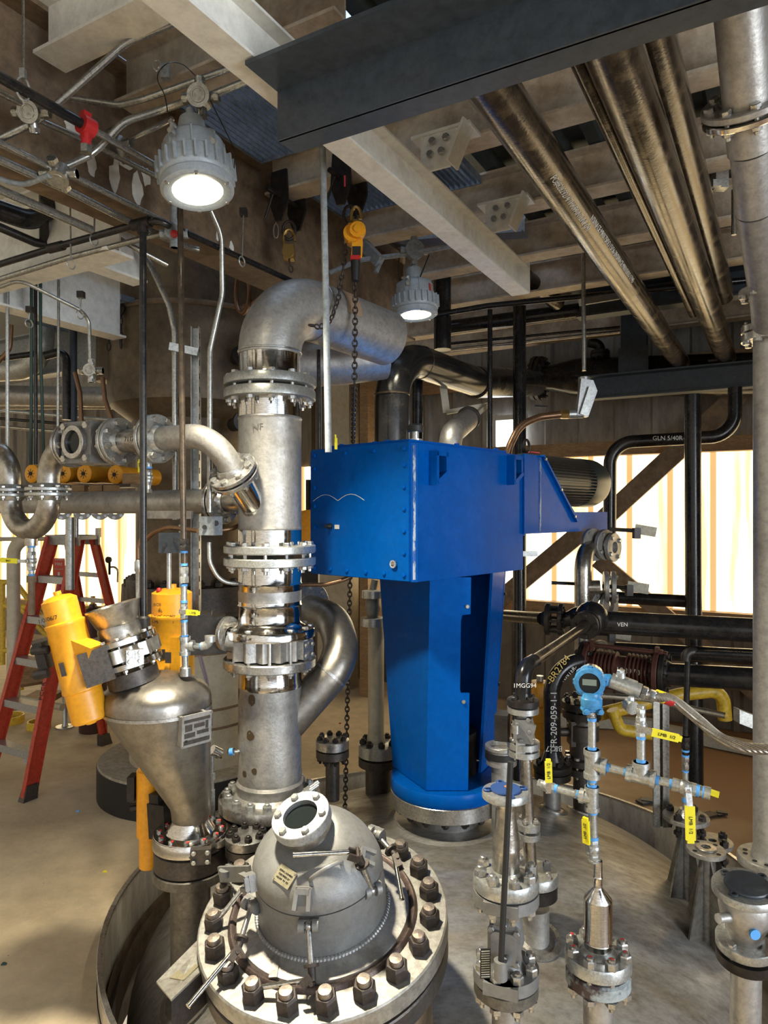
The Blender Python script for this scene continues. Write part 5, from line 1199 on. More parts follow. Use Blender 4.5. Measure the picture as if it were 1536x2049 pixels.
b = B(); b.lathe(e0-axv*.04, axv, [(.03, 0), (.078, 0), (.08, .003), (.08, .03), (.03, .032)], 40); tank.part('nozzle_flange', b, M['blacks'])
b = B(); b.cyl(e0-axv*.03, V((e0.x-.005, e0.y, .2)), .041, None, 28); tank.part('side_nozzle', b, M['dull'])
# far right standing pipe with hanging flange
rp = T('standing_pipe', 'tall stainless pipe down the right edge ending in an open flange', 'pipe', P(1538, 1715, 2.55)); k = 2.55/F
b = B(); vl(b, 1538, 2.55, [(1715, 34), (1705, 31), (1690, 29), (650, 29)], 32); rp.part('pipe_body', b, M['dull'])
b = B(); vl(b, 1540, 2.55, [(1732, 30), (1732, 57), (1729, 60), (1716, 60), (1713, 58), (1713, 30)], 40); fo = rp.part('flange', b, M['face'])
b = B()
for a in (-2.7, -2.2, -3.4, 2.5): d = V((math.cos(a), math.sin(a), 0)); c = P(1540, 1713, 2.55)+d*.082; b.cyl(c, c+UP*.0012, .0085, None, 14)
rp.part('bolt_hole', b, M['dark'], fo)
b = B(); vl(b, 1540, 2.55, [(682, 30), (682, 52), (668, 52), (666, 30)], 40); rp.part('flange', b, M['fl'])
bolts(rp, P(1540, 682, 2.55), -UP, .08, 8, .013, M['zinc'], .05, .2)
ru = T('overhead_pipe', 'stainless pipe with blue tinted flange coming down in the top right corner', 'pipe', P(1500, 500, 2.3))
p0, p1, p2 = P(1472, -80, 1.72), P(1502, 300, 2.0), P(1535, 600, 2.4)
b = B(); b.tube([p0, p1], .062, 32); b.tube([p1, P(1512, 420, 2.13)], .056, 32); b.tube([P(1512, 420, 2.13), p2, P(1538, 650, 2.5)], .055, 32); ru.part('pipe_body', b, M['dull'])
fa = P(1494, 212, 1.95); fd = (p1-p0).normalized()
flange(ru, fa, -fd, .118, .02, .062, M['dull'], .0); flange(ru, fa+fd*.006, fd, .118, .018, .06, M['shiny'], 0); bolts(ru, fa-fd*.02, -fd, .095, 8, .015, M['zinc'], .045, .3)
b = B(); b.ring(fa-fd*.024, -fd, .07, .06, .01, 36); ru.part('weld_bead', b, M['fl'])
fb = P(1533, 590, 2.38); flange(ru, fb, UP*1., .085, .022, .056, M['dull'], .01)
bolts(ru, fb, -UP, .075, 8, .013, M['zinc'], 0, .2)
b = B(); vl(b, 1540, 2.55, [(664, 30), (664, 52), (652, 52), (650, 30)], 40); ru.part('flange', b, M['fl'])
# triangular stub supports on the tank edge
def stub(x, y0, y1, Y, lab, hole=True, r=.078):
    t = T('gusseted_nozzle', lab, 'nozzle', P(x, y0, Y)); z0 = ZY(y0, Y)
    c = P(x, y1, Y)
    b = B(); b.ring(c, UP, r, .018, .02, 36); fo = t.part('flange', b, M['face'])
    if hole:
        b = B(); b.ring(c+UP*.02, UP, .042, .02, .007, 28); t.part('gasket_ring', b, M['fl'], fo)
        b = B()
        for a in (.5, 1.75, 3.5, 5.2): b.cyl(c+V((math.cos(a), math.sin(a), 0))*.060+UP*.0195, c+V((math.cos(a), math.sin(a), 0))*.060+UP*.0205, .010, None, 12)
        t.part('bolt_hole', b, M['dark'], fo)
    b = B(); b.cyl(V((c.x, c.y, z0-.15)), c, .026, None, 24)
    for a in (-2.6, -1.2, .3, 1.9):
        d = V((math.cos(a), math.sin(a), 0)); b.prism([(0, 0), (.1, z0-c.z), (.1, z0-c.z-.06), (0, z0-c.z-.06)], c+d*.02-d.cross(UP)*.004, d, UP, .008)
    t.part('gusset_stand', b, M['soot']); return t, c
stub(1412, 1870, 1707, 2.95, 'gusseted nozzle with open flange and pale gasket ring at the pit edge')
t, c = stub(1372, 1790, 1640, 3.2, 'gusseted nozzle whose flange carries the slim black drain line', False, .100)
bolts(t, c+UP*.02, UP, .075, 4, .018, M['blacks'], .05, .7, 'nut')
t, c = stub(1425, 1780, 1690, 3.3, 'round blind flange with four black nuts at the pit edge', False, .090)
bolts(t, c+UP*.02, UP, .066, 4, .020, M['blacks'], .06, .4, 'nut')
# slim black line that feeds it
sd = T('drain_line', 'slim black pipe with couplings dropping to the flange behind the yellow handle', 'pipe', P(1372, 1640, 3.2))
g = lambda y: P(1371, y, 3.2)
b = B(); b.tube(fillet([P(1530, 1312, 3.1), P(1376, 1305, 3.2), g(1472)], .04, 8), .013, 14); sd.part('pipe_body', b, M['black'])
b = B(); b.tube(fillet([P(1392, 1305, 3.2), P(1371, 1303, 3.2), g(1322)], .03, 8), .021, 16); sd.part('elbow_fitting', b, M['blacks'])
hexbody(sd, g(1474), g(1498), .021, 'blacks'); nip(sd, g(1500), g(1514), .0145, 'black'); hexbody(sd, g(1514), g(1540), .0175, 'fl'); nip(sd, g(1541), g(1600), .0125, 'galv')
nip(sd, g(1600), g(1625), .013, 'galv'); b = B(); vl(b, 1371, 3.2, [(1637, 20), (1632, 20), (1626, 15), (1618, 11)], 24); sd.part('reducing_hub', b, M['fl'])
# dome details: stencilled plate on the tank
p = P(1270, 1972, 1.95)
def pad(x, y, Y, r, m='fl'):
    c = P(x, y, Y); z = dome_z(c.x, c.y); e = .01; n = V((-(dome_z(c.x+e, c.y)-dome_z(c.x-e, c.y))/(2*e), -(dome_z(c.x, c.y+e)-dome_z(c.x, c.y-e))/(2*e), 1)).normalized()
    b = B(); b.lathe(V((c.x, c.y, z)), n, [(r, -.03), (r, .006), (r*.8, .010), (r*.74, .004)], 36); tank.part('reinforcing_pad', b, M[m])
pad(1071, 1900, 2.70, .10); pad(1104, 1640, 3.8, .085); pad(1164, 1640, 3.95, .085); pad(381, 1900, 2.75, .14, 'soot'); pad(1482, 2020, 2.0, .09)
b = B(); pts = [P(1231, 1990, 2.2), P(1262, 2016, 2.13), P(1292, 1985, 2.2), P(1265, 1968, 2.26)]
pts = [V((q_.x, q_.y, dome_z(q_.x, q_.y)+.006)) for q_ in pts]; b.add(pts+[q_-UP*.004 for q_ in pts], [(0, 1, 2, 3), (7, 6, 5, 4), (0, 4, 5, 1), (1, 5, 6, 2), (2, 6, 7, 3), (3, 7, 4, 0)])
tank.part('data_plate', b, M['iron'])
# ---------------------------------------------------------------- lamps
LENS = emis('lamp_glow', (1., .93, .70), 26.)
LENS2 = emis('lamp_glow_rim', (1., .92, .66), 7.)
def lamp(x, y, Y, lab, lab_b, tilt):
    c = P(x, y, Y); ax = V((tilt[0], tilt[1], 1)).normalized(); k = .26/155
    t = T('industrial_lamp', lab, 'lamp', c)
    def lz(rows): return [(max(1e-6, r*k), h*k) for r, h in rows]
    b = B(); b.lathe(c, ax, lz([(50, 6), (54, 3), (66, 2), (72, 6), (73, 20), (70, 24), (72, 26), (74, 34), (74, 62), (70, 68), (62, 70), (60, 104), (50, 116), (34, 120)]), 48); h = t.part('housing', b, M['lamp'])
    u, v, w = frame(ax); b = B()
    for i in range(24):
        a = 2*PI*i/24; d = u*math.cos(a)+v*math.sin(a); b.box(c+d*75*k+ax*48*k, (9*k, 4*k, 34*k), d, ax)
    t.part('cooling_fins', b, M['lamp'], h)
    b = B()
    for i in range(8):
        a = 2*PI*i/8+.2; d = u*math.cos(a)+v*math.sin(a); b.prism([(52*k, 70*k), (64*k, 70*k), (62*k, 108*k), (48*k, 120*k)], c-d.cross(ax)*1.5*k, d, ax, 3*k)
    t.part('housing_ribs', b, M['lamp'], h)
    b = B(); b.lathe(c, ax, lz([(26, 118), (27, 150), (24, 162), (10, 165), (9, 185)]), 32); t.part('junction_neck', b, M['lamp'], h)
    b = B(); b.lathe(c, ax, lz([(52, 6), (48, 12), (40, 15)]), 40); t.part('reflector', b, LENS2, h)
    b = B(); b.lathe(c, ax, lz([(41, 15), (36, 8), (26, 4), (14, 2), (0, 1.5)]), 40); t.part('lens', b, LENS, h, 'glowing white lens')
    bolts(t, c+ax*4*k, -ax, 66*k, 6, .007, M['zinc'], 0, .3, parent=h)
    b = B(); d = (V((0, -1, 0))-ax*ax.dot(V((0, -1, 0)))).normalized(); d = (d+V((-.35, 0, 0))).normalized(); b.cyl(c+d*60*k+ax*104*k, c+d*76*k+ax*108*k, .008); b.cyl(c+d*66*k+ax*88*k, c+d*80*k+ax*86*k, .009); b.bar(c+d*70*k+ax*108*k, c+d*74*k+ax*86*k, .012, .005); t.part('hinge_clip', b, M['zinc'], h)
    d2 = (V((.8, -.6, 0))).normalized(); b = B(); b.box(c+d2*61.5*k+ax*86*k, (18*k, .003, 26*k), d2.cross(UP), ax); t.part('rating_label', b, M['label'] if lab_b else mat('red_label', (.35, .05, .04), .5), h)
    L_ = bpy.data.lights.new('lamp_light', 'AREA'); L_.shape = 'DISK'; L_.size = .17; L_.energy = 32 if lab_b else 6; L_.spread = math.radians(104); L_.color = (1, .91, .70)
    o = bpy.data.objects.new('lamp_light', L_); C.objects.link(o); o.location = c-ax*.012; o.rotation_euler = ax.to_track_quat('Z', 'Y').to_euler()
    return c, ax, k
c1, ax1, k1 = lamp(396, 388, 2.35, 'near grey industrial lamp with glowing lens, upper left', True, (-.12, .13))
c2, ax2, k2 = lamp(832, 634, 3.9, 'small grey lamp above the black elbow', False, (-.04, .03))
Q = lambda pts, s=1.: [P(*q) for q in pts]
def conduit(pts, r, lab, m='cond', bend=.12, name='conduit', cat='conduit'): return pipe(name, lab, cat, Q(pts), r, M[m], bend)
def jbox(name, p, ax, lab, r=.035, cap=True, m='cond'):
    """round conduit box with stubs"""
    t = T(name, lab, 'junction box', p); b = B(); u, v, w = frame(ax)
    b.cyl(p-w*.024, p+w*.022, r, None, 24); t_ = t.part('box_body', b, M[m])
    b = B(); b.cyl(p-w*.03, p-w*.022, r*1.08, None, 24); b.ring(p-w*.032, w, r*.7, r*.55, .004, 24); t.part('box_cover', b, M[m])
    b = B()
    for d in (u, -u, v, -v): b.cyl(p+d*r*.8, p+d*(r+.028), .017, None, 14); b.hexnut(p+d*(r+.012), d, .019, .016)
    t.part('conduit_hub', b, M[m]); return t
# ---- upper left run
conduit([(-30, 292, 2.3), (78, 240, 2.3), (252, 86, 2.3), (352, 44, 2.3), (470, 12, 2.3)], .0115, 'thick pale conduit bent across the top left corner', 'cond', .2)
sp_ = T('sprinkler_pipe', 'black painted pipe with red grooved coupling in the top left', 'pipe', PS(90, 200, 2.0))
b = B(); b.tube([PS(-60, 120, 2.0), PS(168, 250, 2.0)], .0165, 20); sp_.part('pipe_body', b, M['black'])
b = B(); q_ = PS(172, 252, 2.0); dd = (PS(168, 250, 2.0)-PS(-60, 120, 2.0)).normalized(); b.cyl(q_-dd*.02, q_+dd*.025, .031, None, 20); b.box(q_+UP*.03, (.03, .02, .03), dd); b.box(q_-UP*.03, (.03, .02, .03), dd); b.cyl(q_-UP*.02, q_-UP*.07, .016); sp_.part('coupling', b, M['redp'], None, 'red grooved coupling')
b = B(); b.cyl(q_+dd*.02, q_+dd*.3, .012); b.cyl(q_-UP*.065, q_-UP*.09, .02, None, 6); sp_.part('branch_nipple', b, M['cond'])
hg = T('pipe_hanger', 'clevis hanger and threaded rod holding the black pipe, top left', 'hanger', PS(45, 178, 2.0))
b = B(); b.cyl(PS(47, 155, 2.0), P(46, -60, PS(47, 155, 2.0).y), .004, None, 8); hg.part('rod', b, M['cond'])
b = B(); hc = PS(46, 178, 2.0); b.tube([hc+V((math.cos(a)*.012, math.cos(a)*.018, math.sin(a)*.034)) for a in [2*PI*i/20 for i in range(21)]], .0035, 6); b.box(hc+UP*.045, (.016, .016, .03)); hg.part('clevis', b, M['galv'])
def conduitv(pts, r, lab, m='cond', bend=.1): return pipe('conduit', lab, 'conduit', pts, r, M[m], bend)
GS = 2.13
conduitv([PS(-30, 170, GS), PS(48, 210, GS)], .010, 'conduit entering the first left box from the edge'); conduitv([PS(78, 240, GS), PS(160, 277, GS), PS(330, 362, GS)], .010, 'conduit running back from the first left box')
jbox('conduit_box', PS(63, 226, GS), V((0, 1, .4)), 'conduit junction box beside the black pipe, top left', .032)
conduit([(140, 196, 2.5), (238, 211, 2.48), (284, 200, 2.46), (395, 160, 2.43), (560, 100, 2.4)], .011, 'gently bent conduit passing above the near lamp', 'cond', .15)
conduitv([PS(126, 335, 2.12), PS(186, 308, 2.08), PS(248, 243, 1.98), P(335, 216, 2.45), P(392, 196, 2.4)], .0125, 'conduit snaking from the lower left box up to the near lamp', 'cond', .15)
conduit([(410, 196, 2.38), (500, 160, 2.34), (580, 130, 2.3)], .012, 'conduit leaving the near lamp box to the right', 'cond')
jbox('lamp_box', P(402, 196, 2.38), V((.1, 1, .2)), 'round conduit box directly above the near lamp', .036)
b = B(); b.tube(Q([(404, 205, 2.38), (405, 232, 2.37)]), .010); solo('conduit_drop', b, M['cond'], 'short stem between the round box and the near lamp', 'stem')
b = B(); b.tube(fillet(Q([(345, 285, 2.33), (330, 190, 2.33), (308, 150, 2.35), (350, 112, 2.4), (400, 160, 2.38), (470, 300, 2.35), (468, 350, 2.36)]), .1, 6), .0018, 6); solo('safety_cable', b, M['black'], 'thin dark safety cable looped round the near lamp', 'cable')
t = T('eye_bolt', 'steel eye bolt and clamp above the near lamp', 'eye bolt', P(313, 140, 2.36)); b = B(); b.tube([P(313, 131, 2.36)+V((math.cos(a)*.013, 0, math.sin(a)*.018)) for a in [2*PI*i/16 for i in range(17)]], .003, 6); t.part('eye', b, M['zinc']); b = B(); b.box(P(332, 145, 2.45), (.03, .03, .05)); b.cyl(P(318, 136, 2.37), P(332, 143, 2.45), .004); t.part('clamp', b, M['galv'])
jbox('conduit_box', PS(118, 348, GS), V((0, .5, 1)), 'conduit box with round cover at the lower left of the girder', .034)
conduitv([PS(143, 350, GS), PS(322, 440, GS)], .010, 'conduit under the girder running back from the covered box')
conduitv([PS(-20, 275, GS), PS(100, 335, GS)], .010, 'conduit from the left edge to the covered box')
conduitv([PZ(-20, 350, 3.1), PZ(40, 373, 3.08), PS(100, 350, GS)], .010, 'grey flexible conduit drooping into the covered box', 'greyb')
jbox('conduit_box', PS(236, 292, GS), V((.2, .6, .8)), 'round covered conduit box beside the peeling girder', .032)
conduitv([PS(190, 262, GS), PS(226, 285, GS)], .009, 'short conduit above the peeling girder box'); conduitv([PS(250, 300, GS), PS(325, 340, GS)], .009, 'short conduit leaving the peeling girder box'); conduitv([PS(250, 286, GS), PS(290, 265, 2.0), P(345, 238, 2.6)], .010, 'conduit rising from the girder box towards the lamp')
conduitv([PZ(-20, 311, 3.09), PZ(130, 378, 3.09), PZ(275, 452, 3.09), PZ(385, 498, 3.09), PZ(398, 500, 3.09)], .014, 'long zinc conduit along the underside of the girder', 'cond', .2)
conduitv([PZ(-20, 372, 3.03), PZ(78, 414, 3.03), PZ(182, 460, 3.03)], .0165, 'thicker zinc conduit under the dark platform grating')
conduit([(180, 458, 3.05), (225, 470, 3.0), (262, 492, 3.0), (335, 530, 3.1)], .012, 'conduit continuing towards the brown column')
# dark pipes
t = T('black_drain', 'fat black pipe elbow under the platform at the left edge', 'pipe', P(40, 445, 3.0))
b = B(); b.tube(fillet(Q([(-40, 408, 2.9), (60, 442, 3.05), (98, 420, 3.15), (98, 330, 3.2)]), .09, 8), .042, 22); t.part('pipe_body', b, M['black'])
b = B(); b.tube(Q([(-30, 442, 3.0), (70, 485, 3.15), (112, 494, 3.2)]), .019, 16); b.cyl(P(88, 440, 3.1), P(88, 480, 3.17), .02); t.part('side_pipe', b, M['blacks'])
fm = T('fire_main', 'black threaded pipe with tees crossing left of the near lamp', 'pipe', P(285, 455, 2.72))
b = B(); b.tube(fillet(Q([(-30, 538, 3.15), (113, 494, 2.95), (277, 448, 2.74), (322, 440, 2.70), (338, 452, 2.74)]), .05, 6), .0145, 16); fm.part('pipe_body', b, M['black'])
b = B(); b.cyl(P(265, 452, 2.75), P(300, 443, 2.72), .022, None, 16); b.cyl(P(285, 448, 2.73), P(286, 468, 2.73), .021, None, 16); fm.part('tee_fitting', b, M['blacks']); b = B(); b.cyl(P(98, 498, 2.97), P(126, 491, 2.94), .020, None, 16); fm.part('tee_fitting', b, M['blacks'])
b = B(); b.tube(Q([(286, 462, 2.73), (287, 1240, 2.73)]), .0135, 16); fm.part('drop_leg', b, M['black'])
b = B(); vl(b, 287, 2.73, [(1262, 11), (1258, 13), (1236, 13), (1232, 8)], 16); fm.part('union', b, M['blacks'])
conduit([(365, 462, 2.78), (600, 570, 3.3)], .0125, 'dark blue pipe running back beneath the girder past the lamp', 'black', .1, 'water_pipe', 'pipe')
for i, (x, y, Y, x2, y2, lab) in enumerate(((484, 515, 2.98, 487, 425, 'short hanger rod on the dark blue pipe'), (188, 472, 2.85, 189, 425, 'hanger rod with clamp above the black threaded pipe'), (142, 520, 2.9, 140, 395, 'thin hanger rod left of the threaded pipe'), (160, 622, 3.3, 162, 590, 'hanger rod on the thin curved conduit'), (58, 640, 3.4, 60, 620, 'hanger rod at the far left above the cables'))):
    t = T('hanger_rod', lab, 'hanger', P(x, y, Y)); b = B(); b.cyl(P(x, y, Y), P(x2, y2, Y), .004, None, 8); t.part('rod', b, M['cond'])
    b = B(); c = P(x, y, Y); b.tube([c+V((.008*math.cos(a), .02*math.cos(a), .02*math.sin(a)-.018)) for a in [2*PI*i/14 for i in range(15)]], .003, 6); t.part('clamp', b, M['galv'])
    b = B(); b.box(P(x2, y2, Y), (.03, .03, .03)); t.part('beam_clamp', b, M['blacks'])
conduit([(-30, 568, 3.1), (140, 515, 2.95), (352, 460, 2.78)], .012, 'zinc conduit across the white platform beam', 'cond')
jbox('conduit_box', P(349, 468, 2.79), V((0, 1, 0)), 'grey conduit box with red centred plug behind the drop pipe', .028, True, 'greyb')
b = B(); b.lathe(P(349, 468, 2.755), V((0, -1, 0)), [(.016, 0), (.014, .006), (.0001, .008)], 18); solo('red_plug', b, M['redp'], 'round red plug on the grey conduit box', 'plug')
conduit([(348, 320, 2.8), (347, 455, 2.79)], .0125, 'thick grey conduit dropping behind the near lamp', 'greyb')
conduit([(-20, 582, 3.25), (40, 560, 3.2), (160, 620, 3.35), (178, 640, 3.4), (182, 760, 3.4)], .009, 'thin conduit curving down to a round box, left', 'cond', .08)
jbox('conduit_box', P(183, 742, 3.4), V((0, 1, 0)), 'round conduit box at the end of the curved conduit, left', .028)
conduit([(282, 505, 3.3), (300, 528, 3.3), (338, 610, 3.3), (349, 660, 3.3), (351, 1040, 3.3)], .0135, 'grey conduit bending down beside the brown column', 'cond', .2)
conduit([(422, 422, 2.85), (443, 470, 2.9), (445, 588, 2.95), (420, 700, 2.95), (419, 1025, 2.95)], .0115, 'offset-bent zinc conduit between the column and riser', 'cond', .15)
uni = T('strut_post', 'slotted galvanized strut post in front of the brown column', 'post', P(392, 1200, 3.35))
b = B()
for dx in (-.018, .018): b.box(V((P(392, 0, 3.35).x+dx, 3.35, (ZY(655, 3.35)+ZY(1240, 3.35))/2)), (.003, .04, ZY(655, 3.35)-ZY(1240, 3.35)))
b.box(V((P(392, 0, 3.35).x, 3.37, (ZY(655, 3.35)+ZY(1240, 3.35))/2)), (.036, .003, ZY(655, 3.35)-ZY(1240, 3.35))); uni.part('channel', b, M['galv'])
b = B()
for i in range(20): b.box(P(399, 672+27*i, 3.329), (.003, .004, .028))
uni.part('slot', b, M['dark'], kind='stuff')
b = B(); b.bar(P(338, 693, 3.27), P(395, 705, 3.31), .02, .036); solo('strut_bracket', b, M['galv'], 'short strut arm clamping the grey conduit to the post', 'bracket')
conduit([(361, 1050, 3.2), (362, 1180, 3.2)], .008, 'short tube under the right switch box', 'galv'); 
conduit([(338, 1105, 3.0), (338, 1180, 3.0)], .010, 'short tube under the dark junction box', 'galv')
def ebox(x, y, Y, w, h, d, m, lab):
    t = T('control_box', lab, 'junction box', P(x, y+h*.5*F/Y, Y)); b = B(); b.box(P(x, y, Y), (w, d, h), V((.9, -.35, 0))); o = t.part('box_body', b, M[m])
    b = B(); b.cyl(P(x+10, y-5, Y-d*.55), P(x+10, y-5, Y-d*.62), .012, None, 16); b.cyl(P(x-13, y+3, Y-d*.52), P(x-13, y+3, Y-d*.58), .01, None, 14); t.part('entry_plug', b, M['blacks'], o); return t
ebox(342, 1086, 3.0, .075, .085, .07, 'grey', 'dark grey control box behind the vent line')
ebox(422, 1052, 3.0, .075, .08, .06, 'greyb', 'light grey control box between the post and riser')
conduit([(282, 1095, 3.1), (300, 1068, 3.1), (335, 1055, 3.05), (395, 1062, 3.02)], .010, 'bronze flexible conduit arching to the light grey box', 'bronze', .1)
conduit([(432, 1062, 3.02), (470, 1058, 3.05), (482, 1048, 3.1)], .010, 'bronze flexible conduit leaving the light grey box', 'bronze', .1)
conduit([(418, 1085, 3.0), (419, 1125, 3.0), (440, 1165, 3.02), (480, 1168, 3.05)], .009, 'pale flexible conduit curving from the light grey box to the riser', 'galv', .1)
conduit([(600, 1170, 3.3), (650, 1170, 3.3), (690, 1160, 3.3), (715, 1145, 3.35)], .010, 'dark cable sagging behind the gearbox corner', 'bronze', .1)
# ---------------------------------------------------------------- brown column vessel
VY0 = 5.0
cvs = T('column_vessel', 'tall grimy brown column vessel behind the riser', 'vessel', P(390, 1480, VY0))
b = B(); vl(b, 388, VY0, [(1170, 110), (900, 110), (850, 118), (820, 158), (800, 162), (380, 162)], 64); cvs.part('shell', b, M['shell'])
b = B(); vl(b, 388, VY0, [(655, 163), (652, 165), (648, 165), (645, 163)], 64); cvs.part('seam_ring', b, M['rusty'])
b = B(); vl(b, 388, VY0, [(1262, 110), (1260, 136), (1225, 138), (1222, 128), (1214, 128), (1212, 138), (1165, 136), (1162, 110)], 64); cvs.part('base_flange', b, M['iron'])
bolts(cvs, P(388, 1163, VY0), UP, 124/F*VY0, 24, .03, M['blacks'], .1, .1, 'nut')
b = B(); vl(b, 388, VY0, [(1520, 122), (1262, 122)], 64); cvs.part('lower_shell', b, M['insul'])
b = B()
for y in (1290, 1430, 1395): vl(b, 388, VY0, [(y, 122.5), (y-5, 122.5)], 64)
cvs.part('band', b, M['rusty'])
b = B(); vl(b, 222, VY0-.2, [(765, 28), (665, 28), (662, 34), (630, 34), (628, 26), (560, 26)], 32); cvs.part('side_nozzle', b, M['shell'])
for x, y in ((465, 722), (467, 850)):
    b = B(); p = P(x, y, VY0-.36); b.cyl(p, p+V((.10, -.16, 0)), .045, None, 22); b.cyl(p+V((.08, -.13, 0)), p+V((.10, -.165, 0)), .065, None, 22); cvs.part('side_port', b, M['blacks'])
b = B(); hcx = P(485, 585, 4.3)
b.tube([hcx+V((.045*math.cos(a), -.02*math.cos(a), .13*math.sin(a))) for a in [2*PI*i/20 for i in range(21)]], .014, 8); b.cyl(hcx+V((.0, .02, -.09)), hcx+V((.12, .0, -.03)), .02); cvs.part('hose_loop', b, M['bronze'])
pl = T('plinth', 'round concrete plinth with black painted side under the brown column', 'plinth', V((P(388, 0, VY0).x, VY0, 0)))
b = B(); pc = V((P(380, 0, VY0).x, VY0, 0)); b.lathe(pc, UP, [(.615, .22), (.61, .235), (.0001, .236)], 64); pl.part('top_face', b, M['concrete'])
b = B(); b.lathe(pc, UP, [(.62, 0), (.62, .215), (.615, .22)], 64); pl.part('painted_side', b, M['rubber'])
# chain valve by the column
ch = T('chain_wheel_valve', 'dark chain-operated valve hanging left of the column top', 'valve', P(228, 690, 4.5))
b = B(); c = P(228, 615, 4.5); b.ring(c-VY_*.01, VY_, .07, .05, .02, 24); b.box(c, (.14, .012, .012)); b.box(c, (.012, .012, .14)); b.cyl(c, c+VY_*.2, .02); ch.part('chain_wheel', b, M['blacks'])
b = B(); chain(b, P(216, 550, 4.5), P(217, 700, 4.5), .045, .006, .014); chain(b, P(240, 620, 4.5), P(242, 695, 4.5), .045, .006, .014); ch.part('chain', b, M['rust'])
# ---------------------------------------------------------------- background left
def bgpipe(lab, pts, r, m, bend=.1, name='pipe_run', cat='pipe'): return pipe(name, lab, cat, Q(pts), r, M[m], bend)
bgpipe('fat galvanized duct dropping and turning left, far left', [(85, 545, 5.2), (84, 735, 5.2), (-60, 745, 5.4)], .085, 'galv', .22, 'duct', 'duct')
bgpipe('wide silver lagged pipe running level behind the duct', [(-60, 790, 6.0), (240, 795, 5.9)], .085, 'dull')
bgpipe('second silver pipe just under the lagged one', [(-60, 812, 6.2), (240, 812, 6.1)], .03, 'steel')
bgpipe('dark blue bent drain pipe in the far left', [(90, 712, 4.6), (133, 700, 4.6), (133, 840, 4.6)], .028, 'black', .06)
bgpipe('grey standpipe behind the blue bent drain', [(146, 645, 4.8), (146, 850, 4.8)], .027, 'grey', .1)
bgpipe('brown hose hanging left of the sight glass', [(150, 745, 4.4), (160, 785, 4.4), (163, 850, 4.4)], .014, 'bronze', .1, 'hose', 'hose')
bgpipe('brown hose dropping behind the sight glass flange', [(205, 755, 4.4), (210, 800, 4.4), (226, 845, 4.4)], .014, 'bronze', .1, 'hose', 'hose')
bgpipe('brown hose at the far left edge', [(22, 650, 4.0), (20, 700, 4.0), (-10, 730, 4.0)], .013, 'bronze', .1, 'hose', 'hose')
bgpipe('thin dark tube crossing at the left edge', [(-20, 720, 4.6), (70, 708, 4.6)], .02, 'black')
for i, (x, x2, m, r) in enumerate(((15, 15, 'galv', .009), (63, 62, 'green', .008), (71, 72, 'black', .009), (81, 88, 'green', .008), (117, 115, 'cond', .007))):
    bgpipe(['zinc tube hanging at the far left edge', 'leftmost dark green hanging cable', 'black hanging cable between the green ones', 'crossing dark green hanging cable', 'thin pale tube hanging left of the blue drain'][i], [(x, 560, 3.6), (x, 700, 3.6), (x2, 930, 3.6)], r, m, .1, 'hanging_cable', 'cable')
for i, y in enumerate((826, 842, 858)):
    bgpipe('%s thin level tube of the three at the far left' % ('upper', 'middle', 'lower')[i], [(-20, y-6, 5.0), (220, y+14, 4.9)], .012, ('galv', 'black', 'steel')[i])
# orange actuators lying on a shelf
for i, (x, Y) in enumerate(((66, 4.3), (130, 4.3), (171, 4.25), (233, 4.2))):
    t = T('spare_actuator', ['leftmost orange cylinder lying on the rack, beside the trap', 'orange cylinder lying on the rack behind the trap elbow', 'third orange cylinder on the rack, with star mark', 'rightmost orange cylinder lying on the rack, below the sight glass'][i], 'actuator', P(x, 965, Y), 'orange cylinders on the rack')
    ax = V((-.35, -.93, 0)).normalized(); c = P(x, 948 if i != 3 else 950, Y); r = .053
    b = B(); b.lathe(c-ax*.35, ax, [(r, 0), (r, .33), (r*1.06, .335), (r*1.06, .36), (r*.9, .365), (.0001, .367)], 32); o = t.part('cylinder_body', b, M['orange'])
    b = B(); b.cyl(c+ax*.017, c+ax*.022, .012, None, 12)
    for k in range(8): a = 2*PI*k/8; u_, v_, w_ = frame(ax); b.bar(c+ax*.0185+(u_*math.cos(a)+v_*math.sin(a))*.014, c+ax*.0185+(u_*math.cos(a)+v_*math.sin(a))*.03, .002, .002)
    t.part('star_mark', b, M['blackt'], o)
b = B(); b.bar(P(30, 975, 4.4), P(275, 972, 4.25), .16, .02)
solo('storage_rack', b, M['iron'], 'dark rack shelf carrying the orange cylinders', 'rack')
for i, x in enumerate((160, 195, 223, 262)):
    b = B(); b.box(P(x, 978 if i < 3 else 958, 4.12), (.075 if i < 3 else .08, .06, .04 if i < 3 else .06)); solo('wood_block', b, M['wood'], ['pale wooden block under the rack, left one', 'pale wooden block under the rack, middle one', 'pale wooden block under the rack, right one', 'small brown box at the right end of the rack'][i], 'block')
# valves hanging under the header
for i, x in enumerate((125, 165, 200, 230)):
    t = T('hanging_flange', '%s round flange under the long header' % ('first', 'second', 'third', 'fourth')[i], 'flange', P(x, 1025, 4.0)); b = B(); c = P(x, 1022, 4.0); ax = V((.4, -.9, 0)).normalized(); b.ring(c, ax, .052, .02, .03, 28); t.part('flange_ring', b, M['dull']); bolts(t, c+ax*.03, ax, .04, 6, .011, M['galv'], 0, .3)
bgpipe('pipe with flanged fittings below the header, mid left', [(140, 1035, 4.6), (140, 1180, 4.6)], .028, 'galv'); bgpipe('slim pale pipe beside the flanged fittings', [(152, 1030, 4.7), (152, 1075, 4.7)], .016, 'galv')
bgpipe('tan lagged pipe elbow standing on the floor behind the ladder', [(60, 1078, 5.2), (27, 1080, 5.2), (27, 1420, 5.2)], .047, 'insul', .12)
bgpipe('thin level pipe across the glowing wall, left', [(-20, 1079, 6.0), (110, 1078, 6.0)], .018, 'insul')
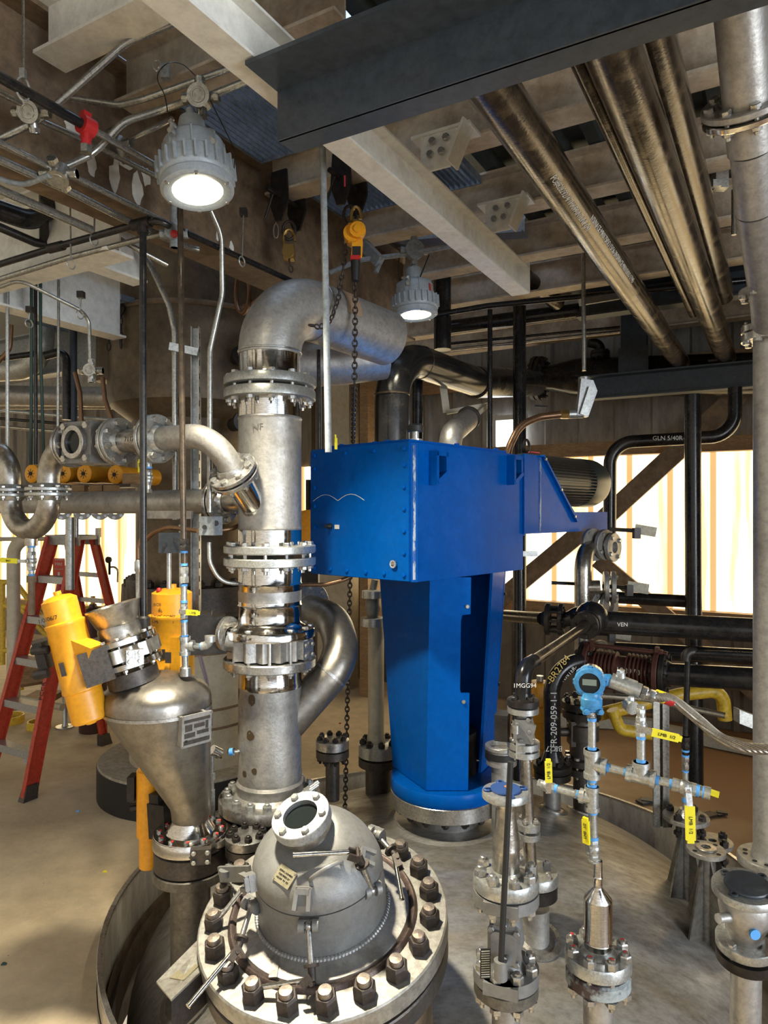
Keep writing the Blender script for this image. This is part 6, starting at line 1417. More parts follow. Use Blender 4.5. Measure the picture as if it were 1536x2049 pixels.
# yellow railing and steps
yr = T('yellow_guardrail', 'yellow pipe guardrail and stair at the left edge behind the ladder', 'railing', P(10, 1420, 6.3))
b = B()
for a_, c_ in (((-20, 1180), (-20, 1330)), ((5, 1165), (5, 1330)), ((-20, 1212), (240, 1220)), ((-20, 1300), (110, 1305)), ((20, 1150), (130, 1300)), ((35, 1210), (150, 1330)), ((42, 1290), (42, 1380)), ((-20, 1165), (25, 1165))):
    b.tube(Q([(a_[0], a_[1], 6.3), (c_[0], c_[1], 6.3)]), .024, 12)
yr.part('rails', b, M['yelp'])
b = B(); b.bar(P(60, 1370, 6.2), P(50, 1330, 6.3), .25, .05); b.box(P(85, 1395, 6.2), (.25, .3, .05)); yr.part('stair_tread', b, M['wood'])
for i, (x, y, w, r) in enumerate(((18, 1440, .0, .13), (78, 1452, 0, .10))):
    t = T('yellow_ring', ['yellow open ring lying on the floor at the left edge', 'smaller yellow open ring lying on the floor by the ladder'][i], 'ring', PZ(x, y+8, 0)); b = B(); b.ring(PZ(x, y+6, .0), UP, r, r-.014, .07, 36, .004); t.part('ring_body', b, M['yelp'])
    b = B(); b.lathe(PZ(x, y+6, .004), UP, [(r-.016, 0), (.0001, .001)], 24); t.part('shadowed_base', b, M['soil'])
fx = T('gas_cylinder', 'dark brown gas cylinder standing behind the ladder', 'cylinder', PZ(185, 1468, 0)); p = PZ(186, 1462, 0)
b = B(); b.lathe(p, UP, [(.115, 0), (.118, .01), (.118, .95), (.105, 1.03), (.07, 1.08), (.035, 1.10), (.03, 1.13)], 36); fx.part('cylinder_body', b, mat('brown_cylinder', (.055, .022, .016), .4))
b = B(); b.cyl(p+UP*1.12, p+UP*1.20, .02); b.cyl(p+UP*1.16, p+UP*1.16+VX*.05, .012); fx.part('cylinder_valve', b, M['brass'])
fs = T('fire_sign', 'red FIRE EXTINGUISHER sign with arrow behind the ladder', 'sign', P(118, 1140, 5.8)); w_ = .155; h_ = .30; c = P(118, 1140, 5.8)
b = B(); b.box(c, (.10, .004, .19)); so = fs.part('sign_plate', b, mat('sign_red', (.62, .07, .03), .45))
lettering(fs, 'FIRE', .034, c+UP*.045-VY_*.003, VX, UP, M['whitet'], so); lettering(fs, 'EXTINGUISHER', .0125, c+UP*.005-VY_*.003, VX, UP, M['whitet'], so, None, .95)
b = B(); b.prism([(-.022, 0), (0, -.03), (.022, 0), (.008, 0), (.008, .03), (-.008, .03), (-.008, 0)], c-UP*.05-VY_*.0025, VX, UP, .001)
for i in range(6): b.prism([(-.048+.017*i, .078), (-.040+.017*i, .078), (-.034+.017*i, .09), (-.042+.017*i, .09)], c-VY_*.0025, VX, UP, .001)
fs.part('arrow', b, M['whitet'], so)
fe = T('fire_extinguisher', 'red extinguisher hanging below the sign behind the ladder', 'extinguisher', P(122, 1195, 5.75))
b = B(); vl(b, 122, 5.75, [(1215, 10), (1185, 11), (1168, 8), (1160, 4)], 20); fe.part('extinguisher_body', b, M['redp'])
b = B(); vl(b, 122, 5.75, [(1162, 5), (1155, 4)], 12); b.bar(P(118, 1156, 5.72), P(130, 1153, 5.72), .012, .01); fe.part('trigger', b, M['blacks'])
sx = T('floor_stand', 'small post on round base plate beside the yellow ring', 'post', PZ(132, 1452, 0)); p = PZ(130, 1455, 0)
b = B(); b.lathe(p, UP, [(.08, 0), (.08, .01), (.03, .012), (.022, .03), (.022, .30)], 24); sx.part('post_body', b, M['galv'])
bgpipe('long level pipe on the floor behind the ladder', [(40, 1398, 5.9), (125, 1415, 5.7)], .03, 'insul')
gg = T('gauge_assembly', 'pressure gauge on a short stem against the glowing wall', 'gauge', P(219, 1150, 5.6)); b = B(); c = P(219, 1120, 5.6); b.lathe(c, V((-.3, -1, 0)), [(.024, 0), (.026, .02), (.0001, .022)], 20); b.cyl(c-UP*.02, c-UP*.12, .01); gg.part('dial', b, M['blacks'])
b = B(); b.tube(fillet(Q([(222, 1135, 5.6), (236, 1132, 5.6), (235, 1165, 5.6)]), .04), .008, 8); gg.part('tube', b, M['galv'])
fo = T('fitting_stack', 'dark flanged fitting with flex hose left of the drop leg', 'fitting', P(275, 1300, 3.2))
b = B(); vl(b, 272, 3.2, [(1300, 6), (1240, 7), (1200, 16), (1196, 19), (1160, 19), (1155, 14), (1148, 8)], 24); fo.part('flange_body', b, M['iron'])
b = B(); vl(b, 276, 3.1, [(1240, 4), (1236, 6), (1210, 6), (1206, 4), (1145, 5), (1142, 7), (1125, 7), (1120, 5)], 16); fo.part('nipple', b, M['galv'])
b = B(); b.tube(fillet(Q([(276, 1118, 3.1), (276, 1095, 3.1), (285, 1070, 3.1)]), .05), .010, 10); fo.part('flex_hose', b, M['bronze'])
lk = T('needle_valve', 'small chrome needle valve low on the riser behind the hopper', 'valve', P(440, 1510, 3.0))
b = B(); b.cyl(P(478, 1503, 3.02), P(455, 1506, 3.0), .009); b.hexnut(P(470, 1504, 3.01), V((-1, 0, 0)), .014, .03); b.cyl(P(440, 1508, 2.99), P(424, 1500, 2.97), .022); b.hexnut(P(445, 1508, 2.99), V((-1, 0, 0)), .02, .03); lk.part('valve_body', b, M['chrome'])
b = B(); b.cyl(P(424, 1505, 2.98), P(424, 1580, 2.98), .009); b.hexnut(P(424, 1560, 2.98), UP, .014, .03); b.cyl(P(424, 1580, 2.98), P(424, 1640, 2.98), .013); lk.part('drain_tube', b, M['galv'])
b = B(); b.cyl(P(466, 1504, 3.0), P(459, 1505, 3.0), .0155, None, 14); lk.part('thread_sealant', b, M['tape'])
# flanged stubs round the riser base
def stubf(name, x, y, Y, hw, n, lab, ybot, m='fl'):
    t = T(name, lab, 'flange', P(x, ybot, Y)); k = Y/F
    b = B(); vl(b, x, Y, [(y+16, hw*.4), (y+16, hw), (y, hw), (y-2, hw*.9), (y-2, hw*.2)], 36); t.part('blind_flange', b, M[m])
    b = B(); vl(b, x, Y, [(y+34, hw*.4), (y+34, hw), (y+19, hw), (y+19, hw*.4)], 36); t.part('nozzle_flange', b, M['iron'])
    b = B(); vl(b, x, Y, [(ybot, hw*.42), (y+30, hw*.42)], 28); t.part('pipe_body', b, M['iron'])
    bolts(t, P(x, y-1, Y), UP, hw*.76*k, n, .0165, M['blacks'], 36*k, .3, 'nut')
stubf('blind_nozzle', 665, 1480, 3.7, 33, 8, 'capped black nozzle with eight nuts, right of the riser', 1600)
stubf('blind_nozzle', 493, 1672, 2.75, 42, 8, 'capped nozzle with black nuts between the riser base and manway', 1745)
t = T('sample_column', 'dull flanged pipe with fittings standing behind the blue stand', 'pipe', P(752, 1600, 4.0)); k = 4.0/F
b = B(); vl(b, 752, 4.0, [(1500, 22), (1470, 17), (1465, 16), (1255, 16), (1250, 14)], 28); t.part('pipe_body', b, M['insul'])
b = B(); vl(b, 757, 4.0, [(1510, 30), (1510, 40), (1488, 40), (1485, 26)], 36); vl(b, 746, 4.0, [(1252, 12), (1252, 24), (1236, 24), (1234, 12)], 32); vl(b, 746, 4.0, [(1196, 12), (1196, 22), (1182, 22), (1180, 8)], 32); t.part('flange', b, M['galv'])
bolts(t, P(757, 1486, 4.0), UP, .09, 8, .02, M['blacks'], .05, .2, 'nut')
b = B(); vl(b, 746, 4.0, [(1236, 10), (1215, 16), (1200, 14), (1195, 9)], 24); b.cyl(P(746, 1180, 4.0), P(750, 1160, 4.0), .02); t.part('valve_body', b, M['cast'])
b = B(); vl(b, 757, 4.0, [(1530, 30), (1530, 40), (1514, 40), (1514, 30)], 36); vl(b, 757, 4.0, [(1640, 26), (1530, 26)], 28); t.part('lower_nozzle', b, M['iron'])
t = T('orange_actuator', 'orange actuator end behind the riser, left of the gearbox', 'actuator', P(622, 1090, 4.2))
b = B(); c = P(612, 1055, 4.25); ax = V((.75, -.66, 0)).normalized(); b.lathe(c-ax*.15, ax, [(.10, 0), (.10, .16), (.107, .165), (.107, .185), (.0001, .19)], 32); t.part('cylinder_body', b, M['orange'])
b = B(); b.box(P(618, 1150, 4.25), (.12, .1, .12)); b.cyl(P(618, 1090, 4.25), P(618, 1240, 4.25), .03); b.cyl(P(618, 960, 4.25), P(618, 1020, 4.25), .02); t.part('mount_stand', b, M['blacks'])
# ---------------------------------------------------------------- hoists
def trolley(d, px, lab):
    p = PD(px, 380, d); p = V((p.x, p.y, 3.5))
    t = T('beam_clamp', lab, 'clamp', p)
    b = B()
    for s_ in (-1, 1): b.prism([(-.045, .09), (.045, .09), (.055, -.06), (.02, -.15), (-.02, -.15), (-.055, -.06)], p+D*.07*s_-L*0, -L, UP, .012)
    b.cyl(p-D*.1-UP*.03, p+D*.1-UP*.03, .012); t.part('jaw_plate', b, M['blacks'])
    b = B(); b.cyl(p-D*.12-UP*.03, p-D*.12+L*.05-UP*.14, .006); b.cyl(p-D*.1-UP*.03, p-D*.17-UP*.03, .012); t.part('screw_handle', b, M['blacks'])
    b = B(); b.tube([p-UP*.17+V((.03*math.cos(a), 0, .045*math.sin(a))) for a in [2*PI*i/16 for i in range(17)]], .008, 8); t.part('shackle', b, M['rust'])
    return p
p1_ = trolley(2.75, 578, 'black beam clamp on the hoist beam, above the big elbow'); p2_ = trolley(2.75, 700, 'black beam clamp with pink tag above the orange lever hoist')
b = B(); q_ = p2_-D*.085+UP*.0; b.box(q_+V((.03, -.01, -.05)), (.022, .003, .05)); solo('pink_tag', b, bpy.data.materials['pink_tag'], 'small pink tag on the beam clamp', 'tag')
h1 = T('chain_block', 'dirty orange chain block hanging above the big elbow', 'hoist', p1_-UP*.28); c = p1_-UP*.27
b = B(); b.tube([c+UP*.06+V((.028*math.cos(a), 0, .045*math.sin(a))) for a in [PI*i/10-.3 for i in range(15)]], .009, 8); b.box(c-UP*.01, (.05, .05, .07)); b.cyl(c+V((0, -.03, -.01)), c+V((0, .03, -.01)), .03, None, 18); h1.part('hook_block', b, M['brass'])
b = B(); chain(b, c-UP*.04, P(583, 545, c.y), .024, .004, .009); h1.part('load_chain', b, M['rust'])
b = B(); q_ = P(552, 462, c.y-.05); b.tube([q_+V((.012*math.cos(a), 0, .035*math.sin(a))) for a in [2*PI*i/14 for i in range(15)]], .003, 6); b.cyl(q_+UP*.035, q_+UP*.13, .0025); h1.part('pull_ring', b, M['zinc'])
h2 = T('lever_hoist', 'orange lever chain hoist with black grip hanging by the riser elbow', 'hoist', P(712, 560, 3.2)); g = lambda x, y, Y=3.2: P(x, y, Y)
b = B(); b.tube([g(712, 432)+V((.022*math.cos(a), 0, .04*math.sin(a))) for a in [PI*i/10-.4 for i in range(16)]], .008, 8); b.cyl(g(710, 442), g(710, 455), .02); h2.part('top_hook', b, M['brass'])
b = B(); hb_ = g(711, 470); b.box(hb_, (.065, .05, .09)); b.cyl(hb_+V((-.012, -.03, 0)), hb_+V((-.012, .04, 0)), .042, None, 24); b.cyl(hb_+V((.012, -.055, .005)), hb_+V((.012, -.02, .005)), .036, None, 24); b.cyl(hb_+V((.012, -.065, .005)), hb_+V((.012, -.055, .005)), .018, None, 16); h2.part('gear_case', b, M['orange'])
b = B(); b.hexa([g(704, 484, 3.15), g(726, 484, 3.15), g(724, 516, 3.15), g(702, 516, 3.15)], [g(704, 484, 3.18), g(726, 484, 3.18), g(724, 516, 3.18), g(702, 516, 3.18)]); lv_ = h2.part('lever', b, M['orange'])
b = B(); b.box(g(713, 503, 3.148), (.038, .004, .045)); h2.part('rating_label', b, M['blackt'], lv_); b = B(); b.box(g(711, 516, 3.148), (.044, .02, .018)); h2.part('red_band', b, M['redp'], lv_)
b = B(); b.cyl(g(711, 522, 3.165), g(711, 562, 3.165), .022, .018, 16); h2.part('grip', b, M['rubber'], lv_, 'black rubber grip')
b = B(); chain(b, g(711, 560, 3.2), g(709, 770, 3.22), .024, .0046, .010); chain(b, g(709, 770, 3.22), g(706, 893, 3.80), .024, .0046, .010); chain(b, g(706, 893, 3.80), g(690, 1618, 3.80), .024, .0046, .010); h2.part('hand_chain', b, M['rust'])
b = B()
pts = Q([(692, 490, 3.2), (686, 540, 3.18), (676, 600, 3.15), (662, 640, 3.1), (640, 655, 3.05), (618, 650, 3.0)])
for a_, c_ in zip(pts, pts[1:]): chain(b, a_, c_, .024, .0042, .0095)
h2.part('load_chain', b, M['rust'])
bgpipe('rear hoist chain hanging beside the pale conduit', [(646, 770, 4.4), (646, 900, 4.4)], .008, 'rust', .1, 'spare_chain', 'chain')
conduit([(645, 285, 2.62), (651, 560, 2.62), (657, 905, 2.62)], .0125, 'straight pale conduit dropping in front of the big elbow', 'greyb')
bgpipe('thin dark blue pipe right behind the straight pale conduit', [(637, 700, 3.6), (638, 900, 3.6)], .010, 'black')
b = B(); b.box(P(672, 888, 3.1), (.012, .012, .05)); b.bar(P(672, 885, 3.1), P(671, 870, 3.1), .02, .006); solo('valve_lever', b, M['yellow'], 'small yellow valve handle behind the gearbox top', 'handle')
# lamp 2 supply
conduit([(660, 545, 4.0), (720, 520, 3.95), (820, 508, 3.9), (950, 482, 3.8)], .014, 'grey conduit feeding the small lamp', 'greyb')
jbox('lamp_box', P(828, 502, 3.9), V((-.2, 1, 0)), 'round conduit box above the small lamp', .05, True, 'greyb')
b = B(); b.tube(Q([(831, 515, 3.9), (831, 540, 3.9)]), .012); solo('conduit_drop', b, M['greyb'], 'short stem under the small lamp box', 'stem')
b = B(); b.bar(P(728, 490, 4.0), P(760, 525, 3.9), .04, .06); b.bar(P(760, 525, 3.92), P(752, 545, 3.9), .02, .02); solo('strut_bracket', b, M['greyb'], 'grey strut bracket holding the small lamp conduit', 'bracket')
b = B(); b.tube(fillet(Q([(800, 500, 3.95), (796, 540, 3.92), (806, 590, 3.88)]), .1, 5), .003, 6); b.tube(fillet(Q([(858, 510, 3.9), (838, 560, 3.87), (842, 585, 3.86)]), .1, 5), .003, 6); solo('safety_cable', b, M['black'], 'thin dark cables beside the small lamp', 'cable')
# white corrugated glare panel beam behind lamp 2
b = B(); b.ibeam(PD(640, 500, 4.05)+UP*0, PD(1050, 470, 4.05), .22, .12); solo('roof_beam', b, M['greyb'], 'pale grey cross beam with sunlit stripes behind the small lamp', 'beam')
# ---------------------------------------------------------------- black pipework centre and right
bep = Q([(784, 905, 4.3), (784, 706, 4.3), (955, 765, 5.15)])
eb2 = T('black_elbow_pipe', 'big shiny black elbow pipe below the small lamp', 'pipe', P(784, 900, 4.3))
fb_ = fillet(bep, .30, 14); b = B(); b.tube(fb_, .107, 36); eb2.part('pipe_body', b, mat('gloss_black_pipe', (.014, .014, .015), .26, .1, (.05, .042, .03), 12, .5, .02, 50, None, (.5, .8), .06))
b = B(); b.ring(P(784, 792, 4.3), UP, .110, .10, .012, 36); dd = (fb_[-1]-fb_[-2]).normalized(); b.ring(fb_[-2], dd, .110, .10, .014, 36); b.ring(fb_[-1]-dd*.02, dd, .113, .10, .02, 36); eb2.part('weld_bead', b, M['mill'])
bgpipe('thinner black riser behind the big black elbow', [(834, 900, 5.0), (834, 745, 5.0)], .042, 'black')
bgpipe('tall black pipe right of the small lamp', [(885, 700, 5.0), (885, 520, 5.0)], .062, 'black')
bgpipe('very dark pipe rising left behind the small lamp', [(792, 640, 5.4), (792, 520, 5.4)], .04, 'black')
gp = T('gearbox_vent_pipe', 'grey capped elbow behind the gearbox top', 'pipe', P(905, 890, 4.5)); 
b = B(); b.tube(fillet(Q([(900, 900, 4.4), (902, 868, 4.4), (938, 838, 4.75)]), .1), .072, 28); gp.part('elbow_pipe', b, M['dull']); b = B(); p = P(936, 838, 4.72); b.ring(p, P(938, 838, 4.75)-P(902, 868, 4.4), .082, .05, .025, 32); gp.part('rim', b, M['iron'])
b = B(); b.bar(P(886, 770, 4.9), P(893, 825, 4.9), .01, .05); b.bar(P(893, 825, 4.9), P(975, 810, 4.95), .03, .03); b.bar(P(975, 810, 4.95), P(940, 840, 4.8), .03, .03); solo('angle_bracket', b, M['insul'], 'pale angle bracket under the big black elbow run', 'bracket')
rb_ = T('black_reducer_run', 'fat black pipe with flange and reducer, right of the elbow', 'pipe', P(1085, 790, 5.1))
b = B(); b.tube(Q([(950, 765, 5.12), (1068, 766, 6.3)]), .118, 30); rb_.part('pipe_body', b, M['black'])
dd = (PD(1560, 748, 6.46)-PD(1085, 757, 6.46)).normalized(); c = PD(1085, 757, 6.46)
b = B(); b.lathe(c, dd, [(.118, 0), (.118, .06), (.128, .12), (.17, .30), (.177, .38), (.177, 3.2)], 36); rb_.part('reducer_body', b, M['black'])
for s_ in (-1, 1): flange(rb_, c-dd*.045+dd*.006*s_, dd*s_, .205, .035, .118, M['blacks'], .02)
bolts(rb_, c-dd*.08, -dd, .178, 12, .022, M['blacks'], .08)
b = B(); b.bar(P(1070, 812, 6.3), P(1095, 814, 6.3), .02, .02); p = PD(1200, 716, 6.44); rb_.part('support_lug', b, M['blacks']); b = B(); b.cyl(p-UP*.12, p+UP*.02, .04); b.cyl(p, p+UP*.03, .085, None, 20); b.cyl(p+UP*.035, p+UP*.06, .085, None, 20); b.tube(fillet([p+UP*.05, p+UP*.12, p+UP*.14-VX*.1], .06), .045, 16); rb_.part('branch_fitting', b, M['blacks'])
bolts(rb_, p+UP*.06, UP, .065, 8, .013, M['blacks'], .06)
lettering(rb_, '8228', .05, P(985, 757, 5.0), VX, UP, M['whitet']) if False else None
for i, (y0, y1, r, m) in enumerate(((688, 655, .012, 'black'), (700, 664, .012, 'steel'), (655, 610, .055, 'black'))):
    bgpipe(['thin black tube above the fat reducer', 'thin bright tube above the fat reducer', 'dark pipe level behind the tall black risers'][i], [(900, y0, 5.6), (1240, y1, 5.3)], r, m)
bgpipe('black service pipe with tee crossing behind the white beam end', [(730, 655, 5.0), (975, 612, 4.9), (1500, 560, 4.6)], .02, 'black')
bgpipe('slim black drop under the tee, beside the tall riser', [(980, 620, 4.85), (980, 900, 4.85)], .017, 'black')
bgpipe('dark capped pipe elbow hanging from the roof near the white beam', [(1050, 555, 4.9), (1115, 605, 5.3)], .06, 'mill')
bgpipe('tall black riser right of the gearbox', [(1039, 590, 5.2), (1039, 1560, 4.9)], .048, 'black')
t = T('bent_black_pipe', 'black pipe bent twice in front of the glowing wall', 'pipe', P(1218, 1060, 5.2))
b = B(); b.tube(fillet(Q([(1470, 775, 5.0), (1470, 872, 5.0), (1220, 886, 5.2), (1219, 1070, 5.2)]), .17, 10), .047, 26); t.part('pipe_body', b, M['black'])
lettering(t, 'GLN 5/40R', .045, P(1335, 877, 5.05), V((.99, -.1, -.0)), UP, M['whitet'])
bgpipe('tall black vertical pipe in front of the glowing wall', [(1385, 790, 4.6), (1387, 1215, 4.6), (1390, 1590, 4.5)], .052, 'black')
bgpipe('short dark branch pipe level with the glowing wall bottom', [(1225, 1195, 4.9), (1370, 1203, 4.7), (1400, 1205, 4.65)], .042, 'black')
# bare pipes on the rack
def rackpipe(lab, x, y, z, r, m, y2, lettering_=None, d1=6.2):
    p = PZ(x, y, z); d0 = p.dot(D); s0 = p.dot(L); t = T('rack_pipe', lab, 'pipe', SD(s0, 6.4, z-r)); b = B(); b.tube([SD(s0, 1.66, z), SD(s0, d1, z)], r, 36); o = t.part('pipe_body', b, M[m]); return t, o, s0
t, o, s0 = rackpipe('left bare varnished pipe with white stencil, on the overhead rack', 958, 135, 3.172, .071, 'mill', 740)
for i, (txt, dd_, ang) in enumerate((('NSI/NACE MR0175/ISO 15156-2/NSI/NACE MR0103/ISO 17945', 3.3, .98), ('PO#82829274/TMK/PAINTLINE (24)', 2.65, .5))):
    nd = (-L*math.sin(ang)-UP*math.cos(ang)); lettering(t, txt, .034, SD(s0, dd_, 3.172)+nd*.0716, D, nd.cross(D), M['whitet'], o, .0716)
b = B(); c = SD(s0, 1.80, 3.172); n_ = (-L*.75-UP*.66).normalized()
b.lathe(c+n_*.0705, n_, [(.026, .0), (.02, .003), (.0001, .0035)], 16); t.part('orange_paint_dab', b, mat('orange_dab', (.75, .16, .03), .5), o, 'dab of orange paint')
rackpipe('middle thick bare pipe on the overhead rack', 1218, 75, 3.178, .075, 'mill', 720)
rackpipe('right bare pipe partly hidden behind the thick one', 1300, 62, 3.38, .070, 'mill', 540, None, 5.1)
rackpipe('slim bare pipe left of the thick one on the rack', 1148, 100, 3.25, .026, 'mill', 520, None, 5.0)
t, o, s0 = rackpipe('dark blue pipe beside the slim bare pipe', 1172, 100, 3.31, .028, 'black', 520, None, 5.0)
for i, (x, y, lab) in enumerate(((1440, 722, 'small rusty pipe shoe under the thick bare pipe'), (1355, 568, 'small rusty pipe shoe on the higher rack beam'))):
    b = B(); p = PD(x, y, 6.0 if i == 0 else 5.1); b.box(p, (.16, .10, .014), L); b.box(p+UP*.05, (.012, .1, .09), L); solo('pipe_shoe', b, M['rust'], lab, 'pipe shoe')
conduit([(1168, 742, 4.3), (1166, 430, 4.3), (1175, 380, 4.3), (1215, 352, 4.4), (1330, 335, 4.5)], .013, 'grey conduit looping up over the rack to the conduit body', 'cond', .16)
cb = T('conduit_outlet', 'slanted cast conduit outlet body above the motor', 'junction box', P(1170, 790, 4.3))
b = B(); b.cyl(P(1168, 755, 4.3), P(1168, 790, 4.3), .035, None, 18); b.hexa([P(1158, 760, 4.3), P(1182, 764, 4.3), P(1190, 785, 4.3), P(1172, 836, 4.3), P(1150, 832, 4.3)], [q_-VY_*.05 for q_ in Q([(1158, 760, 4.3), (1182, 764, 4.3), (1190, 785, 4.3), (1172, 836, 4.3), (1150, 832, 4.3)])]); b.cyl(P(1166, 828, 4.28), P(1136, 829, 4.28), .026, None, 18); cbo = cb.part('outlet_body', b, M['alu'])
b = B(); b.bar(P(1184, 775, 4.235), P(1166, 830, 4.235), .04, .012, -VY_); cb.part('cover_plate', b, M['galv'], cbo)
b = B(); b.hexnut(P(1137, 829, 4.28), V((-1, 0, 0)), .03, .05); cb.part('brass_gland', b, M['brass'])
conduit([(1125, 829, 4.28), (1080, 834, 4.26), (1040, 850, 4.22), (1018, 895, 4.2), (1012, 925, 4.2)], .022, 'bronze flexible conduit arching down behind the gearbox', 'bronze', .2)
b = B(); b.bar(P(1160, 605, 4.4), P(1240, 592, 4.5), .03, .04); solo('strut_channel', b, M['galv'], 'slotted strut holding the looping conduit', 'strut')
bgpipe('short open tube end hanging high at the right', [(1468, 380, 3.4), (1468, 470, 3.4)], .012, 'cond')
bgpipe('thin level conduit with clamps high on the right', [(1395, 318, 3.2), (1480, 296, 3.1)], .014, 'cond')
b = B(); b.box(P(1440, 360, 3.3), (.06, .05, .09)); b.box(P(1432, 368, 3.25), (.04, .03, .03)); solo('conduit_clamp', b, M['galv'], 'cluster of strut clamps at the upper right', 'clamp')
# stainless valve group in front of the glowing wall
vg = T('stainless_manifold', 'stainless elbow and tee with flanged valves under the motor', 'pipe', P(1172, 1230, 4.0)); k = 4.0/F
b = B(); b.tube(fillet(Q([(1166, 1320, 4.0), (1166, 1110, 4.0), (1190, 1085, 4.25)]), .13, 10), 17*k, 26); b.tube(Q([(1166, 1175, 4.0), (1200, 1175, 3.98)]), 14*k, 22); vg.part('pipe_body', b, M['steel'])
for (x, y, ax, R) in ((1184, 1090, V((.5, -.8, .1)), 34), (1206, 1090, V((.6, -.75, .0)), 32), (1222, 1095, V((.7, -.7, .0)), 30), (1207, 1175, V((1, -.2, 0)), 32), (1222, 1175, V((1, -.25, 0)), 32), (1195, 1210, V((.6, -.75, 0)), 30), (1214, 1212, V((.6, -.75, 0)), 28), (1196, 1310, V((.6, -.75, 0)), 30)):
    c = P(x, y, 4.15 if y < 1120 else 4.05); ax = ax.normalized(); b = B(); b.ring(c, ax, R*k, 12*k, .025, 32); vg.part('flange', b, M['dull']); bolts(vg, c+ax*.025, ax, R*.78*k, 4, .013, M['galv'], 0, .6)
for i, (x, y) in enumerate(((1250, 1061), (1235, 1175), (1200, 1268))):
    t = T('valve_lever', ['upper valve lever wrapped in clear plastic, by the glowing wall', 'middle valve lever wrapped in plastic, by the glowing wall', 'lower valve lever wrapped in plastic, above the maroon joint'][i], 'handle', P(x, y, 4.0)); b = B(); b.bar(P(x-30, y-2, 4.05), P(x+45, y+2, 3.95), .012, .022); t.part('lever', b, M['blacks'])
    b = B(); b.bar(P(x+20, y-3, 3.95), P(x+62, y+4, 3.92), .03, .055); t.part('plastic_wrap', b, M['label']); b = B(); b.box(P(x+23, y+6, 3.93), (.035, .04, .06)); t.part('lock_clip', b, M['blacks'])
b = B(); b.bar(P(1045, 1108, 4.1), P(1075, 1108, 4.1), .02, .03); solo('pipe_clamp', b, M['galv'], 'small clamp on the tall black riser', 'clamp')
bgpipe('short dark rod left of the stainless tee', [(1103, 1166, 4.1), (1150, 1168, 4.1)], .010, 'black')
# maroon expansion joint and pipes right
ex = T('expansion_joint', 'maroon bellows expansion joint with tie rods', 'expansion joint', P(1250, 1350, 3.1)); k = 3.1/F
e0_, e1_ = P(1182, 1328, 3.90), P(1310, 1345, 3.72); ed = (e1_-e0_).normalized(); el = (e1_-e0_).length
b = B(); prof = [(.062, 0)]; n = 9
for h0 in (.025, el-.125-.02):
    for i in range(6): prof += [(.064, h0+.021*i), (.084, h0+.021*i+.005), (.084, h0+.021*i+.011), (.064, h0+.021*i+.015)]
prof = sorted(prof, key=lambda q_: q_[1])+[(.062, el)]; b.lathe(e0_, ed, prof, 28); bo = ex.part('bellows', b, M['maroon'])
for h0 in (0, el): flange(ex, e0_+ed*h0, ed if h0 else -ed, .120, .027, .05, M['maroon'], .0); flange(ex, e0_+ed*(h0+(.03 if h0 else -.03)), ed if h0 else -ed, .116, .027, .055, M['blacks'], .03)
u_, v_, w_ = frame(ed)
for s_ in (1, -1):
    b = B(); o_ = UP*.110*s_-VY_*.03; b.cyl(e0_+o_-ed*.04, e1_+o_+ed*.05, .012, None, 10); b.hexnut(e1_+o_+ed*.01, ed, .02, .02); b.box(e1_+o_, (.02, .03, .06), ed); b.box(e0_+o_, (.02, .03, .06), ed); ex.part('tie_rod', b, M['maroon'])
bolts(ex, e1_+ed*.055, ed, .094, 8, .017, M['blacks'], .05); bolts(ex, e0_-ed*.055, -ed, .094, 8, .017, M['blacks'], .05)
lettering(ex, '188970-1', .042, e0_.lerp(e1_, .55)-VY_*.087, ed, UP, M['whitet'], bo)
bgpipe('black pipe leaving the maroon joint to the right', [(1318, 1348, 3.70), (1560, 1362, 3.4)], .058, 'black')
bgpipe('black pipe just above, behind the maroon joint', [(1230, 1300, 4.4), (1560, 1318, 4.0)], .048, 'black')
bgpipe('pale level pipe low at the right with tilted grey box', [(1200, 1392, 3.4), (1290, 1398, 3.35), (1450, 1432, 3.2)], .014, 'steel')
b = B(); b.box(P(1492, 1438, 3.1), (.09, .06, .06), V((.9, 0, -.35))); solo('grey_box', b, M['galv'], 'tilted galvanized box beside the right standing pipe', 'box')
yp = T('yellow_pipe', 'low yellow pipe with elbows behind the transmitter', 'pipe', P(1250, 1420, 4.2))
b = B(); b.tube(fillet(Q([(1195, 1430, 4.2), (1270, 1412, 4.2), (1360, 1390, 4.2), (1445, 1380, 4.2), (1450, 1440, 4.2)]), .08), .04, 18); b.tube(fillet(Q([(1225, 1420, 4.1), (1240, 1460, 4.1), (1310, 1470, 4.1)]), .05), .035, 14); yp.part('pipe_body', b, M['yelp'])
b = B(); b.bar(P(1312, 1400, 3.3), P(1313, 1655, 3.3), .012, .03); b.bar(P(1331, 1400, 3.3), P(1332, 1655, 3.3), .012, .03); b.box(P(1322, 1527, 3.32), (.04, .003, .6)); solo('strut_post', b, M['cond'], 'slotted strut post behind the yellow handles, right', 'post')
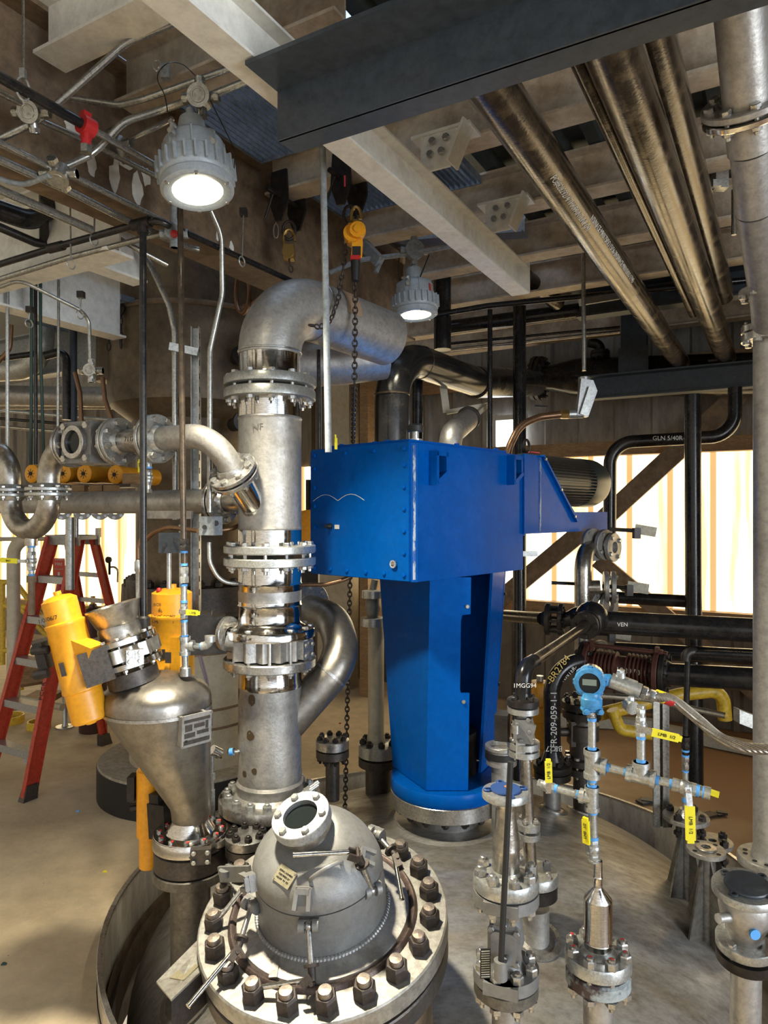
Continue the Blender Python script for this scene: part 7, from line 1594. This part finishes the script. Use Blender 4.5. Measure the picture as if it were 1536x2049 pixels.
# debris on the back floor
for i, (pts, w, m, lab) in enumerate((([(1040, 1436), (1310, 1450)], .1, 'label', 'long white board lying on the floor by the rear wall'), ([(1330, 1462), (1520, 1500)], .12, 'label', 'second white board lying on the floor at the right'), ([(1240, 1440), (1330, 1420)], .14, 'wood', 'broken tan board leaning on the white ones'))):
    b = B(); a_, c_ = PZ(*pts[0], .05), PZ(*pts[1], .05); b.bar(a_, c_, w, .09 if i < 2 else .02); solo('loose_board', b, M[m], lab, 'board')
for i, (x, y, w, m, lab) in enumerate(((1290, 1605, .10, 'grey', 'dark grey plastic scrap on the brown floor'), (1418, 1632, .09, 'rust', 'flat rusty plate on the brown floor by the pit'), (1440, 1630, .07, 'blacks', 'crumpled black scrap next to the rusty plate'))):
    b = B(); p = PZ(x, y, .006); b.box(p+UP*.006, (w, w*.7, .012), V((.9, .4, 0))); 
    if i != 1: b.box(p+UP*.012+V((w*.2, 0, 0)), (w*.4, w*.9, .015), V((.3, .9, .1)))
    solo('floor_scrap', b, M[m], lab, 'scrap')
for i, (x, y, m, lab) in enumerate(((156, 1624, 'tape', 'tiny blue scrap on the concrete'), (210, 1745, 'yellow', 'tiny yellow scrap on the concrete by the pit'), (8, 1930, 'green', 'small blue tie scrap at the left edge of the floor'), (680, 1448, 'redp', 'tiny red scrap on the floor behind the riser'))):
    b = B(); p = PZ(x, y, .001); b.hexa([p+V((-.012, -.006, 0)), p+V((.012, -.004, 0)), p+V((.010, .008, 0)), p+V((-.008, .006, 0))], [p+V((-.008, -.004, .008)), p+V((.009, -.002, .010)), p+V((.006, .006, .006)), p+V((-.004, .004, .009))]); solo('floor_scrap', b, M[m], lab, 'scrap')
# ---------------------------------------------------------------- world, camera
sc = bpy.context.scene
w = bpy.data.worlds.new('World'); sc.world = w; w.use_nodes = True; nt = w.node_tree; N = nt.nodes; K = nt.links
bg = N['Background']; tc = N.new('ShaderNodeTexCoord')
dp = N.new('ShaderNodeVectorMath'); dp.operation = 'DOT_PRODUCT'; dp.inputs[1].default_value = V((.72, -.66, .20)).normalized(); K.new(tc.outputs['Generated'], dp.inputs[0])
cr = N.new('ShaderNodeValToRGB'); e = cr.color_ramp.elements
e[0].position = .0; e[0].color = (.42, .36, .27, 1); e[1].position = 1.; e[1].color = (1.6, 1.9, 2.3, 1)
x = e.new(.55); x.color = (.50, .44, .34, 1); x = e.new(.84); x.color = (.75, .74, .72, 1); x = e.new(.93); x.color = (1.2, 1.35, 1.55, 1)
mr = N.new('ShaderNodeMapRange'); mr.inputs[1].default_value = -1; K.new(dp.outputs['Value'], mr.inputs[0]); K.new(mr.outputs[0], cr.inputs[0]); K.new(cr.outputs[0], bg.inputs[0]); bg.inputs[1].default_value = 1.0
l_ = bpy.data.lights.new('open_door_daylight', 'AREA'); l_.shape = 'RECTANGLE'; l_.size = 2.4; l_.size_y = 2.6; l_.energy = 130; l_.color = (.90, .96, 1.)   # daylight through the big open door behind the photographer, to the right
o = bpy.data.objects.new('open_door_daylight', l_); C.objects.link(o); o.location = (4.2, -1.6, 1.6); o.rotation_euler = (V((4.2, -1.6, 1.6))-V((.6, 3.2, 1.5))).to_track_quat('Z', 'Y').to_euler()
cam = bpy.data.cameras.new('Camera'); co = bpy.data.objects.new('Camera', cam); C.objects.link(co); co.location = (0, 0, EYE); co.rotation_euler = (PI/2, 0, 0)
cam.sensor_fit = 'HORIZONTAL'; cam.sensor_width = 36; cam.lens = 36*F/1536; cam.clip_start = .05; sc.camera = co
sc.view_settings.view_transform = 'Standard'; sc.view_settings.look = 'None'; sc.view_settings.exposure = .66; sc.view_settings.gamma = 1; sc.view_settings.use_curve_mapping = False
cy = sc.cycles; cy.use_denoising = True; cy.use_adaptive_sampling = True; cy.adaptive_threshold = .025; cy.max_bounces = 6; cy.diffuse_bounces = 3; cy.glossy_bounces = 4; cy.sample_clamp_indirect = 6; cy.caustics_reflective = False; cy.caustics_refractive = False

# things that repeat share a group
GR = dict(roof_beam='roof beams', platform_beam='platform beams', pipe_support_beam='pipe support beams', floor_grating='floor gratings', diagonal_brace='wall braces', beam_bracket='white beam brackets', conduit='conduit runs', conduit_box='conduit boxes', lamp_box='lamp conduit boxes', hanger_rod='pipe hanger rods', hanging_cable='hanging cables at the far left', hose='brown hoses', hanging_flange='flanges under the header', wood_block='blocks on the rack', yellow_ring='yellow rings on the floor', rack_pipe='pipes on the overhead rack', pipe_shoe='pipe shoes on the rack', valve_lever='wrapped valve levers', loose_board='boards on the floor', floor_scrap='scraps on the floor', gusseted_nozzle='gusseted nozzles at the pit edge', industrial_lamp='industrial lamps', beam_clamp='hoist beam clamps', pipe_run='background pipe runs', control_box='control boxes', blind_nozzle='capped nozzles')
for o in list(sc.objects):
    n = o.name.split('.')[0]
    if o.parent is None and o.get('category') and n in GR and not o.get('group'): o['group'] = GR[n]
